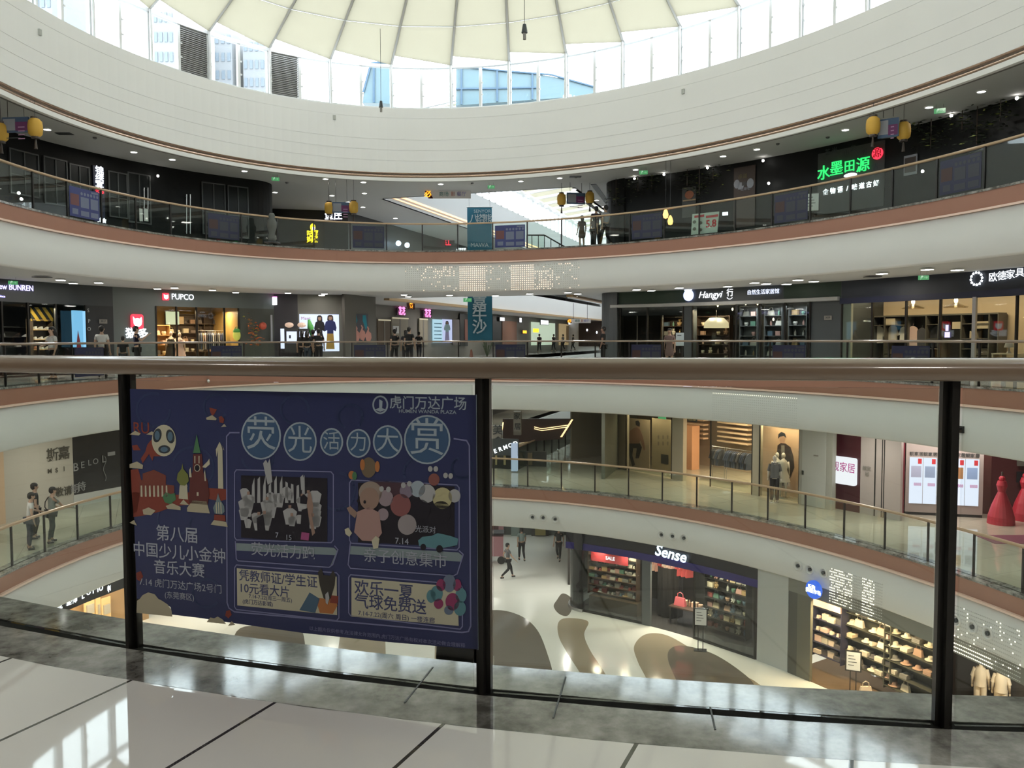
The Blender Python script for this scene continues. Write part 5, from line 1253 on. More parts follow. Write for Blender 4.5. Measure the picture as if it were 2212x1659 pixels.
S = thing('safety_cone', 'dull red cone standing at the foot of the teal banner', 'cone', P); b = MB(); b.lathe(P, [(0,0),(.17,0),(.15,.05),(.04,.75),(0,.78)], 14); b.obj('body', mat('dull_red_plastic', (.14,.05,.035), .5), S); b = MB(); b.box(P+Vector((0,0,.015)), (.42,.42,.03)); b.obj('base', CHAR, S)

# -- right-hand homeware shop with green band
A0('wall_homeware_band', 1330, 1480, 2.72, 3.3, DGREEN, d=D0-.0); A0('wall_homeware_band_mid', 1480, 1692, 2.72, 3.3, CHAR); A0('wall_homeware_band_end', 1692, 1815, 2.72, 3.3, DGREEN)
b = MB(); b.sweep([(D0-.16,2.62),(D0-.16,2.74),(D0,2.76),(D0,2.60)], t_at(1320,700,D0), t_at(1813,700,D0), n=50); struct('trim_homeware_cornice', b, mat('pale_cornice', (.36,.36,.35), .4))
A0('wall_homeware_lintel', 1336, 1485, 2.25, 2.62, BLACK); A0('wall_homeware_pier', 1477, 1495, 0, 2.62, CHAR, thick=.4, d=D0-.03); A0('wall_homeware_panel', 1750, 1816, 0, 2.62, mat('blue_grey_panel', (.050,.058,.062), .5))
backwall(1340, 1816, 3.0, mat('near_black_panel', (.022,.024,.026), .5)); sidewall(1816, 3.0, CHAR)
for a, b0, lab in ((1340,1398,'dark homeware window at the rounded corner'),(1399,1476,'homeware window with the standing board behind'),(1496,1590,'homeware window full of warm-lit goods'),(1591,1642,'homeware window left of the grey shelf bays'),(1643,1696,'homeware window in the middle of the grey shelf bays'),(1697,1750,'rightmost homeware window beside the plain panel')): pane(a, b0, 0, 2.62, lab)
F = wallframe(1488, 638, D0-.05); S = sign('shop_sign', 'round blue-white lit logo and script lettering on the dark homeware band', F); u, v = F.uv(1488, 638)
b = MB(); F.disc(b, u, v, .225, .235, 0, .06, 32); b.obj('round_logo', glow('blue_logo_light', (.50,.60,1.0), 2.2), S); b = MB(); F.disc(b, u, v+.02, .13, .12, .06, .08, 24); b.obj('logo_ring', GBLUEW, S); b = MB(); F.disc(b, u, v+.0, .06, .08, .08, .09, 16); b.obj('logo_centre', glow('blue_logo_light', (.50,.60,1.0), 2.2), S)
text('logo_lettering', 'HANGYI', F, 1488, 627, 4, GWHITE, S, w=.062)
text('lettering', 'Hangyi', F, 1534, 637, 16, GWHITE, S, w=.03, bold=.004, shear=.3); text('lettering', '行', F, 1578, 633, 14, GWHITE, S, w=.03)
b = MB(); u, v = F.uv(1577, 644)
for k in range(8):
    a0, a1 = math.pi*(1.15+.7*k/8), math.pi*(1.15+.7*(k+1)/8); b.bar(F.P(u+.13*math.cos(a0), v+.08+.12*math.sin(a0), .03), F.P(u+.13*math.cos(a1), v+.08+.12*math.sin(a1), .03), .03, .02)
b.obj('smile_stroke', GWHITE, S)
F = wallframe(1649, 631, D0-.05); S = sign('shop_sign', 'row of small blue-white characters on the homeware band', F); text('lettering', '自然生活家居馆', F, 1649, 631, 9, GBLUEW, S, w=.03, bold=.005)
F = wallframe(1540, 700, D0+1.2); shelves(F, -.8, .75, .1, 5, .40, 0, .35, WOODM, ['box','pot','bottle','toy'], WARMC, 'in the warm-lit homeware window', 'walnut shelf of warm-lit goods behind the homeware window', fill=.9)
F = wallframe(1452, 700, D0+1.3); shelves(F, -.55, .5, .1, 5, .40, 0, .35, WOODM, ['box','toy','bottle'], GOODC, 'in the dim window left of the dark pier', 'dim walnut shelf of goods left of the dark pier', fill=.8)
for x, lab, loc in ((1616,'grey shelf bay of dark goods, left of three','in the left grey bay'),(1669,'grey shelf bay of dark goods, middle of three','in the middle grey bay'),(1722,'grey shelf bay of hung goods, right of three','in the right grey bay')):
    F = wallframe(x, 700, D0+.5); shelves(F, -.40, .40, .05, 6, .40, 0, .30, mat('grey_metal_shelf', (.13,.13,.13), .5), ['box','bottle','pot','bag'], GOODC, loc + ' of the homeware shop', lab, fill=.9)
for x in (1430, 1530, 1560): lampw(x, D0+.6, 2.45, 60, (1,.78,.5), .3)
for x in (1620, 1670, 1720): lampw(x, D0+.25, 2.5, 14, (.9,.95,1), .3)
for x, y in ((1513,655),(1549,653),(1550,660),(1561,656),(1582,668),(1588,655),(1596,655),(1611,656),(1625,653),(1636,656),(1463,672),(1670,690)):
    P = on_wall(x, y, D0+.35)[0]; b = MB(); b.ball(P, (.035,.035,.06), 8, 5); b.obj('display_spotlight', GWARM, label='tiny warm spotlight inside the homeware shop window', cat='spotlight', group='spotlights inside the homeware shop window')
P = at_Y(1545, 697, 33.5); 
lam = wallframe(1547, 697, D0+.85); S = sign('fringed_lamp', 'wide cream fringed lamp glowing in the homeware window', lam, cat='lamp')
b = MB(); b.lathe(lam.P(0,0,0), [(.0,.22),(.30,.20),(.50,.0),(.52,-.22),(.48,-.22),(.0,.1)], 20); b.obj('shade', glow('cream_lamp', (1.0,.80,.45), 1.0), S, smooth=True); b = MB(); b.tube([lam.P(0,.2,0), lam.P(0,2.6-lam.o.z,0)], .01, 4); b.obj('cord', BLACK, S)
for i, x in enumerate((1376, 1432)):
    lam = wallframe(x, 673, D0+.9); S = sign('feather_lamp', 'dim cream tufted lamp inside the dark corner window, %s one' % ('left' if i == 0 else 'right'), lam, cat='lamp')
    b = MB(); b.ball(lam.o, (.26,.26,.13), 14, 8); b.obj('shade', mat('dim_cream_tuft', (.35,.28,.16), .8, emit=.12, ecol=(1,.8,.5)), S, smooth=True); b = MB(); b.tube([lam.P(0,-.1,0), lam.P(0,-lam.o.z+.02,0)], .02, 5); b.obj('stem', STEEL, S)
F = wallframe(1794, 686, D0-.02); S = sign('unit_plate', 'small grey unit number plate on the plain panel left of the furniture shop', F); board(F, 1781, 682, 1797, 691, 0, .02, GREYP, S, 'plate'); text('lettering', '3039', F, 1789, 686, 5, CHAR, S, w=.022)
stand_sign(1468, 790, 0.0, 1.5, 'white information stand before the dark pier of the homeware shop') if False else None
P = wallframe(1468, 735, 2.2).P(0,0,0); F = Fr((P.x,P.y,0), (P.x, P.y, 0)); S = thing('information_stand', 'white information stand before the dark pier of the homeware shop', 'sign stand', (P.x,P.y,0))
b = MB(); F.box(b,-.22,.22,0,.02,-.15,.15); b.obj('base', POST, S); b = MB(); F.box(b,-.09,-.06,.02,.95,-.015,.015); F.box(b,.06,.09,.02,.95,-.015,.015); b.obj('pole', POST, S)
b = MB(); F.box(b,-.16,.16,.95,1.48,-.01,.02); sh = b.obj('sheet', mat('pale_blue_paper', (.36,.42,.44), .6), S); b = MB(); F.box(b,-.10,.06,1.36,1.39,.02,.024); b.obj('text_line', CHAR, sh)
# -- furniture shop
A0('wall_furniture_band', 1816, 2500, 2.66, 3.3, mat('blue_black_panel', (.018,.024,.036), .45)); b = MB(); b.sweep([(D0-.1,2.48),(D0-.1,2.68),(D0,2.68),(D0,2.48)], t_at(2500,700,D0), t_at(1816,700,D0), n=60); struct('trim_furniture_band', b, NAVY)
FURN = mat('warm_beige_wall', (.56,.44,.30), .7)
backwall(1816, 2600, 2.6, FURN); A0('wall_furniture_jamb', 1818, 1838, 0, 2.5, mat('pale_celadon_wall', (.30,.31,.26), .6))
for a, b0, lab in ((1819,1884,'leftmost glass panel of the furniture shop with the pale wall behind'),(1885,1957,'second glass panel of the furniture shop'),(1958,2031,'third glass panel of the furniture shop under the left pendant bulb'),(2032,2106,'fourth glass panel of the furniture shop under the right pendant bulb'),(2107,2196,'fifth glass panel of the furniture shop before the thick post'),(2197,2330,'glass panel of the furniture shop at the right edge')):
    pane(a, b0, 0, 2.5, lab)
F = wallframe(2107, 690, D0-.06); S = sign('glazing_post', 'thick grey glazing post of the furniture shop', F, cat='post'); u = F.uv(2107,690)[0]; b = MB(); F.box(b, u-.06, u+.06, -F.o.z, 2.5-F.o.z, 0, .08); b.obj('post_body', STEEL, S)
F = wallframe(2111, 601, D0-.05); S = sign('shop_sign', 'white lit furniture shop name with a ring of stars on the navy band', F)
u, v = F.uv(2110, 602); starM = glow('bright_white_sign', (0.9,0.95,1.0), 1.9)
for k in range(12):
    a = TAU*k/12+.1; b = MB(); cu, cv = u+.19*math.cos(a), v+.19*math.sin(a); b.prism([F.P(cu+(.048 if j % 2 == 0 else .020)*math.cos(math.pi/2+j*math.pi/5), cv+(.048 if j % 2 == 0 else .020)*math.sin(math.pi/2+j*math.pi/5), 0) for j in range(10)], -F.N*.03); b.obj('ring_star', starM, S)
for ch, x, y in (('欧',2146,600),('德',2165,597),('家',2184,594),('具',2204,590)): text('lettering', ch, F, x, y, 17, starM, S, w=.02)
# wardrobe wall
F = wallframe(1995, 705, D0+1.9); zf = -F.o.z
WG = mat('wardrobe_grey_oak', (.085,.078,.065), .5, noise=.15, nscale=3); S = thing('open_wardrobe', 'long dark open wardrobe with shelves and drawers in the furniture shop', 'wardrobe', F.P(0, zf, 0))
ua, ub = F.uv(1858,700)[0], F.uv(2156,700)[0]; top = 2.02+zf
b = MB(); F.box(b, ua, ub, zf, top, -.55, -.5); b.obj('back_panel', mat('black_brown_oak', (.022,.018,.015), .5), S)
b = MB(); F.box(b, ua, ub, top, top+.05, -.5, .0); b.obj('top_board', WG, S)
bays = [1858, 1885, 1910, 1956, 2000, 2027, 2076, 2103, 2136, 2156]; us_ = [F.uv(x,700)[0] for x in bays]
for u in us_:
    b = MB(); F.box(b, u-.02, u+.02, zf, top, -.5, 0); b.obj('partition', WG, S)
for i in (1, 2, 4, 6, 7):
    u0, u1 = us_[i], us_[i+1]
    for v_ in ((.5,.85,1.2,1.7) if i in (6,7,4) else (1.7,)):
        b = MB(); F.box(b, u0+.02, u1-.02, zf+v_, zf+v_+.03, -.5, -.02); b.obj('shelf', WG, S)
for i in (2, 7):
    for k in range(4):
        b = MB(); F.box(b, us_[i]+.03, us_[i+1]-.03, zf+.06+k*.2, zf+.23+k*.2, -.45, .0); dr_ = b.obj('drawer', WG, S); b = MB(); um = (us_[i]+us_[i+1])/2; F.box(b, um-.08, um+.08, zf+.15+k*.2, zf+.17+k*.2, 0, .02); b.obj('handle', STEEL, dr_)
GB = mat('storage_box_card', (.42,.36,.26), .7)
for (x, y, w_, lab) in ((1921,676,.40,'beige storage box on the wardrobe top shelf, leftmost'),(2066,690,.36,'beige storage box on the wardrobe shelf below the right bulb'),(2121,688,.46,'beige storage box right of the thick glazing post'),(2099,706,.2,'small beige box left of the thick post')):
    u, v = F.uv(x, y); vv = zf + (1.73 if y < 680 else 1.23 if y > 700 else 1.55); b = MB(); b.cur = 0; F.box(b, u-w_/2, u+w_/2, vv, vv+.24, -.4, -.06); o = b.obj('storage_box', GB, label=lab, cat='box')
for (x, col, lab) in ((1943,'(.55','pale'),):
    pass
def hung(x, y, ci, label, L=1.0):
    u, v = F.uv(x, y); o = good('garment', CLOTHC[ci], F.P(u, v, -.25), F, '', sc=L); o['label'] = label; o['category'] = 'clothes'; o['group'] = 'clothes hung in the open wardrobe'
for x, y, ci, lab, L in ((1890,702,6,'long pale scarf-like garment hung at the left of the wardrobe',.9),(1920,700,1,'beige dress hung in the second wardrobe bay',.9),(1943,704,6,'pale violet shirt hung beside the third wardrobe partition',.7),(1963,702,3,'dusty pink coat hung in the wardrobe centre',1.0),(1983,706,0,'dark wine coat with white collar hung in the wardrobe',1.0),(2015,702,0,'black coat hung in the dark wardrobe bay',1.0)): hung(x, y, ci, lab, L)
F2 = wallframe(2046, 717, D0-.06); S = sign('window_sticker', 'small violet-white lit sticker of a bottle shape on the furniture shop glass', F2); board(F2, 2043, 702, 2049, 715, 0, .01, glow('violet_white_soft', (.6,.55,1.0), 1.6), S, 'upper_mark'); board(F2, 2041, 717, 2052, 729, 0, .01, glow('violet_white_soft', (.6,.55,1.0), 1.6), S, 'lower_mark')
for i, (x, y) in enumerate(((1972,652),(2065,649))):
    lam = wallframe(x, y, D0+1.2); S = sign('pendant_lamp', 'glowing bulb pendant in the furniture shop, %s one' % ('left' if i == 0 else 'right'), lam, cat='lamp')
    b = MB(); b.ball(lam.o, (.06,.06,.09), 10, 8); b.obj('bulb', glow('bulb_light', (1.0,.80,.50), 14), S, smooth=True); b = MB(); b.lathe(lam.P(0,-.20,0), [(.06,.12),(.22,.05),(.38,-.02),(.36,-.04),(.2,.02),(.05,.08)], 16); b.obj('glass_shade', glass('lamp_glass', (.9,.85,.75)), S); b = MB(); b.tube([lam.P(0,.1,0), lam.P(0,3.27-lam.o.z,0)], .008, 4); b.obj('cord', BLACK, S)
for x in (1870, 1950, 2030, 2110, 2190): lampw(x, D0+1.0, 3.1, 42, (1,.76,.48), .6)
Fd = wallframe(2170, 720, D0+.9); S = thing('dressing_table', 'small pale dressing table with lamp behind the railing at the right edge', 'table', Fd.P(0,-Fd.o.z,0)); zf = -Fd.o.z
b = MB(); Fd.box(b, -.45, .45, zf+.72, zf+.76, -.4, 0); b.obj('top', CREAM, S)
for uu in (-.43,.38):
    b = MB(); Fd.box(b, uu, uu+.05, zf, zf+.72, -.4, 0); b.obj('leg', CREAM, S)
b = MB(); Fd.box(b, -.38, .1, zf+.35, zf+.62, -.35, 0); b.obj('drawer', BEIGE, S)
S = thing('table_lamp', 'pale table lamp on the dressing table at the right edge', 'lamp', Fd.P(0,zf+.76,-.2)); b = MB(); b.lathe(Fd.P(0,zf+.76,-.2), [(0,0),(.08,0),(.03,.08),(.02,.22)], 10); b.obj('base', STEEL, S); b = MB(); b.lathe(Fd.P(0,zf+.76,-.2), [(.14,.18),(.07,.42)], 14); b.obj('lamp_shade', mat('grey_lampshade', (.35,.34,.33), .8), S)
# ================================================================ ONE FLOOR DOWN
ZL = -5.0
def archl(name, x0, x1, d, z0, z1, m, yr=1000, thick=.12):
    t0, t1 = t_at(x0, yr, d), t_at(x1, yr, d); b = MB(); b.sweep([(d,z0),(d,z1),(d+thick,z1),(d+thick,z0)], t0, t1, n=max(3,int(abs(t1-t0)*40))); return struct(name, b, m)
DL = 4.1
archl('wall_hoarding_pale', 8, 157, DL, -5, -1.7, mat('pale_hoarding', (.36,.34,.285), .6)); archl('wall_hoarding_black', 157, 420, DL, -5, -1.7, mat('black_hoarding', (.016,.016,.017), .25)); archl('wall_orange_neighbour', -300, 8, DL, -5, -1.7, mat('apricot_wall', (.45,.32,.20), .6))
archl('baseboard_hoarding', 157, 420, DL-.02, -5, -4.55, GREYW)
archl('wall_lower_left_rest', 420, 900, DL, -5, -1.7, GREYP)
F = wallframe(130, 1000, DL-.02); S = sign('hoarding_lettering', 'large black vertical characters on the pale hoarding behind the leaning men', F)
BR = mat('black_brown_print', (.05,.045,.03), .6); PW = mat('dim_pale_print', (.22,.22,.22), .6)
for ch, x, y in (('斯',113,984),('嘉',138,980)): text('lettering', ch, F, x, y, 24, BR, S, w=.01, bold=.02)
for ch, x, y, m in (('M',107,1018,BR),('S',122,1016,BR),('I',138,1013,BR)): text('lettering', ch, F, x, y, 11, m, S, w=.01, bold=.02)
for ch, x, y in (('敬',128,1064),('请',146,1061)): text('lettering', ch, F, x, y, 17, BR, S, w=.01, bold=.02)
F = wallframe(200, 1000, DL-.02); S = sign('hoarding_lettering', 'pale characters and line drawing on the black hoarding by the dark post', F)
for ch, x, y in (('期',161,1057),('待',176,1052)): text('lettering', ch, F, x, y, 17, PW, S, w=.01, bold=.01)
for ch, x, y, h in (('B',163,1010,20),('E',178,1005,16),('L',193,1000,14),('O',206,997,14),('L',224,992,18)): text('lettering', ch, F, x, y, h, PW, S, w=.01)
b = MB()
for k in range(9): b.bar(F.px(226+3*math.sin(k), 985+k*6, .01), F.px(226+3*math.sin(k+1), 991+k*6, .01), .02, .01)
F.rect(b, 232, 976, 248, 984, .01, .02); b.obj('line_drawing', PW, S)
# right-hand clothing shop along a straight front
SF = Fr((LA+LB)/2, ((LB-LA).normalized().y*-1, (LB-LA).normalized().x, 0))
if SF.N.y < 0: SF = Fr(SF.o, -SF.N)
SF.o.z = 0; HL = (LB-LA).length/2
zb = -5.0
def sfx(x, y=1000): return SF.uv(x, y)[0]
u_edge = [sfx(x) for x in (1310, 1352, 1404, 1452, 1482, 1536, 1582, 1626, 1690, 1730, 1790)]
STONE = mat('warm_stone_front', (.30,.27,.20), .5)
b = MB(); SF.box(b, -HL-2.5, HL+.2, -1.95, -1.7, -.15, .05); struct('wall_clothing_lintel', b, mat('grey_lintel', (.25,.25,.22), .6))
pi = MB(); 
for xa, xb in ((1316,1352),(1452,1476),(1626,1640)): SF.box(pi, sfx(xa), sfx(xb), zb, -1.9, -.2, .02)
struct('wall_clothing_piers', pi, STONE)
b = MB(); SF.box(b, sfx(1728), HL+.15, zb, -1.7, -.15, .05); struct('wall_service_door', b, mat('pale_grey_door_wall', (.34,.34,.30), .6))
D_ = thing('service_door', 'pale flush service door with a small black lock left of the maroon panel', 'door', SF.P(sfx(1758), zb, .06)); b = MB(); SF.box(b, sfx(1735), sfx(1786), zb+.02, -2.1, .05, .07); b.obj('leaf', GREYW, D_); b = MB(); SF.box(b, sfx(1736), sfx(1739), zb+1.15, zb+1.3, .07, .10); b.obj('lock', BLACK, D_)
b = MB(); SF.box(b, sfx(1760), sfx(1770), zb+1.9, zb+1.95, .07, .08); b.obj('label_plate', GREYP, D_)
b = MB(); SF.box(b, -HL-2.5, HL+1, zb, -1.7, -4.2, -4.1); struct('wall_clothing_back', b, mat('clothing_shop_back', (.34,.27,.20), .7))
b = MB(); SF.box(b, HL-.1, HL, zb, -1.7, -4.1, -.15); SF.box(b, -HL-2.5, -HL-2.4, zb, -1.7, -4.1, .0); struct('wall_clothing_sides', b, STONE)
def sfpane(xa, xb, lab, m=SGLASS):
    W = thing('shop_window', lab, 'window', SF.P((sfx(xa)+sfx(xb))/2, zb, 0)); b = MB(); SF.box(b, sfx(xa), sfx(xb), zb+.05, -1.95, 0, .012); b.obj('pane', m, W)
    b = MB(); 
    for x in (xa, xb): SF.box(b, sfx(x)-.02, sfx(x)+.02, zb, -1.95, -.02, .03)
    b.obj('mullions', POST, W)
sfpane(1353, 1451, 'clothing shop window with the printed walking man'); sfpane(1535, 1625, 'clothing shop window over the rail of dark clothes'); sfpane(1641, 1727, 'clothing shop window with the printed man in a dark vest')
def sfprint(name, lab, x0, y0, x1, y1, m, w=-.95): S = thing(name, lab, 'poster', SF.P(sfx((x0+x1)/2), -3, w)); FF = Fr(SF.P(0,0,w), SF.N); board(FF, x0, y0, x1, y1, -.03, 0, m, S, 'sheet'); return FF, S
FF, S = sfprint('fashion_poster', 'wall-high poster of a man in a pink-brown shirt stepping up, dark trousers', 1356, 905, 1403, 1062, mat('taupe_backdrop', (.32,.26,.18), .6))
SK = mat('printed_tan_skin', (.36,.22,.15), .6); SH = mat('printed_rose_shirt', (.24,.135,.095), .6)
def poly(FF, S, pts, m, n, w=.004): b = MB(); b.prism([FF.px(x, y, w) for x, y in pts], -FF.N*.004); return b.obj(n, m, S)
poly(FF, S, [(1373,910),(1379,908),(1383,914),(1382,922),(1374,918)], BLKP, 'printed_hair', .012); poly(FF, S, [(1375,916),(1383,917),(1382,926),(1377,930),(1374,924)], SK, 'printed_face')
poly(FF, S, [(1369,925),(1376,923),(1383,928),(1388,940),(1392,956),(1394,972),(1391,973),(1384,950),(1381,958),(1359,958),(1358,940),(1362,930)], SH, 'printed_shirt', .008)
poly(FF, S, [(1359,955),(1381,955),(1387,966),(1383,980),(1380,990),(1373,990),(1376,968),(1368,968),(1366,984),(1372,1004),(1366,1008),(1360,985)], BLKP, 'printed_trousers', .006)
FF, S = sfprint('fashion_poster', 'warm-lit poster panel with six small grey marks and a black square', 1408, 905, 1451, 1062, mat('sand_backdrop', (.30,.25,.16), .6))
for i in range(6): board(FF, 1421+(i % 3)*10, 940+(i//3)*14, 1424+(i % 3)*10, 948+(i//3)*14, .002, .006, mat('grey_mark', (.18,.16,.12), .6), S, 'mark')
board(FF, 1428, 982, 1444, 1002, .002, .008, mat('black_square_print', (.03,.03,.03), .5), S, 'black_square')
FF, S = sfprint('fashion_poster', 'warm poster of a man in a dark vest and pale shirt beside the mannequins', 1642, 925, 1727, 1068, mat('peach_backdrop', (.46,.31,.20), .6))
poly(FF, S, [(1681,948),(1682,938),(1688,933),(1696,936),(1699,946),(1694,942),(1685,943)], BLKP, 'printed_hair', .012); poly(FF, S, [(1683,942),(1697,943),(1695,956),(1690,963),(1685,956)], SK, 'printed_face')
poly(FF, S, [(1680,962),(1687,957),(1697,958),(1708,966),(1714,985),(1716,1010),(1700,1050),(1682,1050),(1680,1000),(1679,975)], mat('printed_dark_vest', (.03,.022,.022), .6), 'printed_vest', .006); poly(FF, S, [(1688,962),(1695,962),(1696,995),(1691,1005),(1688,990)], mat('printed_grey_shirt', (.20,.19,.17), .6), 'printed_shirt', .01)
for p in range(3): pass
# inside: pale slatted shelving and dark clothes
FB = Fr(SF.P(0,0,-3.8), SF.N)
PSH = mat('pale_timber_shelf', (.62,.46,.32), .6)
for xa, xb, lab in ((1488,1530,'pale timber wall shelves behind the shop entrance'),(1560,1626,'pale timber wall shelves above the rail of dark clothes')):
    S = thing('wall_shelf', lab, 'shelf', FB.P(FB.uv((xa+xb)/2,950)[0], -3, 0))
    for k in range(6):
        z = -2.45-.22*k
        b = MB(); FB.box(b, FB.uv(xa,950)[0], FB.uv(xb,950)[0], z-.07, z, 0, .35); b.obj('shelf_board', PSH, S)
S = thing('ceiling_slat_light', 'ribbed row of pale ceiling slats in the clothing shop', 'ceiling light', FB.P(FB.uv(1570,920)[0],-2,.8)); u0, u1 = FB.uv(1537,920)[0], FB.uv(1604,920)[0]
for k in range(12):
    b = MB(); u = u0+(u1-u0)*k/12; FB.box(b, u, u+(u1-u0)/24, -2.05, -1.75, .6, 1.4); b.obj('slat', mat('pale_slat', (.8,.65,.45), .5, emit=.25, ecol=(1,.8,.55)), S)
S = thing('partition_case', 'orange timber fitting case just inside the clothing shop entrance', 'cabinet', FB.P(FB.uv(1508,1000)[0], zb, 1.2))
b = MB(); FB.box(b, FB.uv(1488,1000)[0], FB.uv(1536,1000)[0], zb, -2.9, .8, 1.3); b.obj('body', mat('apricot_timber', (.50,.28,.16), .5), S)
b = MB(); FB.box(b, FB.uv(1492,1000)[0], FB.uv(1514,1000)[0], zb+.5, -3.1, 1.3, 1.32); b.obj('niche', mat('pale_niche', (.55,.42,.34), .6), S)
for x0_, x1_ in ((1496,1501),): b = MB(); FB.box(b, FB.uv(1494,1000)[0], FB.uv(1512,1000)[0], zb+.5, zb+.8, 1.32, 1.45); b.obj('dark_bench', WOODM, S); b = MB(); FB.box(b, FB.uv(1500,1000)[0], FB.uv(1504,1000)[0], zb+.8, -3.2, 1.32, 1.4); b.obj('dark_scarf', BLKP, S)
FR_ = Fr(SF.P(0,0,-1.6), SF.N)
for xa, xb, n, lab, wh in ((1538,1566,7,'low rail of grey clothes left in the clothing shop window','on the low rail of the clothing shop, left'),(1568,1626,13,'long rail of dark trousers in the clothing shop window','on the long rail of the clothing shop')):
    rack(FR_, FR_.uv(xa,1010)[0], FR_.uv(xb,1010)[0], zb+1.45, 0, n, CLOTHC[:1]*3+CLOTHC[2:3]+CLOTHC[4:5], wh, lab)
MG = mat('pale_mannequin', (.60,.56,.50), .5)
for x, y, lab, dm in ((1664,1056,'mannequin in a pale patterned top and blue skirt behind the glass',mat('pale_blue_pattern', (.32,.36,.40), .7)),(1674,1060,'second mannequin in white beside the patterned one',mat('off_white_cloth', (.55,.52,.48), .8))):
    P = SF.P(sfx(x), zb, -.40 if x < 1670 else -.5); mannequin(P, -.3, MG, dm, lab, 1.75)
P = SF.P(sfx(1694), zb, .55); mannequin(P, -.3, MG, mat('grey_jacket_cloth', (.12,.12,.12), .8), 'male mannequin in a grey open jacket and black trousers outside the clothing shop', 1.78, pants=mat('black_trousers', (.012,.012,.015), .8))
for x, w_, pw in ((1378,-.4,45),(1428,-.4,45),(1505,-2.4,130),(1555,-2.0,130),(1600,-2.4,130),(1655,-.35,60),(1705,-.35,60)):
    P = SF.P(sfx(x), -1.85, w_); lamp(P, pw, (1,.74,.48), .35)
# exit sign and camera of that floor
S = thing('shop_nameplate', 'small black hanging nameplate with gold letters under the white balcony front', 'sign', SF.P(sfx(1495), -2.0, .4)); FN = Fr(SF.P(0,0,.4), SF.N); board(FN, 1486, 904, 1506, 911, 0, .03, BLACK, S, 'plate'); text('lettering', 'SELECTED', FN, 1496, 907, 4, mat('gold_paint', (.5,.38,.15), .4), S, w=.035)
S = thing('exit_sign', 'green exit sign above the warm poster panel one floor down', 'exit sign', SF.P(sfx(1431), -2.0, .5)); FN = Fr(SF.P(0,0,.5), SF.N); board(FN, 1423, 899, 1439, 905, 0, .04, GEXIT, S, 'lit_face')
# maroon panel, pink-white walls and the jewellery display
D3 = 3.6
archl('wall_maroon_panel', 1790, 1858, D3, -5, -1.7, mat('maroon_panel', (.050,.008,.014), .3), 1050); archl('wall_blush_panels', 1858, 1945, D3, -5, -1.7, mat('blush_white_panel', (.37,.32,.30), .45), 1050)
archl('trim_blush_joint', 1888, 1890, D3-.01, -5, -1.7, BLACK, 1050, .02); archl('trim_blush_joint', 1903, 1905, D3-.01, -5, -1.7, BLACK, 1050, .02); archl('trim_blush_joint', 1908, 1909, D3-.01, -5, -1.7, BLACK, 1050, .02)
F = wallframe(1826, 1016, D3-.02); S = sign('jewellery_lightbox', 'white square lit sign with magenta handwriting on the maroon panel', F, cat='lightbox'); u0, u1 = F.uv(1801,1016)[0], F.uv(1852,1016)[0]; v1, v0 = F.uv(1826,987)[1], F.uv(1826,1046)[1]
P_, off = roundrect(F, (u0+u1)/2, (v0+v1)/2, (u1-u0)/2, (v1-v0)/2, .08, 0, .10); b = MB(); b.prism(P_, off); b.obj('lit_face', glow('white_lightbox', (.93,.93,1.0), 1.05), S); text('magenta_lettering', '靓家居', F, 1826, 1010, 18, mat('magenta_paint', (.5,.01,.28), .5), S, w=.12, sx=.85)
F = wallframe(1874, 1014, D3-.02); S = sign('wall_lettering', 'small dark characters on the blush panel right of the maroon one', F); text('lettering', '靓家', F, 1872, 1012, 8, GREYP, S, w=.01); text('lettering', '居', F, 1873, 1024, 8, GREYP, S, w=.01)
FD = Fr(((13.92+16.28)/2, (29.08+28.42)/2, 0), (28.42-29.08, -(16.28-13.92), 0)); FD = Fr(FD.o, -FD.N) if FD.N.y < 0 else FD
S = thing('display_case', 'wide cool-lit display lightbox of jewellery posters with red numerals, behind the right dark post', 'display case', FD.P(0,-5,0))
u0, u1 = FD.uv(1956,1040)[0], FD.uv(2124,1040)[0]
b = MB(); FD.box(b, u0, u1, -5.0, -4.9, -.3, -.02); b.obj('plinth', BLACK, S); b = MB(); FD.box(b, u0, u1, -4.9, -2.05, -.3, 0); b.obj('cabinet', mat('blush_white_panel', (.37,.32,.30), .45), S)
vt, vb = FD.uv(2040,990)[1], FD.uv(2040,1090)[1]; n = 5
prints = [mat('cool_print_%d' % i, c, .5) for i, c in enumerate([(.45,.5,.7), (.30,.40,.60), (.75,.72,.10), (.40,.22,.10), (.30,.45,.75)])]
for k in range(n):
    a, c = u0+.12+(u1-u0-.24)*k/n, u0+.12+(u1-u0-.24)*(k+1)/n-.02
    b = MB(); FD.box(b, a, c, vb, vt, 0, .02); q = b.obj('lit_panel', glow('cool_white_panel', (.78,.84,1.0), 1.1), S)
    b = MB(); FD.box(b, a+.05, c-.05, vt-.70, vt-.30, .02, .024); b.obj('jewel_picture', prints[k], q)
    text('red_numerals', '8888', FD, 0, 0, 0, mat('magenta_paint', (.5,.01,.28), .5), q.parent, uvpos=((a+c)/2+.05, vt-.95), hm=.12, w=.03, sx=.8)
    text('dark_heading', '靓家居', FD, 0, 0, 0, CHAR, q.parent, uvpos=((a+c)/2, vt+.12), hm=.12, w=.005)
    b = MB(); FD.box(b, c-.16, c-.04, vt-.22, vt-.04, .02, .026); b.obj('red_mark', mat('red_print', (.55,.04,.05), .5), q)
lamp(FD.P(-1.3, -1.95, -.1), 12, (1,.85,.6), .3)
b = MB(); FD.box(b, u0-.28, u0-.04, -5, -1.7, -.3, .02); struct('wall_wine_strip', b, mat('wine_strip', (.16,.02,.035), .4))
b = MB(); FD.box(b, u1+.02, u1+7, -5, -1.7, -2.2, -2.1); struct('wall_wedding_shop_back', b, mat('wine_wall', (.14,.03,.035), .6))
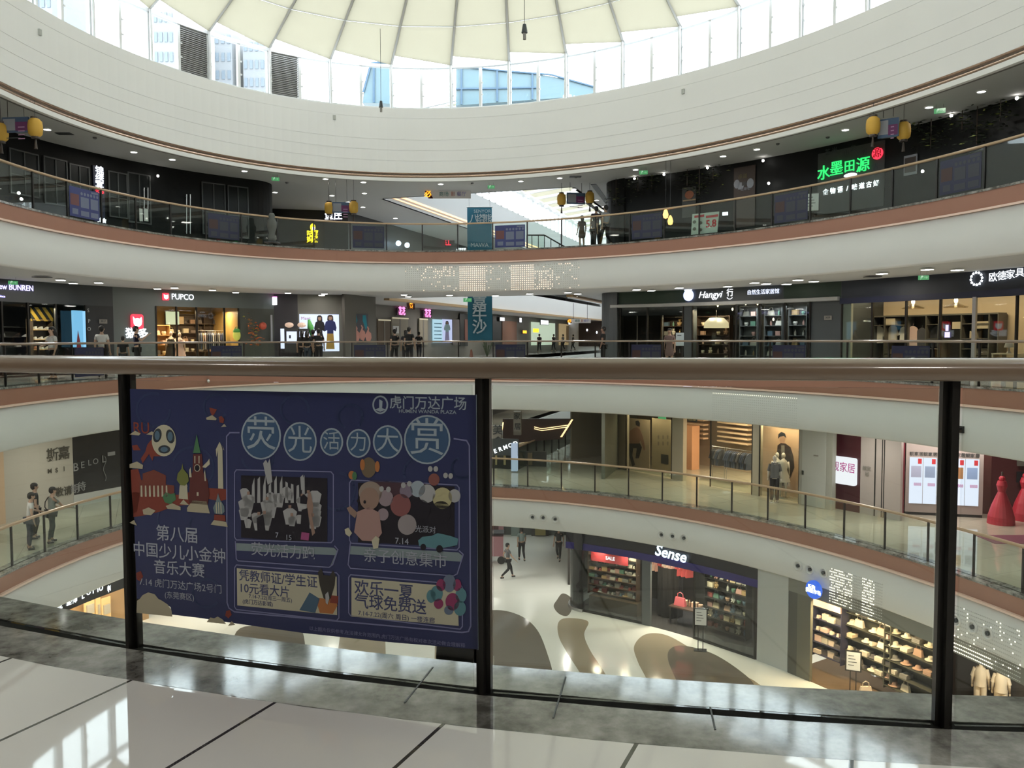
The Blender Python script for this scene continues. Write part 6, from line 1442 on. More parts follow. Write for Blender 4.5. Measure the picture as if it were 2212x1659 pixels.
b = MB(); FD.box(b, u0-3, u0-.28, -5, -1.7, -.6, -.5); struct('wall_blush_recess', b, mat('blush_white_panel', (.37,.32,.30), .45))
b = MB(); FD.box(b, u1+.05, u1+.45, -5, -1.7, -.9, -.8); struct('wall_wedding_brown_strip', b, mat('brown_strip', (.10,.035,.03), .5))
def gown(P, m, label, h=1.8, r=.42):
    G_ = thing('gown_on_form', label, 'gown', P); b = MB(); b.lathe(P, [(r,0.0),(r*.95,.25),(r*.72,.6),(r*.4,.95),(r*.27,1.08),(r*.40,1.3),(r*.30,1.45),(0,1.46)], 22); b.obj('gown', m, G_)
    b = MB(); b.ball(P+Vector((0,0,1.52)), (.10,.10,.10), 10, 6); b.obj('rosette', m, G_); b = MB(); b.tube([P+Vector((0,0,1.45)), P+Vector((0,0,1.75))], .03, 6); b.obj('neck_stand', WOODM, G_)
REDS = mat('scarlet_satin', (.42,.02,.04), .45)
P = at_z(2162, 1131, -5); gown(P, REDS, 'scarlet floor-length gown on a form beside the cool-lit display', 1.8, .42)
P = at_z(2222, 1140, -5) + Vector((.6,1.2,0)); gown(P, REDS, 'scarlet gown cut by the right edge of the frame')
Fq = Fr(FD.P(u1+2.3, 0, -1.9), FD.N); S = thing('picture_wall', 'wall of black and red framed pictures in the wedding shop', 'pictures', Fq.P(0,-3.3,0))
for i, (a, z, m) in enumerate(((-.5,-2.6,BLKP),(-.5,-3.2,GREYP),(-.5,-3.8,BLKP),(.2,-2.5,REDS),(.2,-3.1,PLIGHT),(.2,-3.8,REDS),(.8,-2.8,GREYP),(.8,-3.6,BLKP))):
    b = MB(); Fq.box(b, a-.25, a+.25, z-.2, z+.2, 0, .04); b.obj('framed_picture', m, S)
P = at_z(2190, 1165, -4.995); b = MB(); b.box(P, (1.8,1.1,.01)); o = b.obj('floor_mat', mat('wine_carpet', (.16,.02,.05), .8), label='wine red carpet piece on the walkway before the gowns', cat='rug')
for x in (1985, 2060, 2150): P = at_z(x, 1125, -5); lamp((P.x, P.y, -1.85), 45, (1,.85,.80), .5)
# things on the balcony fronts
def nozzle(P, N, label, r=.165, group=None):
    T_ = thing('round_air_nozzle', label, 'air nozzle', P, group); b = MB(); M = Matrix.Rotation(math.atan2(-N.x, N.y), 4, 'Z') @ Matrix.Rotation(math.pi/2, 4, 'X')
    def ring(prof, n=18):
        q = MB(); q.lathe((0,0,0), prof, n); q.v = [M @ v + P for v in q.v]; return q
    ring([(r,0),(r,.05),(r*.80,.055),(r*.62,.02),(r*.62,-.02)]).obj('outer_ring', FRONT, T_, smooth=True)
    ring([(0,.0),(r*.36,.0),(r*.36,.05),(r*.22,.055),(0,.03)]).obj('core', CHAR, T_)
    ring([(r*.62,-.0),(0,-.0)]).obj('dark_throat', mat('nozzle_throat', (.10,.10,.09), .6), T_)
grp = [((1150,1117),(1173,1118),(1199,1121),'left-hand trio under the lower railing'),((1429,1155),(1453,1158),(1478,1162),'trio above the white shop name'),((1724,1222),(1750,1230),(1779,1237),'trio left of the dotted light panel'),((2066,1340),(2101,1354),(2134,1368),'trio right of the right dark post')]
for g_ in grp:
    for j in range(3):
        x, y = g_[j]; P, N, t = on_wall(x, y, -.25); nozzle(P, N, 'white round air nozzle, %s, in the %s' % (('left','middle','right')[j], g_[3]))
def dotpanel(name, label, cx, x0, x1, y0, y1, cols, rows, mlit, fn, d=-.252, r=.016):
    """perforations in the balcony front, some of them lit"""
    lit, dim = MB(), MB(); t0, t1 = t_at(x0, (y0+y1)/2, d), t_at(x1, (y0+y1)/2, d)
    zt = on_wall(cx, y0, d)[0].z; zb_ = on_wall(cx, y1, d)[0].z
    for i in range(cols):
        P, N = E(t0+(t1-t0)*i/(cols-1), d)
        for j in range(rows):
            z = zt+(zb_-zt)*j/(rows-1); b = lit if fn(i/(cols-1), j/(rows-1)) else dim
            F = Fr((P.x,P.y,z), N); F.disc(b, 0, 0, r, r, -.004, .006, 6)
    S = thing(name, label, 'light panel', E((t0+t1)/2, d)[0] + Vector((0,0,zb_)))
    lit.obj('lit_perforations', mlit, S, kind='stuff'); dim.obj('unlit_perforations', mat('perforation_shadow', (.55,.545,.53), .7), S, kind='stuff')
def f1(a, b): 
    return (.32 < a < .48) or (.62 < a < .75 and b > -.1) or (.75 < a < .86 and RNGC.random() < .6 and b > .25) or (RNGC.random() < .10) or (.1 < a < .3 and b < .5 and RNGC.random() < .25)
dotpanel('dotted_light_panel', 'grid of warm lit dots on the white balcony front above the teal banner foot', 1070, 876, 1250, 575, 626, 84, 12, glow('peach_dot_light', (1.0,.74,.55), 1.9), f1, r=.019)
def f2(a, b): return (a < .45 and RNGC.random() < .75) or (.62 < a < .85 and RNGC.random() < .8)
dotpanel('dotted_light_panel', 'grid of warm white dots on the lower balcony front right of the nozzle trio', 1850, 1792, 1905, 1245, 1318, 34, 13, glow('warm_dot_light', (1.0,.92,.75), 2.4), f2, r=.018)
def f3(a, b): return b > .8 and a < .6 or RNGC.random() < .12
dotpanel('dotted_light_panel', 'grid of warm white dots on the lower balcony front right of the right dark post', 2120, 2050, 2205, 1330, 1432, 40, 13, glow('warm_dot_light', (1.0,.92,.75), 2.4), f3, r=.018)
dotpanel('perforated_panel', 'faint unlit perforations on the white balcony front opposite, just below the brown band', 1640, 1540, 1720, 855, 912, 44, 12, glow('warm_dot_light', (1.0,.92,.75), 1.0), lambda a, b: b < .01, r=.013)
# dome camera on its black bracket
P, N, t = on_wall(2079, 950, -.25); F = Fr(P, N); S = thing('security_camera', 'white dome camera on a black bracket on the balcony front right of the post', 'camera', P)
b = MB(); b.ball(F.P(0,-.02,.22), (.11,.11,.12), 14, 8); b.obj('dome', WHITEM, S, smooth=True); b = MB(); b.tube([F.P(0,.30,0), F.P(.05,.30,.2), F.P(.12,.34,.28)], .025, 6); F.box(b, -.12, .05, .18, .36, 0, .06); b.obj('bracket', BLACK, S); b = MB(); b.tube([F.P(0,.28,.12), F.P(-.02,.10,.2)], .02, 5); b.tube([F.P(-.02,-.12,.22), F.P(-.06,-.24,.2)], .015, 5); b.obj('cable', BLACK, S)
P, N, t = on_wall(447, 823, -.24); F = Fr(P, N); S = thing('security_camera', 'tiny white camera on the brown band above the blue poster', 'camera', P); b = MB(); b.ball(F.P(0,0,.08), (.05,.05,.06), 10, 7); b.obj('dome', WHITEM, S); b = MB(); F.box(b, -.03, .03, .02, .08, 0, .08); b.obj('bracket', GREYP, S)
for x, y, lab in ((722,254,'small grey speaker on the drum wall left of centre'),(1476,198,'small grey speaker on the drum wall right of centre'),(84,70,'small grey speaker on the drum wall at the far left')):
    P, N, t = on_wall(x, y, 0); F = Fr(P, N); b = MB(); F.box(b, -.05, .05, -.09, .09, 0, .06); b.obj('wall_speaker', GREYW, label=lab, cat='speaker')
for x, y, Yc, lab in ((1133,62,24,'small dark lamp hanging on a wire from the glass roof'),(823,225,33,'small dark hook light hanging before the window band'),):
    P = at_Y(x, y, Yc); S = thing('hanging_spot', lab, 'lamp', P); b = MB(); b.tube([P+Vector((0,0,.12)), P-Vector((0,0,.12))], [.05,.09], 8); b.obj('head', CHAR, S); b = MB(); b.tube([P-Vector((0,0,.12)), P-Vector((0,0,.30))], .05, 6); b.obj('lower_head', GREYP, S); b = MB(); b.tube([P+Vector((0,0,.1)), Vector((P.x,P.y,HEAD+.9))], .008, 4); b.obj('wire', BLACK, S)
# what stands in the gallery well one floor down
FU = Fr(at_Y(1170, 920, 42.0), (0,1,0)); S = thing('stairwell_underside', 'dark brown underside of the next stair flight with bent strip lights', 'ceiling panel', FU.o)
pts = [at_Y(x, y, Yy) for x, y, Yy in ((1086,903,41),(1310,900,44),(1225,955,40),(1130,955,39),(1086,975,38))]
b = MB(); b.prism([FU.px(x, y) for x, y in ((1086,905),(1240,905),(1232,925),(1215,948),(1130,955),(1086,962))], FU.N*.2); b.obj('panel', mat('umber_panel', (.055,.032,.026), .5), S)
GST = glow('amber_strip_light', (1.0,.72,.35), 2.2)
for k in (0, 4):
    b = MB()
    for (a0, b0_, a1, b1) in ((1154,922,1170,926),(1170,926,1228,918)): b.bar(FU.px(a0,b0_+k,.03), FU.px(a1,b1+k,.03), .035, .03)
    b.obj('strip_light', GST, S); b = MB(); b.bar(FU.px(1235+k*.6,906,.03), FU.px(1211+k*.6,944,.03), .035, .03); b.obj('strip_light', GST, S)
b = MB(); b.bar(FU.px(1087,912,.03), FU.px(1084,930,.03), .06, .03); b.obj('strip_light', GST, S)
def uppost(x0, y0, x1, y1, Yd, m, name, label, cat, depth=.3, part='body'):
    F = Fr(at_Y((x0+x1)/2, (y0+y1)/2, Yd), (0.15,1,0)); S = thing(name, label, cat, F.P(0, F.uv(x0,y1)[1], 0)); board(F, x0, y0, x1, y1, -depth, 0, m, S, part); return F, S
F, S = uppost(1104, 958, 1117, 1018, 38.5, glow('cool_column_light', (.55,.65,.85), .7), 'lit_column', 'pale lit column under the white fascia letters right of the middle post', 'column', .3, 'lit_face')
F, S = uppost(1109, 889, 1125, 940, 40.5, GREYP, 'hanging_sign', 'grey vertical sign with dark characters right of the middle post', 'sign'); text('lettering', '家', F, 1117, 900, 12, CHAR, S, w=.01, bold=.02); text('lettering', '居', F, 1118, 922, 12, CHAR, S, w=.01, bold=.02)
F, S = uppost(1056, 920, 1083, 960, 39.5, GREYP, 'hanging_sign', 'grey panel with curling dark characters beside the middle post', 'sign'); text('lettering', '美', F, 1075, 930, 18, CHAR, S, w=.01, bold=.02); text('lettering', '食', F, 1076, 952, 14, CHAR, S, w=.01, bold=.02)
F, S = uppost(1055, 948, 1120, 984, 38.8, CHAR, 'shop_sign', 'slanting row of white lit letters beside the middle post', 'sign', .1)
for i, ch in enumerate('VERMOD'): text('lettering', ch, F, 1059+i*11, 979-i*4.2, 10, GWHITE, S, w=.02, bold=.03, rot=.35)
F, S = uppost(1056, 975, 1180, 1016, 40.5, mat('murky_shopfront', (.035,.036,.032), .4), 'shopfront', 'dark shopfront beneath the slanting letters', 'shopfront', .2)
for x0, x1, m in ((1070,1074,mat('amber_goods', (.4,.33,.16), .6)),(1088,1093,mat('amber_goods', (.4,.33,.16), .6)),(1140,1150,mat('brown_goods', (.12,.09,.05), .6))): board(F, x0, 978, x1, 1004, 0, .05, m, S, 'goods')
S = thing('well_railing', 'dark posted glass railing slanting up along the gallery well one floor down', 'railing', G(0,7,-5))
b = MB(); b.bar(G(0,7.0,-3.9), G(40,7.0,-3.9), .06, .06); b.obj('handrail', RAILM, S)
for k in range(26): b = MB(); b.bar(G(k*1.5,7.0,-5.0), G(k*1.5,7.0,-3.92), .07, .05); b.obj('post', POST, S)
b = MB(); b.hexa([G(0,6.99,-4.98), G(38,6.99,-4.98), G(38,7.01,-4.98), G(0,7.01,-4.98), G(0,6.99,-3.95), G(38,6.99,-3.95), G(38,7.01,-3.95), G(0,7.01,-3.95)]); b.obj('glass_panel', RGLASS, S)
pl('wall_lower_gallery_right', [G(-1.5, 11.5), G(GLEN, 11.5)], -5, -1.7, mat('grey_green_tile_wall', (.12,.125,.10), .4)); pl('wall_lower_gallery_left', [on_wall(900,1000,DL)[0], G(1,-3.8), G(GLEN,-3.8)], -5, -1.7, mat('dark_tan_wall', (.06,.05,.04), .5))

# ================================================================ GROUND FLOOR
ZG = -10.0; DG = -0.12
def ga(name, x0, x1, z0, z1, m, d=DG, thick=.12, yr=1300): 
    t0, t1 = t_at(x0, yr, d), t_at(x1, yr, d); b = MB(); b.sweep([(d,z0),(d,z1),(d+thick,z1),(d+thick,z0)], t0, t1, n=max(3,int(abs(t1-t0)*40))); return struct(name, b, m)
ga('wall_blue_band_upper', 1222, 1636, -7.15, -6.73, mat('ink_panel', (.010,.012,.018), .4)); b = MB(); b.sweep([(DG-.03,-7.42),(DG-.03,-7.15),(DG,-7.15),(DG,-7.42)], t_at(1636,1300,DG), t_at(1222,1300,DG), n=30); struct('trim_blue_band', b, mat('ultramarine_panel', (.025,.02,.16), .4))
ga('wall_ground_pier', 1636, 1702, ZG, -6.73, mat('pale_grey_pier', (.46,.48,.46), .5), thick=.5)
ga('wall_next_shop_head', 1702, 2600, -7.2, -6.73, mat('grey_bulkhead', (.20,.20,.17), .6))
t0, t1 = t_at(1215,1300,DG+4), t_at(2400,1300,DG+4); b = MB(); b.sweep([(DG+3.2,ZG),(DG+3.2,-6.7),(DG+3.3,-6.7),(DG+3.3,ZG)], t_at(2600,1300,DG+3.2), t_at(1226,1300,DG+3.2), n=40); struct('wall_ground_back', b, mat('dark_shop_back', (.035,.03,.025), .6))
def gfloor(name, x0, x1, m, d1=3.2):
    t0, t1 = t_at(x0, 1300, DG+.05), t_at(x1, 1300, DG+.05); b = MB(); n = 24; b.sweep([(DG+.04, ZG), (DG+.04, ZG+.012), (DG+d1, ZG+.012), (DG+d1, ZG)], t0, t1, n=n); return struct(name, b, m)
gfloor('floor_blue_shop', 1236, 1640, mat('charcoal_shop_floor', (.06,.06,.062), .25)); gfloor('floor_warm_shop', 1704, 2500, mat('brown_shop_floor', (.16,.11,.07), .3))
for x0_, x1_, lab_ in ((1262,1384,'brown base cabinet under the crowded shelf on the ground floor'),):
    Fc = wallframe((x0_+x1_)/2, 1300, DG+.5); S = thing('base_cabinet', lab_, 'cabinet', Fc.P(0,ZG-Fc.o.z,0)); b = MB(); Fc.box(b, -1.1, 1.1, ZG-Fc.o.z+.012, ZG-Fc.o.z+.55, -.5, 0); b.obj('body', mat('umber_panel_wood', (.075,.05,.03), .5), S)
# rounded glass corner at the left of the blue shop
cg = corner(1260, DG, 1300, 6.0, -1, .95)
strip('wall_ground_corner_sign', cg, -7.4, -6.73, mat('ink_panel', (.010,.012,.018), .4), .12)
strip('window_ground_corner', cg, ZG+.12, -7.4, glass('smoky_shop_glass', (.30,.33,.32)), .02); strip('baseboard_ground_corner', cg, ZG, ZG+.12, STEEL, .10)
F = wallframe(1448, 1195, DG-.05); S = sign('shop_sign', 'blue-white lit script shop name on the ultramarine band of the ground floor', F); text('lettering', 'Sense', F, 1449, 1196, 27, glow('ice_white_sign', (.72,.85,1.0), 2.6), S, w=.05, bold=.025, shear=.25, rot=-.05)
def gpane(xa, xb, lab, mull=()): 
    P, N, t = on_wall((xa+xb)/2, 1300, DG); F = Fr((P.x,P.y,0), N); W = thing('shop_window', lab, 'window', F.P(0,ZG,0)); ua, ub = F.uv(xa,1300)[0], F.uv(xb,1300)[0]
    b = MB(); F.box(b, ua, ub, ZG+.06, -7.42, 0, .012); b.obj('pane', SGLASS, W); b = MB()
    for u in (ua, ub): F.box(b, u-.03, u+.03, ZG, -7.42, -.03, .04)
    F.box(b, ua, ub, ZG, ZG+.08, -.03, .04); b.obj('frame', POST, W); return F
gpane(1258, 1388, 'ground floor window with the crowded brown shelf under a red banner'); gpane(1500, 1632, 'ground floor window with bouquets and boxes left of the pale pier')
ga('wall_blue_shop_pier', 1386, 1404, ZG, -7.42, mat('steel_grey_pier', (.10,.11,.11), .3))
F = wallframe(1322, 1300, DG+.75)
shelves(F, -1.15, 1.1, ZG+.55, 6, .31, 0, .35, mat('brown_shop_shelf', (.09,.05,.03), .5), ['box','pot','fold','hat','shoe'], GOODC+GOODC[:2], 'on the brown shelf under the red banner on the ground floor', 'wide brown shelf crowded with small goods in the ground floor window', fill=.97, step=.19, sc=1.0)
S = thing('red_banner', 'small red banner with white lettering above the crowded brown shelf', 'banner', F.P(-.1, -7.75-F.o.z, .1)); b = MB(); z = -F.o.z; F.box(b, -.95, .75, z-8.0+0, z-7.62, .05, .08); b.obj('cloth', mat('red_cloth', (.40,.03,.04), .7), S); text('lettering', 'SALE', F, 0, 0, 0, GWHITE, S, uvpos=(-.05, z-7.8), hm=.16, w=.09, bold=.02)
F = wallframe(1566, 1330, DG+1.0)
shelves(F, -.95, .9, ZG+.1, 6, .38, 0, .4, mat('black_shop_shelf', (.02,.02,.02), .5), ['bag','pot','box','toy','bottle'], GOODC+WARMC[:3], 'in the ground floor window left of the pale pier', 'black shelf of bouquets and boxes left of the pale pier', fill=.95, step=.22)
FK = wallframe(1452, 1300, DG+1.6); zz = -FK.o.z; DR = pal('dress_cloth', [(.60,.42,.34), (.55,.30,.25), (.40,.06,.06), (.62,.50,.42)], .8)
S = thing('clothes_rail', 'high rail of peach and red dresses over the ground floor shop entrance', 'clothes rail', FK.P(0,zz-7.4,0)); b = MB(); b.tube([FK.P(-.9,zz-7.45,0), FK.P(1.0,zz-7.45,0)], .015, 6); b.obj('bar', STEEL, S)
for k in range(9): good('garment', DR[k % 4 if k < 7 else 2], FK.P(-.8+.2*k, zz-7.5, 0), FK, 'on the high rail over the ground floor entrance', sc=1.0, turn=math.pi/2-.6)
S = thing('black_curtain', 'black round changing-booth curtain in the ground floor entrance', 'curtain', FK.P(-.1,zz+ZG,-.2)); b = MB()
prof = []; c0 = FK.P(-.15, zz+ZG+.05, -.1); n = 40
for k in range(n):
    a = TAU*k/n; r = .50+.03*math.sin(a*10); b.v.append(c0+Vector((r*math.cos(a), r*math.sin(a), 0))); b.v.append(c0+Vector((r*math.cos(a), r*math.sin(a), 2.0)))
for k in range(n): a, c = 2*k, 2*((k+1) % n); b.f.append([a, c, c+1, a+1]); b.m.append(0)
b.obj('cloth', mat('black_velvet', (.006,.006,.006), .9), S)
good('bag', mat('pink_red_bag', (.55,.12,.14), .5), FK.P(.7, zz+ZG+.75, .6), FK, 'pink', sc=1.6)['label'] = 'large pink-red bag on the low table in the ground floor entrance'
S = thing('display_table', 'low dark display table in the ground floor shop entrance', 'table', FK.P(.95,zz+ZG,.5)); b = MB(); FK.box(b, .35, 1.6, zz+ZG+.70, zz+ZG+.75, .2, .9); b.obj('top', WOODM, S)
for uu in (.37, 1.53):
    for ww in (.25,.8): b = MB(); FK.box(b, uu, uu+.05, zz+ZG, zz+ZG+.70, ww, ww+.05); b.obj('leg', BLACK, S)
for k in range(5): good(RNGC.choice(['pot','bottle','box']), RNGC.choice(WARMC), FK.P(.55+.24*k, zz+ZG+.755, .45), FK, 'on the low table of the ground floor entrance')
stand_sign(1513, 1405, ZG, 1.55, 'white information stand before the ground floor shop with the script name')
for x, pw in ((1290,24),(1350,24),(1420,40),(1470,45),(1540,28),(1600,28)): P = on_wall(x, 1300, DG+.42)[0]; lamp((P.x,P.y,-7.5), pw, (1,.84,.62), .3)
# round blue sign and the warm shop right of the pier
F = wallframe(1760, 1273, DG-.3); S = sign('round_shop_sign', 'round bright blue lit sign hanging at the head of the warm ground floor shop', F); b = MB(); F.disc(b, 0, 0, .29, .29, 0, .10, 28); b.obj('disc', glow('azure_sign', (.03,.15,.85), 1.0), S); text('lettering', '乐购', F, 1758, 1267, 8, GWHITE, S, w=.11, bold=.02); text('lettering', '超级市场', F, 1762, 1277, 8, GWHITE, S, w=.11, bold=.03)
for x0, x1, m in ((1704,1722,mat('olive_frame', (.08,.08,.065), .5)),(1722,1751,mat('olive_glass_panel', (.14,.135,.10), .3))): ga('wall_next_shop_frame', x0, x1, ZG, -7.2, m)
DEN = pal('shoe_colours', [(.75,.62,.48), (.70,.50,.42), (.10,.09,.09), (.62,.56,.44)])
F = wallframe(1786, 1370, DG+.9); shelves(F, -.62, .55, ZG+.5, 5, .40, 0, .35, mat('ink_blue_shelf', (.03,.03,.06), .5), ['shoe','box','fold'], DEN, 'on the ink-blue shelf of the warm ground floor shop', 'ink-blue shelf of pink and cream goods right of the olive frame', fill=1.0, sc=1.1, step=.2)
b = MB(); zz = -F.o.z; S = thing('shelf_header', 'pale pink header board with orange cap over the ink-blue shelf', 'header board', F.P(0,zz-7.6,0)); F.box(b, -.6, .55, zz-7.75, zz-7.40, 0, .06); b.obj('board', mat('pale_pink_board', (.60,.40,.32), .6), S); b = MB(); F.box(b, -.2, .25, zz-7.5, zz-7.3, .06, .09); b.obj('orange_cap', mat('burnt_orange', (.45,.12,.04), .6), S)
F = wallframe(1870, 1420, DG+1.1); shelves(F, -.9, .9, ZG+.5, 5, .42, 0, .4, mat('dark_olive_shelf', (.05,.05,.035), .5), ['hat','fold','shoe','bag'], DEN+WARMC[:3], 'on the dark olive shelf of the warm ground floor shop', 'dark olive shelf of straw hats and folded goods in the warm shop', fill=.95, sc=1.15, step=.22)
F = wallframe(1960, 1450, DG+1.1); shelves(F, -.9, .9, ZG+.3, 5, .42, 0, .4, mat('dark_olive_shelf', (.05,.05,.035), .5), ['hat','fold','bag'], [GOODC[4], WARMC[3], WARMC[5], DEN[3]], 'on the dim shelf left of the right dark post on the ground floor', 'dim shelf of folded goods left of the right dark post', fill=.9, sc=1.15)
for k, (x, y, kd, m, lab) in enumerate(((1870,1500,'bag',DEN[0],'cream bag lying at the warm shop threshold'),(1942,1462,'hat',WARMC[2],'straw hat on a dark stand near the right dark post'))):
    P = at_z(x, y, ZG); 
    if kd == 'hat':
        T_ = thing('hat_stand', 'dark pedestal carrying a straw hat near the right dark post', 'stand', P); b = MB(); b.box(P+Vector((0,0,.3)), (.4,.4,.6)); b.obj('body', BLACK, T_); P = P+Vector((0,0,.605))
    o = good(kd, m, P, None, '', sc=1.3); o['label'] = lab
stand_sign(1842, 1500, ZG, 1.4, 'pale information stand before the warm ground floor shop')
for x, pw in ((1740,30),(1790,55),(1850,50),(1900,50),(1960,32),(2140,80)): P = on_wall(x, 1350, DG+.35)[0]; lamp((P.x,P.y,-7.3), pw, (1,.76,.46), .3)
P = at_z(1897, 1475, ZG); P += Vector((.2,.6,0)); mannequin(P, -.4, MG, mat('black_coat_cloth', (.012,.012,.012), .8), 'mannequin in a black coat with a cream scarf in the warm shop', 1.7, pants=mat('black_trousers', (.012,.012,.015), .8))
# cream mannequins right of the right dark post
CRM = mat('cream_wool', (.72,.60,.42), .8)
for i, (x, y) in enumerate(((2116,1545),(2160,1560))):
    P = at_z(x, y, ZG); M_ = mannequin(P, -.6, CRM, CRM, 'cream-clad mannequin with wide trousers, %s right of the right dark post' % ('first' if i == 0 else 'second'), 1.72, pants=CRM)
P = at_z(2188, 1530, ZG) + Vector((.3,.3,0)); T_ = thing('display_table', 'low table of cream folded knits at the lower right edge', 'table', P); b = MB(); b.box(P+Vector((0,0,.62)), (.9,.6,.04)); b.obj('top', CREAM, T_)
for sx in (-.4,.4):
    for sy in (-.25,.25): b = MB(); b.box(P+Vector((sx,sy,.30)), (.05,.05,.60)); b.obj('leg', CREAM, T_)
for k in range(3): good('fold', CRM, P+Vector((-.3+.3*k,0,.64)), None, 'of cream knits on the low table at the lower right edge')
# ground floor beyond, seen between the post and the blue shop
pl('wall_ground_far', [(-14,47.5), (4.2,47.0)], ZG, -6.73, mat('dim_teal_grey_front', (.085,.10,.09), .5)); pl('wall_ground_far_return', [(4.2,47.0),(3.4,60)], ZG, -6.73, GREYW)
F = Fr((0,46.85,0), (0,1,0))
for x0, x1, m, lab, nm in ((1056,1077,mat('dusky_red_front', (.07,.02,.02), .5),'dusky red shopfront at the back of the ground floor','shopfront'),(1077,1088,mat('pink_jamb', (.36,.18,.20), .6),'pink shop jamb at the back of the ground floor','shopfront'),(1104,1122,mat('pale_teal_front', (.22,.28,.26), .5),'pale teal shopfront behind the walking person','shopfront'),(1148,1185,mat('dark_stock_front', (.035,.035,.03), .5),'dark shopfront with yellow stock at the back of the ground floor','shopfront')):
    S = thing(nm, lab, 'shopfront', F.P(F.uv((x0+x1)/2,1150)[0], ZG, 0)); u0, u1 = F.uv(x0,1150)[0], F.uv(x1,1150)[0]; b = MB(); F.box(b, u0, u1, ZG, -6.9, 0, .08); b.obj('panel', m, S)
    if 'yellow' in lab: b = MB(); F.box(b, u0+.2, u0+.8, ZG+.1, ZG+.9, .08, .3); b.obj('yellow_stock', mat('ochre_stock', (.28,.24,.08), .6), S)
P = at_z(1068, 1215, ZG); T_ = thing('kiddie_ride', 'pink and dark wheeled stall cart beside the middle dark post on the ground floor', 'cart', P); b = MB(); b.box(P+Vector((0,0,.9)), (.9,.7,1.0)); b.obj('body', mat('dusty_pink_cart', (.28,.13,.15), .6), T_); b = MB(); b.box(P+Vector((0,0,1.55)), (1.0,.8,.06)); b.obj('canopy', BLKP, T_)
for sx in (-.35,.35): b = MB(); b.tube([P+Vector((sx,-.37,.2)), P+Vector((sx,-.30,.2))], .2, 14); b.obj('wheel', BLACK, T_)
# ground floor left: warm shop below the walkway
tl0, tl1 = t_at(400,1280,1.2), t_at(-60,1280,1.2)
b = MB(); b.sweep([(1.0,-7.55),(1.0,-6.73),(1.15,-6.73),(1.15,-7.55)], tl0, tl1, n=30); struct('wall_left_shop_head', b, mat('ink_panel', (.010,.012,.018), .4))
b = MB(); b.sweep([(3.6,ZG),(3.6,-6.73),(3.7,-6.73),(3.7,ZG)], tl0, tl1, n=30); struct('wall_left_shop_back', b, mat('amber_wood_wall', (.34,.22,.11), .6, noise=.2, nscale=2))
F = wallframe(180, 1290, .98); S = sign('shop_sign', 'row of small white lit characters on the dark band of the lower left shop', F)
for ch, x, y in (('卡',110,1316),('迪',119,1313),('龙',128,1310),('服',148,1301),('饰',160,1296),('L',178,1288),('O',190,1280),('T',200,1277),('T',210,1274),('O',217,1271),('特',236,1272),('惠',246,1269),('场',255,1265)): text('lettering', ch, F, x, y, 12, GWHITE, S, w=.02, bold=.03)
for x0, x1, lab in ((181,203,'amber lit shop panel at the lower left, left one'),(206,216,'narrow amber shop panel at the lower left, middle one'),(218,238,'framed amber shop display at the lower left, right one')):
    F = wallframe((x0+x1)/2, 1320, 3.4); S = thing('lit_wall_panel', lab, 'wall panel', F.o); board(F, x0, 1290, x1, 1370, 0, .05, mat('amber_lit_panel', (.55,.36,.16), .6, emit=.35, ecol=(1,.68,.3)), S, 'panel'); board(F, x0+3, 1305, x1-4, 1325, .05, .12, BEIGE, S, 'picture_frame')
for x in (120, 200, 280): P = on_wall(x, 1300, 2.2)[0]; lamp((P.x,P.y,-7.0), 50, (1,.72,.4), .4)
# ================================================================ THE BLUE EVENT POSTER ON THE NEAR GLASS
tp = [t_of_s(s_mid + k*STEP) for k in (-1, 0, 1)]
PP = [E(t, 0)[0] for t in tp]; li = 0 if PP[0].x < PP[1].x else 2
NN = (E(tp[li], 0)[1] + E(tp[1], 0)[1]).normalized()
FP = Fr((PP[li]+PP[1])/2, (-NN.x, -NN.y, 0))
if FP.N.y < 0: FP = Fr(FP.o, -FP.N)
ES = thing('event_poster', 'large dark blue event poster of round title characters fixed on the near railing glass', 'poster', FP.P(0, .1, 0))
LW = .0085
def pm_(n, c, r=.5): return mat('poster_' + n, tuple(min(.85, v*1.22) for v in c), r)
INK = pm_('ink_blue', (.030,.038,.115), .35); INK2 = pm_('swirl_blue', (.036,.052,.135), .4); TEALD = pm_('disc_teal', (.045,.10,.20)); LILAC = pm_('lilac_line', (.20,.21,.38)); PALEP = pm_('pale_blue_grey', (.33,.40,.46))
CREAMP = pm_('cream', (.50,.48,.36)); CLOUD = pm_('cloud_cream', (.42,.38,.27)); REDP = pm_('brick_red', (.22,.045,.03)); DRED = pm_('dark_red', (.12,.03,.028)); GRNP = pm_('spire_green', (.07,.19,.09)); OLV = pm_('dome_olive', (.17,.19,.05)); TXT = pm_('lettering_blue_white', (.36,.39,.46)); DKB = pm_('photo_black', (.014,.012,.02)); SHW = pm_('shirt_white', (.38,.39,.40)); SKN = pm_('skin', (.30,.20,.16)); PKP = pm_('pink', (.33,.07,.20)); NVT = pm_('navy_lettering', (.06,.07,.16)); ORG = pm_('orange', (.42,.16,.05)); TLP = pm_('balloon_teal', (.10,.24,.28)); MAG = pm_('balloon_magenta', (.26,.04,.12)); LCR = pm_('caption_glow', (.22,.28,.30))
def pp(pts, m, n, k=1, par=None):
    w = LW + .0006*k; b = MB(); b.prism([FP.px(x, y, w) for x, y in pts], -FP.N*.0004); return b.obj(n, m, par or ES)
def ell(x, y, rx, ry, m, n, k=1, par=None, seg=28): return pp([(x+rx*math.cos(TAU*i/seg), y+ry*math.sin(TAU*i/seg)) for i in range(seg)], m, n, k, par)
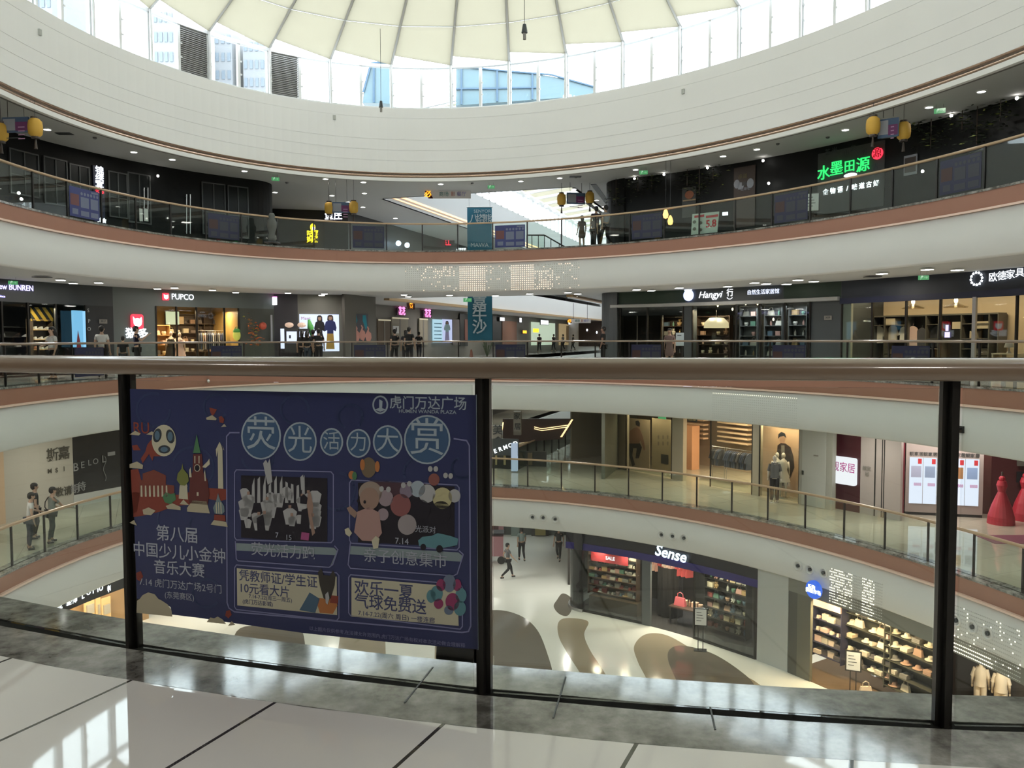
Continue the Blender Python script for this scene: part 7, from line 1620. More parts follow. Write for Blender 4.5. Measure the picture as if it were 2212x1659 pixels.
def multi(name, m, shapes, k=1, par=None):
    if name in ('printed_dark_top', 'cloud_base', 'small_cloud', 'satellite_print', 'red_flame_shape', 'red_mark'):
        for q_ in shapes: pp(q_, m, name, k, par)
        return
    w = LW + .0006*k; b = MB()
    for pts in shapes: b.prism([FP.px(x, y, w) for x, y in pts], -FP.N*.0004)
    return b.obj(name, m, par or ES)
def line(pts, wpx, m, n, k=2, closed=False):
    w = LW + .0006*k; b = MB(); P = [FP.px(x, y, w) for x, y in pts]; 
    if closed: P.append(P[0])
    ww = wpx*2.95/FOCAL
    for a, c in zip(P, P[1:]): b.bar(a, c, .0005, ww) if False else b.hexa(_ribbon(a, c, ww))
    return b.obj(n, m, ES)
def _ribbon(a, c, ww):
    d = (c-a).normalized(); n = FP.N.cross(d).normalized()*ww/2; o = -FP.N*.0004; e = d*ww*.3
    return [a-n-e, c-n+e, c+n+e, a+n-e, a-n-e+o, c-n+e+o, c+n+e+o, a+n-e+o]
def pt(s, x, y, h, m, n='lettering', k=3, **kw):
    return text(n, s, FP, x, y, h, m, ES, w=LW+.0006*k, ext=.0002, **kw)
def box4(x0, y0, x1, y1, sl=.09): return [(x0, y0), (x1, y0+(x1-x0)*sl), (x1, y1+(x1-x0)*sl), (x0, y1)]
pp([(284,840),(1030,853),(1034,1401),(840,1385),(660,1366),(505,1344),(440,1334),(374,1326),(372,1310),(340,1290),(299,1292)], INK, 'sheet', 0)
ci = 0
for x, y, r in ((335,885,36),(470,878,26),(640,885,30),(760,900,26),(905,1020,30),(420,1010,45),(560,985,34),(730,1060,40),(1000,1010,22),(380,1120,36),(450,1280,30)):
    b = MB(); w = LW+.0005
    for q in range(24):
        a0, a1 = TAU*q/24*.8+ci, TAU*(q+1)/24*.8+ci
        b.hexa(_ribbon(FP.px(x+r*math.cos(a0), y+r*math.sin(a0), w), FP.px(x+r*math.cos(a1), y+r*math.sin(a1), w), .010))
    ci += .7; b.obj('background_swirl', INK2, ES)
# big outline
line([(520,934),(500,934),(493,942),(494,1300),(498,1312),(510,1320),(1000,1364),(1014,1362),(1019,1350),(1016,962),(1010,951),(983,947)], 3.2, LILAC, 'outline')
# round title
for ch, x, y, rx, ry, h in (('荧',567,941,43,51,62),('光',651,953,36,42,50),('活',719,954,25,30,34),('力',777,957,26,31,34),('大',840,954,32,36,44),('赏',925,949,50,53,68)):
    ell(x, y, rx, ry, PALEP, 'title_ring', 1); ell(x, y, rx-3.5, ry-3.5, TEALD, 'title_disc', 2); pt(ch, x, y, h, PALEP, 'title_lettering', 3)
# shopping centre logo and name
ell(824,874,17,20,PALEP,'logo_ring',1); ell(824,874,13.5,16.5,INK,'logo_inner',2); multi('logo_sail', PALEP, [[(822,862),(829,866),(828,882),(822,881)],[(812,884),(824,880),(837,884),(824,889)]], 3)
pt('虎门万达广场', 926, 872, 24, PALEP, 'heading_lettering', 2, bold=.012, sx=1.0); pt('HUMEN WANDA PLAZA', 925, 889, 8.5, PALEP, 'heading_lettering', 2, sx=1.15, bold=.01)
# football print, RU letters, map and towers
pt('RU', 309, 925, 27, REDP, 'red_lettering', 2, bold=.01); multi('small_cloud', CLOUD, [[(284,938),(296,930),(308,936),(304,940)],[(320,938),(332,931),(344,940)]], 3)
multi('red_flame_shape', REDP, [[(330,950),(345,946),(352,985),(336,985),(333,995),(326,980),(312,1000),(308,990),(318,975),(322,960)],[(289,962),(300,960),(308,972),(292,972)]], 2)
ell(358,951,26,34,CREAMP,'football',3); multi('football_panel', pm_('ball_dark', (.035,.045,.055)), [[(344+9*math.cos(a/3)-math.sin(a/3)*2, 940+15*math.sin(a/3)) for a in range(19)],[(372+9*math.cos(a/3)+math.sin(a/3)*2, 942+15*math.sin(a/3)) for a in range(19)],[(359+13*math.cos(a/3), 970+9*math.sin(a/3)) for a in range(19)]], 4)
multi('football_panel_centre', pm_('ball_blue', (.09,.16,.23)), [[(344+5.5*math.cos(a/3), 940+10*math.sin(a/3)) for a in range(19)],[(372+5.5*math.cos(a/3), 942+10*math.sin(a/3)) for a in range(19)],[(359+8*math.cos(a/3), 970+5.5*math.sin(a/3)) for a in range(19)]], 5)
multi('satellite_print', REDP, [[(456,880),(472,884),(466,895),(462,898),(458,890)],[(476,900),(482,898),(488,905),(486,914),(478,912)]], 2); multi('small_cloud', CLOUD, [[(449,902),(462,896),(472,904),(470,907),(450,906)],[(481,922),(488,915),(493,921)]], 3)
multi('red_ground', REDP, [[(286,1014),(302,1012),(310,1040),(300,1105),(292,1108),(288,1060)],[(290,1062),(390,1068),(420,1060),(440,1052),(492,1056),(492,1078),(478,1082),(450,1076),(430,1088),(380,1092),(350,1104),(318,1112),(292,1116)]], 1)
multi('theatre', pm_('theatre_red', (.19,.05,.035)), [[(312,1035),(312,1022),(336,1014),(362,1026),(362,1046),(380,1048),(380,1074),(362,1068),(305,1066),(305,1040)]], 2)
multi('theatre_column', CREAMP, [[(308+9*i, 1048),(311+9*i, 1048),(312+9*i, 1072),(308+9*i, 1072)] for i in range(7)], 3)
multi('green_trees', GRNP, [[(355,1072),(362,1062),(372,1066),(382,1064),(384,1078),(372,1088),(360,1084)]], 3); multi('cloud_base', CLOUD, [[(362,1092),(376,1086),(394,1094),(394,1101),(366,1098)],[(408,1096),(420,1080),(450,1082),(457,1108),(408,1104)],[(392,1088),(400,1078),(412,1090)],[(284,1002),(300,996),(313,1004),(312,1012),(284,1010)],[(312,1100),(325,1095),(340,1102),(330,1112),(314,1110)]], 3)
multi('small_tower', CREAMP, [[(392,1048),(408,1050),(410,1078),(390,1076)],[(394,1044),(407,1044),(409,1050),(392,1050)]], 3); pp([(398,1000),(400,1012),(410,1024),(412,1038),(404,1048),(394,1047),(386,1036),(388,1022),(396,1012)], OLV, 'onion_dome', 4)
multi('clock_tower', DRED, [[(421,980),(440,980),(443,1020),(452,1036),(456,1066),(452,1090),(412,1086),(414,1030),(420,1018)]], 3); pp([(429,938),(437,978),(421,978)], GRNP, 'tower_spire', 4); ell(430,1010,6.5,8,CREAMP,'clock_face',4); ell(430,1010,5,6.5,DKB,'clock_inner',5)
multi('tower_window', CREAMP, [[(424,984),(426,984),(426,1000),(424,1000)],[(433,984),(435,984),(435,1000),(433,1000)],[(413,1014),(416,1008),(418,1030),(413,1030)],[(445,1020),(447,1014),(449,1038),(446,1038)],[(429,1062),(433,1062),(433,1070),(429,1070)]], 4)
multi('statue_print', CREAMP, [[(474,962),(478,954),(482,962),(484,970),(486,1055),(475,1054),(474,972)],[(470,970),(474,962),(474,972),(471,986)],[(488,972),(484,962),(486,970)],[(440,1008),(452,996),(456,990),(457,1002),(448,1010)]], 3)
pp([(475,1064),(479,1078),(488,1092),(489,1104),(483,1110),(468,1108),(464,1096),(470,1084)], pm_('dome_teal', (.16,.22,.24)), 'striped_dome', 4); multi('dome_stripe', CREAMP, [[(470+5*i,1084),(472+5*i,1084),(473+5*i,1108),(471+5*i,1108)] for i in range(3)], 5); multi('dome_drum', REDP, [[(467,1110),(490,1112),(491,1125),(466,1122)]], 4); multi('cloud_base', CLOUD, [[(459,1132),(466,1122),(492,1126),(496,1137)],[(284,1128),(294,1122),(300,1134)]], 4)
# left column lettering
for s, x, y, h in (('第八届',386,1155,29),('中国少儿小金钟',389,1194,27),('音乐大赛',390,1229,26)): pt(s, x, y, h, TXT, 'event_lettering', 2, bold=.008)
pt('7.14 虎门万达广场2号门', 392, 1264, 16, TXT, 'event_lettering', 2); pt('(东莞赛区)', 391, 1287, 13, TXT, 'event_lettering', 2)
multi('red_mark', REDP, [[(298,1236),(308,1232),(313,1244),(306,1254),(299,1250)],[(492,1318),(500,1316),(504,1326),(497,1334),(490,1328)]], 2)
pp([(299,1322),(300,1296),(306,1292),(312,1284),(324,1278),(338,1282),(346,1292),(354,1296),(366,1304),(374,1316),(376,1330)], CLOUD, 'large_cloud', 3)
multi('small_cloud', CLOUD, [[(450,1342),(458,1332),(466,1334),(474,1330),(484,1336),(492,1346)],[(496,1350),(504,1340),(512,1348)]], 3)
# photo panels
def frame_box(x0, y0, x1, y1, sl, wpx=2.6): line([(x0+4,y0),(x1-5,y0+(x1-x0)*sl),(x1,y0+6+(x1-x0)*sl),(x1,y1-6+(x1-x0)*sl*1.4),(x1-5,y1+(x1-x0)*sl*1.4),(x0+4,y1),(x0,y1-6),(x0,y0+6)], wpx, LILAC, 'panel_outline', 2, True)
frame_box(510,1014,723,1165,.02); pp([(524,1026),(710,1032),(710,1172),(524,1160)], DKB, 'run_photo', 2)
rr = random.Random(5)
sh1, sh2, sk1, pk1 = [], [], [], []
for i in range(26):
    x = 530+rr.random()*160; y = 1060+rr.random()*70; s = 8+rr.random()*9
    sh1.append([(x-s,y-s*.6),(x-s*.4,y-s),(x+s*.4,y-s),(x+s,y-s*.5),(x+s*.6,y+s*1.4),(x-s*.6,y+s*1.3)])
    if i % 3 == 0: sk1.append([(x-3,y-s-7),(x+3,y-s-7),(x+3,y-s),(x-3,y-s)])
for i in range(10): x = 548+i*12; sh1.append([(x,1050-rr.random()*20),(x+5,1050-rr.random()*25),(x+6,1085),(x-1,1085)])
multi('printed_raised_hand', SHW, [[(572,1000),(578,992),(582,1000),(586,990),(588,1002),(592,1040),(582,1046),(576,1020)],[(604+48,1030),(610+48,1024),(612+48,1050),(606+48,1058)]], 4)
multi('printed_white_shirt', SHW, sh1, 3); multi('printed_face', SKN, sk1, 4)
multi('printed_arm', SKN, [[(668,1066),(674,1062),(680,1090),(678,1120),(684,1150),(678,1156),(672,1124),(666,1092)]], 4); multi('printed_pink_bag', PKP, [[(655,1148),(672,1150),(670,1166),(653,1164)]], 5); multi('printed_dark_top', DKB, [[(655,1100),(668,1096),(672,1140),(652,1144)],[(558,1118),(572,1110),(578,1150),(560,1150)]], 4); multi('printed_hair', DKB, [[(652,1072),(660,1066),(668,1074),(666,1088),(652,1086)]], 5)
pt('7', 602, 1155, 13, TXT, 'date_lettering', 6); pt('15', 627, 1160, 13, TXT, 'date_lettering', 6)
pp([(512,1172),(724,1182),(732,1190),(718,1222),(512,1206)], LCR, 'caption_glow', 1); pp([(512,1188),(726,1198),(716,1222),(512,1206)], INK, 'caption_band', 2); line([(512,1168),(514,1206),(518,1210),(714,1224),(722,1218),(733,1186),(726,1178)], 2.6, LILAC, 'caption_outline', 3); pt('荧光活力跑', 614, 1191, 25, TXT, 'caption_lettering', 4)
frame_box(758,1036,994,1172,.045); pp([(776,1042),(984,1050),(984,1180),(776,1170)], DKB, 'market_photo', 1)
multi('printed_purple_glow', pm_('plum_glow', (.07,.035,.05)), [[(800,1036),(930,1044),(900,1070),(820,1070)]], 2)
# doll and toys, plain generic ones
ell(803,1063,25,24,pm_('doll_hair', (.30,.24,.20)),'doll_hair',3); ell(801,1076,21,24,SKN,'doll_face',4); multi('doll_eye', DKB, [[(777+3*math.cos(a),1081+4*math.sin(a)) for a in range(6)],[(791+3*math.cos(a),1083+4*math.sin(a)) for a in range(6)]], 5)
multi('doll_dress', pm_('doll_pink', (.38,.24,.22)), [[(775,1104),(800,1094),(822,1106),(828,1150),(815,1168),(785,1166),(768,1148)]], 4); multi('doll_hand', SKN, [[(752,1096),(760,1092),(775,1106),(770,1118),(758,1108)]], 4); multi('doll_shoe', CREAMP, [[(748,1142),(756,1138),(764,1150),(758,1158),(750,1152)],[(806,1166),(815,1156),(823,1162),(820,1182),(810,1184)]], 6)
ell(799,1009,16,22,pm_('plush_brown', (.16,.12,.075)),'toy_figure',3); ell(786,1003,5,12,ORG,'toy_ear',4); ell(818,1007,5,12,ORG,'toy_ear',4); ell(763,1025,7,9,ORG,'toy_hand',4); ell(769,1027,5,9,GRNP,'toy_cuff',5)
for x, y, r, m in ((836,1075,16,pm_('plush_lilac', (.30,.24,.27))),(868,1090,22,pm_('plush_red', (.24,.09,.09))),(880,1060,14,pm_('plush_violet', (.22,.18,.24))),(905,1055,16,PALEP),(925,1065,18,SHW),(958,1075,21,pm_('plush_yellow', (.45,.42,.24))),(984,1070,13,SHW),(940,1035,12,pm_('plush_rust', (.22,.08,.07))),(912,1100,20,DKB),(955,1105,22,DKB),(882,1132,20,pm_('plush_grey', (.30,.27,.28))),(830,1110,12,pm_('plush_lilac', (.30,.24,.27)))):
    ell(x, y, r, r*1.1, m, 'toy_print', 3)
for x, y in ((827,1055),(842,1056),(932,1012),(944,1012),(965,1026),(976,1027),(874,1047),(887,1044)): ell(x, y, 5, 6, SHW, 'toy_ear', 4)
multi('toy_car', TLP, [[(906,1166),(915,1158),(935,1156),(948,1150),(975,1156),(992,1162),(990,1176),(950,1184),(908,1178)]], 4); ell(917,1180,6,7,DKB,'toy_car_wheel',5); ell(952,1184,7,8,DKB,'toy_car_wheel',5)
pt('光派对', 922, 1143, 13, TXT, 'photo_lettering', 6); pt('7.14', 871, 1168, 15, TXT, 'date_lettering', 6)
pp([(760,1178),(992,1192),(1002,1200),(990,1240),(756,1222)], LCR, 'caption_glow', 1); pp([(758,1196),(1000,1212),(988,1240),(756,1222)], INK, 'caption_band', 2); line([(760,1170),(755,1218),(760,1226),(982,1242),(990,1238),(1003,1196),(994,1188)], 2.6, LILAC, 'caption_outline', 3); pt('亲子创意集市', 877, 1206, 26, TXT, 'caption_lettering', 4)
# cream boxes
frame_box(510,1219,735,1315,.075); pp([(515,1226),(730,1244),(731,1327),(516,1306)], CREAMP, 'cream_box', 2)
pt('凭教师证/学生证', 603, 1250, 21, NVT, 'notice_lettering', 3, bold=.01); pt('10元看大片', 574, 1274, 20, NVT, 'notice_lettering', 3, bold=.01); pt('7.14-7.22(周三—周五)', 587, 1291, 9, NVT, 'notice_lettering', 3); pt('(虎门万达影城)', 560, 1301, 9, NVT, 'notice_lettering', 3)
multi('printed_horse', pm_('horse_dark', (.045,.04,.035)), [[(690,1234),(698,1226),(702,1240),(716,1242),(722,1230),(728,1240),(726,1262),(718,1290),(710,1296),(702,1290),(694,1262)]], 4); multi('horse_blaze', SHW, [[(706,1282),(712,1276),(715,1290),(711,1304),(707,1300)]], 5); multi('popcorn_tub', ORG, [[(688,1302),(692,1290),(728,1294),(732,1306),(722,1324),(694,1322)]], 3); multi('blue_ticket', pm_('ticket_blue', (.07,.13,.20)), [[(650,1316),(672,1278),(694,1292),(684,1322)]], 3); multi('red_box_print', REDP, [[(718,1284),(734,1286),(733,1302),(716,1300)]], 4)
frame_box(756,1240,1001,1328,.085); pp([(762,1246),(990,1266),(993,1350),(762,1330)], CREAMP, 'cream_box', 2)
for i, ch in enumerate('欢乐一夏'): pt(ch, 784+32*i, 1270+3*i, 28, NVT, 'notice_lettering', 3, bold=.012)
for i, ch in enumerate('气球免费送'): pt(ch, 784+31*i, 1299+3*i, 27, NVT, 'notice_lettering', 3, bold=.012)
pt('7.14-7.22(周六 周日) 一楼连廊', 858, 1331, 11, NVT, 'notice_lettering', 3)
for x, y, rx, ry, m in ((934,1286,10,14,TLP),(946,1280,13,17,TLP),(955,1262,10,13,MAG),(973,1258,14,19,pm_('balloon_grey_blue', (.14,.18,.26))),(990,1262,9,13,MAG),(998,1284,12,16,TLP),(950,1302,10,11,MAG),(980,1298,15,19,MAG),(972,1316,10,10,pm_('balloon_grey_blue', (.14,.18,.26))),(996,1312,13,16,TLP)): ell(x, y, rx, ry, m, 'balloon_print', 4)
pt('以上图片仅供参考,在法律允许范围内,虎门万达广场有权对本次活动做合理解释', 834, 1374, 8, LILAC, 'footnote_lettering', 2, sx=1.05)
# colour of the poster edge strip by the post
b = MB(); b.hexa(_ribbon(FP.px(1030.5,853,.008), FP.px(1034,1401,.008), .004)); b.obj('pale_edge', PALEP, ES)
# ================================================================ PEOPLE
def skin_mesh(name, chains, m, root=0, sub=1):
    """chains: lists of (key, co, radius); equal keys are one vertex"""
    idx, co, rad, ed = {}, [], [], set()
    for ch in chains:
        prev = None
        for k, c, r in ch:
            if k not in idx: idx[k] = len(co); co.append(c); rad.append(r)
            i = idx[k]
            if prev is not None and prev != i: ed.add((min(prev,i), max(prev,i)))
            prev = i
    me = bpy.data.meshes.new(name); me.from_pydata([tuple(c) for c in co], list(ed), [])
    o = bpy.data.objects.new(name, me)
    sk = o.modifiers.new('skin', 'SKIN'); sk.use_smooth_shade = True; sk.branch_smoothing = 0.3
    lay = me.skin_vertices[0].data
    for i, r in enumerate(rad):
        rr_ = r if isinstance(r, tuple) else (r, r); lay[i].radius = rr_; lay[i].use_root = (i == root)
    if sub: s = o.modifiers.new('sub', 'SUBSURF'); s.levels = sub; s.render_levels = sub
    nm = to_mesh(o); nm.name = name
    bpy.data.objects.remove(o); bpy.data.meshes.remove(me); nm.materials.clear(); nm.materials.append(m)
    return nm
HAIRM = mat('black_hair', (.010,.009,.008), .55)
SKINM = mat('warm_skin', (.42,.27,.19), .55)
def person(label, P, yaw, shirt, pants, h=1.70, skin=SKINM, hair='short', arm_l=None, arm_r=None, leg_l=None, leg_r=None, lean=0.0, dress=False, turn=0.0, sleeves='short', cloth='shirt'):
    k = h/1.70; V3 = Vector
    Rz = Matrix.Rotation(yaw, 4, 'Z'); T0 = thing('person', label, 'person', P); T0.rotation_euler = (0,0,yaw)
    def L(v, z0=.93):                       # lean the trunk forward about the hips
        v = V3(v); q = v - V3((0,0,z0)); q = Matrix.Rotation(-lean, 3, 'X') @ q; return (q + V3((0,0,z0)))*k
    def S(v): return V3(v)*k
    pel = ('pel', L((0,0,.95)), (.135*k,.095*k)); wst = ('wst', L((0,.01,1.10)), (.118*k,.085*k)); che = ('che', L((0,0,1.30)), (.145*k,.100*k)); nb = ('nb', L((0,-.01,1.42)), (.085*k,.075*k)); ne = ('ne', L((0,0,1.49)), .050*k)
    hd = [('h0', L((0,.015,1.55)), (.060*k,.070*k)), ('h1', L((0,.015,1.61)), (.074*k,.092*k)), ('h2', L((0,.005,1.66)), (.068*k,.085*k)), ('h3', L((0,.0,1.695)), (.040*k,.05*k))]
    ch = [[pel, wst, che, nb, ne] + hd, [hd[0], ('nose', L((0,.105,1.595)), .012*k)]]
    arms = {}
    for s, a in ((-1, arm_l), (1, arm_r)):
        sh = ('sh%d' % s, L((s*.165,-.005,1.385)), .056*k)
        if a is None: a = [(s*.215,-.02,1.12), (s*.225,.06,.88)]
        el, wr = L(a[0]), L(a[1]); d = (wr-el).normalized(); side = d.cross(V3((0,0,1))); side = side.normalized() if side.length > .1 else V3((1,0,0))
        if s < 0: side = -side
        E_ = ('el%d' % s, el, .040*k); W_ = ('wr%d' % s, wr, .026*k); hp = wr + d*.055*k; Hn = ('hn%d' % s, hp, (.034*k,.018*k))
        ch.append([che, sh, E_, W_, Hn]); arms[s] = (sh, E_, W_)
        fwd = d
        for q, (off, ln) in enumerate(((-.030,.060),(-.010,.072),(.010,.068),(.029,.052))):
            f0 = hp + side*off*k + d*.045*k; f1 = f0 + d*ln*.55*k + V3((0,.006,-.004)); f2 = f1 + (d*.8 + V3((0,.2,-.25)))*ln*.5*k
            ch.append([Hn, ('f%d%d0' % (s,q), f0, .0095*k), ('f%d%d1' % (s,q), f1, .0085*k), ('f%d%d2' % (s,q), f2, .0075*k)])
        t0 = wr + d*.03*k - side*.035*k; ch.append([W_, ('t%d0' % s, t0, .011*k), ('t%d1' % s, t0 + (d*.75 - side*.5).normalized()*.045*k, .009*k)])
    legs = {}
    for s, a in ((-1, leg_l), (1, leg_r)):
        hp_ = ('hip%d' % s, S((s*.085,0,.90)), .090*k)
        if a is None: a = [(s*.10,.015,.50), (s*.105,-.02,.085)]
        kn, an = S(a[0]), S(a[1]); fd = V3(a[2] if len(a) > 2 else (0,1,0)).normalized()
        K = ('kn%d' % s, kn, .056*k); C_ = ('ca%d' % s, kn.lerp(an, .35) - fd*.012*k, .052*k); A = ('an%d' % s, an, .034*k); TO = ('to%d' % s, an + fd*.13*k - V3((0,0,.045*k)), (.038*k,.024*k)); HE = ('he%d' % s, an - fd*.045*k - V3((0,0,.045*k)), .030*k)
        ch.append([pel, hp_, K, C_, A, TO]); ch.append([A, HE]); legs[s] = (hp_, K, C_, A, TO, HE)
    def add(nm, me):
        o = bpy.data.objects.new(nm, me); COL.objects.link(o); o.parent = T0; return o
    add('body', skin_mesh('body', ch, skin))
    # clothes over the same joints
    def fat(v, e):
        r = v[2]; return (v[0], v[1], tuple(q+e for q in r) if isinstance(r, tuple) else r+e)
    e = .016*k
    if dress: tr = [[fat(che, e), fat(wst, e), ('pel', L((0,0,.93)), (.17*k,.13*k)), ('dr', S((0,0,.70)), (.21*k,.16*k)), ('dr2', S((0,0,.55)), (.23*k,.17*k))], [fat(che, e), fat(nb, e)]]
    else: tr = [[fat(pel, e), fat(wst, e), fat(che, e), fat(nb, e*.8)]]
    for s in (-1, 1):
        sh, E_, W_ = arms[s]; mid = ('m%d' % s, sh[1].lerp(E_[1], .62), .052*k)
        tr.append([fat(che, e), fat(sh, e), mid] if sleeves == 'short' else [fat(che, e), fat(sh, e), fat(E_, .013*k), fat(W_, .012*k)])
    add(cloth if not dress else 'dress', skin_mesh('cloth', tr, shirt))
    if not dress:
        tr = [[fat(pel, .012*k)]]
        for s in (-1, 1):
            hp_, K, C_, A, TO, HE = legs[s]; end = ('an%d' % s, A[1] + V3((0,0,.035*k)), .044*k); tr.append([fat(pel, .012*k), fat(hp_, .012*k), fat(K, .018*k), fat(C_, .014*k), end])
        add('trousers', skin_mesh('trousers', tr[1:], pants))
    for s in (-1, 1):
        hp_, K, C_, A, TO, HE = legs[s]; b = MB(); b.tube([HE[1], A[1]-V3((0,0,.035*k)), TO[1]+V3((0,0,.004))], [.038*k,.044*k,.036*k], 8)
        me = bpy.data.meshes.new('shoe'); me.from_pydata([tuple(v) for v in b.v], [], b.f); me.materials.append(BLACK); add('shoe', me)
    # hair, eyes, ears
    b = MB(); c = L((0,-.014,1.650)); b.ball(c, (.086*k,.104*k,.080*k), 12, 8); b.ball(L((0,-.042,1.605)), (.080*k,.075*k,.095*k), 12, 8)
    if hair == 'long': b.tube([c - V3((0,.04*k,0)), c + V3((0,-.085*k,-.14*k)), c + V3((0,-.09*k,-.30*k))], [.085*k,.085*k,.05*k], 8)
    if hair == 'bun': b.ball(c + V3((0,-.09*k,.05*k)), .045*k, 8, 6)
    me = bpy.data.meshes.new('hair'); me.from_pydata([tuple(v) for v in b.v], [], b.f); me.materials.append(HAIRM); me.polygons.foreach_set('use_smooth', [True]*len(me.polygons)); add('hair', me)
    for s in (-1, 1):
        b = MB(); b.ball(L((s*.030,.092,1.612)), (.011*k,.006*k,.007*k), 6, 4); me = bpy.data.meshes.new('eye'); me.from_pydata([tuple(v) for v in b.v], [], b.f); me.materials.append(HAIRM); add('eye', me)
        b = MB(); b.ball(L((s*.080,.005,1.60)), (.012*k,.022*k,.032*k), 6, 5); me = bpy.data.meshes.new('ear'); me.from_pydata([tuple(v) for v in b.v], [], b.f); me.materials.append(skin); add('ear', me)
    b = MB(); b.ball(L((0,.098,1.562)), (.024*k,.007*k,.006*k), 6, 4); me = bpy.data.meshes.new('mouth'); me.from_pydata([tuple(v) for v in b.v], [], b.f); me.materials.append(mat('lip_red', (.30,.09,.08), .5)); add('mouth', me)
    return T0
def cl(n, c): return mat('cloth_' + n, c, .85)
WSH, GSH, BSH = cl('white_shirt', (.55,.55,.53)), cl('grey_shirt', (.20,.22,.20)), cl('black_shirt', (.015,.015,.015))
DJ, KH, BKT = cl('dark_jeans', (.03,.04,.055)), cl('grey_trousers', (.085,.095,.09)), cl('black_trousers', (.012,.012,.013))
def walk(s): return dict(leg_l=[(-.09,.14*s,.52),(-.09,.20*s,.10)], leg_r=[(.09,.02,.50),(.09,-.26*s,.14)], arm_l=[(-.22,-.10*s,1.14),(-.22,-.06*s,.90)], arm_r=[(.22,.08*s,1.12),(.22,.22*s,.92)])
# three men leaning at the lower railing (left)
def at_rail(px_, py_, d, z):
    P, N, t = on_wall(px_, py_, d); return Vector((P.x,P.y,z)), N
def faceyaw(v): return math.atan2(v.y, v.x) - math.pi/2
P, N = at_rail(64, 1170, .62, -5); Rr = Vector((N.y,-N.x,0))
y_ = faceyaw(-N + Rr*.9)
person('person in a white T-shirt and dark trousers leaning at the lower railing, leftmost of three', P, y_, WSH, DJ, 1.70, arm_l=[(-.22,.10,1.16),(-.16,.34,1.12)], arm_r=[(.22,.02,1.14),(.24,.10,.90)], lean=.12)
P, N = at_rail(78, 1160, 1.35, -5); person('person in black standing behind the two others at the lower railing', P, y_, BSH, BKT, 1.76, leg_l=[(-.09,.05,.5),(-.09,-.02,.085)], leg_r=[(.10,-.02,.50),(.11,-.10,.09)])
P, N = at_rail(112, 1172, .50, -5); person('person in a grey top with a dark strap, right arm along the lower railing', P, faceyaw(-N + Rr*1.3), GSH, KH, 1.72, arm_r=[(.16,.26,1.14),(.10,.52,1.08)], arm_l=[(-.22,.06,1.14),(-.20,.26,1.06)], lean=.10, leg_l=[(-.11,.08,.50),(-.13,.04,.085)], leg_r=[(.10,-.02,.50),(.12,-.12,.09)])
F = Fr(P + Vector((0,0,1.2)), N)
S_ = thing('shoulder_bag', 'small dark bag strap across the grey top of the person at the lower railing', 'bag', P + Vector((0,0,1.0))); b = MB(); M3 = Matrix.Rotation(faceyaw(-N + Rr*1.3), 3, 'Z')
b.tube([P + M3 @ Vector(p) for p in ((.12,-.10,1.46),(.0,-.155,1.30),(-.12,-.135,1.12),(-.16,-.06,1.0))], .016, 6); b.obj('strap', BLACK, S_); b = MB(); b.box(P + M3 @ Vector((-.20,-.02,.95)), (.10,.20,.16), M3.to_4x4()); b.obj('pouch', BLACK, S_)
# camera storey, opposite walkway
def person0(label, px_, dpth, yaw, shirt, pants, h=1.68, z=0.0, **kw):
    P = on_wall(px_, 740, dpth)[0]; P = Vector((P.x,P.y,z)); return person(label, P, yaw, shirt, pants, h, **kw)
person0('person in white bending an arm on the opposite railing before the striped shelf', 112, .9, 2.6, WSH, BKT, 1.66, hair='long', arm_r=[(.22,.12,1.12),(.10,.34,1.08)])
person0('person in a white top with dark hair, opposite railing before the dark pier', 220, .8, .2, WSH, BKT, 1.72)
person0('child in black standing at the opposite railing left of the cat sign', 265, .8, .3, BSH, BKT, 1.38)
person0('person in dark blue holding up a phone below the cat sign', 294, 1.2, -1.0, cl('navy_shirt', (.015,.017,.045)), BKT, 1.74, arm_r=[(.22,.12,1.20),(.14,.34,1.38)])
person0('person in black before the left kiosk screen, leftmost of the kiosk group', 652, 1.9, .1, BSH, BKT, 1.62, hair='long')
person0('person in black between two others before the kiosks', 664, 1.6, -.2, BSH, DJ, 1.60, hair='long')
person0('person in dark clothes before the fashion lightbox edge', 676, 1.7, .3, cl('charcoal_shirt', (.03,.03,.035)), BKT, 1.66)
person0('tall person in black standing before the fashion lightbox', 688, 1.4, .1, BSH, BKT, 1.70, **walk(.4))
person0('person in black walking in the corridor below the framed notice', 852, 3.2, .5, BSH, BKT, 1.70, **walk(1))
person0('person in black right of the framed notice in the corridor', 876, 3.0, .2, cl('charcoal_shirt', (.03,.03,.035)), BKT, 1.66, hair='long')
person0('person in black standing by the railing below the pink signs', 884, 1.6, -.3, BSH, BKT, 1.78)
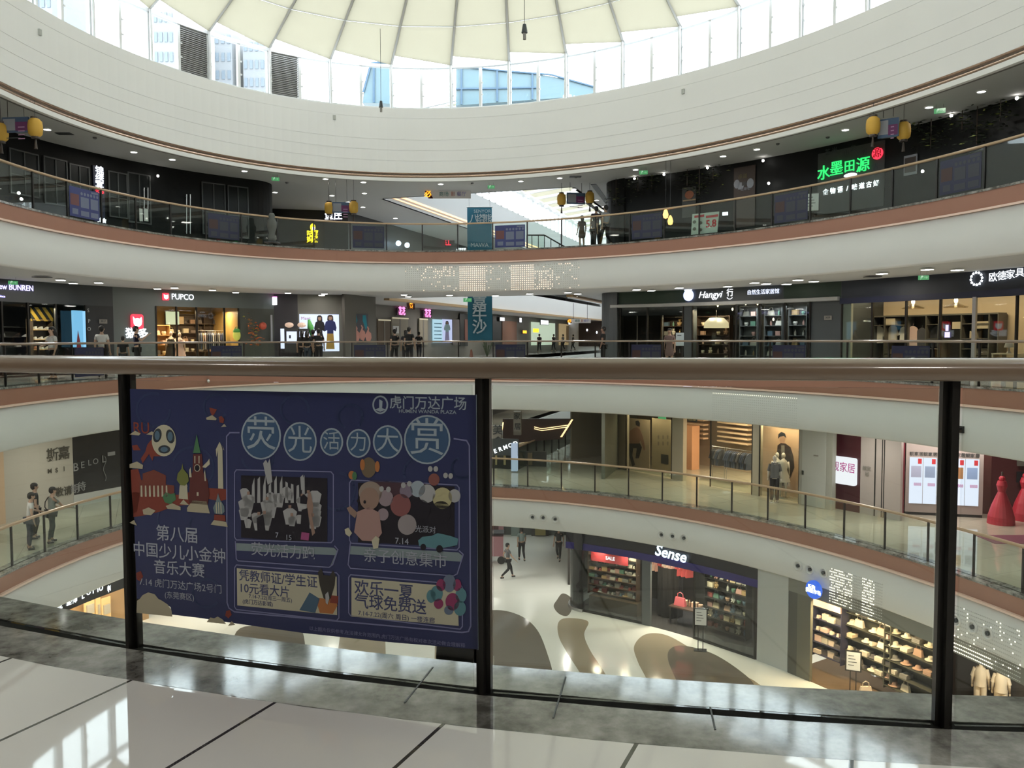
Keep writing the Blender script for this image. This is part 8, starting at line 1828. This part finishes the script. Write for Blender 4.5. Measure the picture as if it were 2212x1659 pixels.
for i, (x, Y, sh_, lab) in enumerate(((905,46,BSH,'person in black in the corridor under the right pink sign'),(1165,52,BSH,'small figure in black before the mint lit shop, left'),(1196,52,BSH,'small figure in black before the mint lit shop, right'),(1216,54,KH,'small figure in grey before the tan lit shop, left'),(1238,54,BSH,'small figure in black before the tan lit shop, right'))):
    P = gal_wall_fr(x, 736, -1.9).o; person(lab, Vector((P.x,P.y,0)), .3*i, sh_, BKT, 1.68, **walk(.8))
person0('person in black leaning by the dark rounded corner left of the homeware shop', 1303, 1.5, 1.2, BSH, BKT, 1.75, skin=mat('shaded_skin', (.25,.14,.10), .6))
person0('person in a dull rose dress before the homeware windows', 1446, 1.3, 2.8, cl('rose_dress', (.17,.11,.10)), BKT, 1.64, hair='long', dress=True)
# top storey
def person5(label, x, dp, yaw, sh_, pa, h=1.68, **kw): return person0(label, x, dp, yaw, sh_, pa, h, 5.0, **kw)
person5('person with long hair in a brown dress on the top walkway before the gallery light', 1256, 1.2, .3, cl('brown_dress', (.10,.065,.05)), BKT, 1.40, hair='long', dress=True)
person5('person with long hair leaning down beside the brown dress on the top walkway', 1281, 1.0, -.8, cl('taupe_top', (.12,.09,.085)), BKT, 1.38, hair='long', lean=.25)
person5('tall person in dark violet standing at the top railing post', 1287, 1.5, .1, cl('plum_shirt', (.035,.025,.04)), BKT, 1.78)
person5('person in a grey-white shirt and black trousers stepping at the top railing', 1307, 1.2, .5, cl('grey_white_shirt', (.30,.31,.34)), BKT, 1.74, **walk(1.2))
# ground floor
P = at_z(1127, 1212, -10); person('person in a pale teal top walking away on the ground floor', P, .2, cl('pale_teal_shirt', (.20,.26,.25)), BKT, 1.70, **walk(1))
P = at_z(1097, 1250, -10); person('person striding beside the middle dark post on the ground floor', P, -1.2, cl('dusk_shirt', (.10,.10,.11)), BKT, 1.68, **walk(1.4))
P = at_z(1210, 1222, -10) ; person('person half hidden behind the rounded corner of the ground floor shop', Vector((2.35,41.5,-10)), 2.9, BSH, BKT, 1.70, **walk(1))

bpy.data.scenes.remove(TMPS)
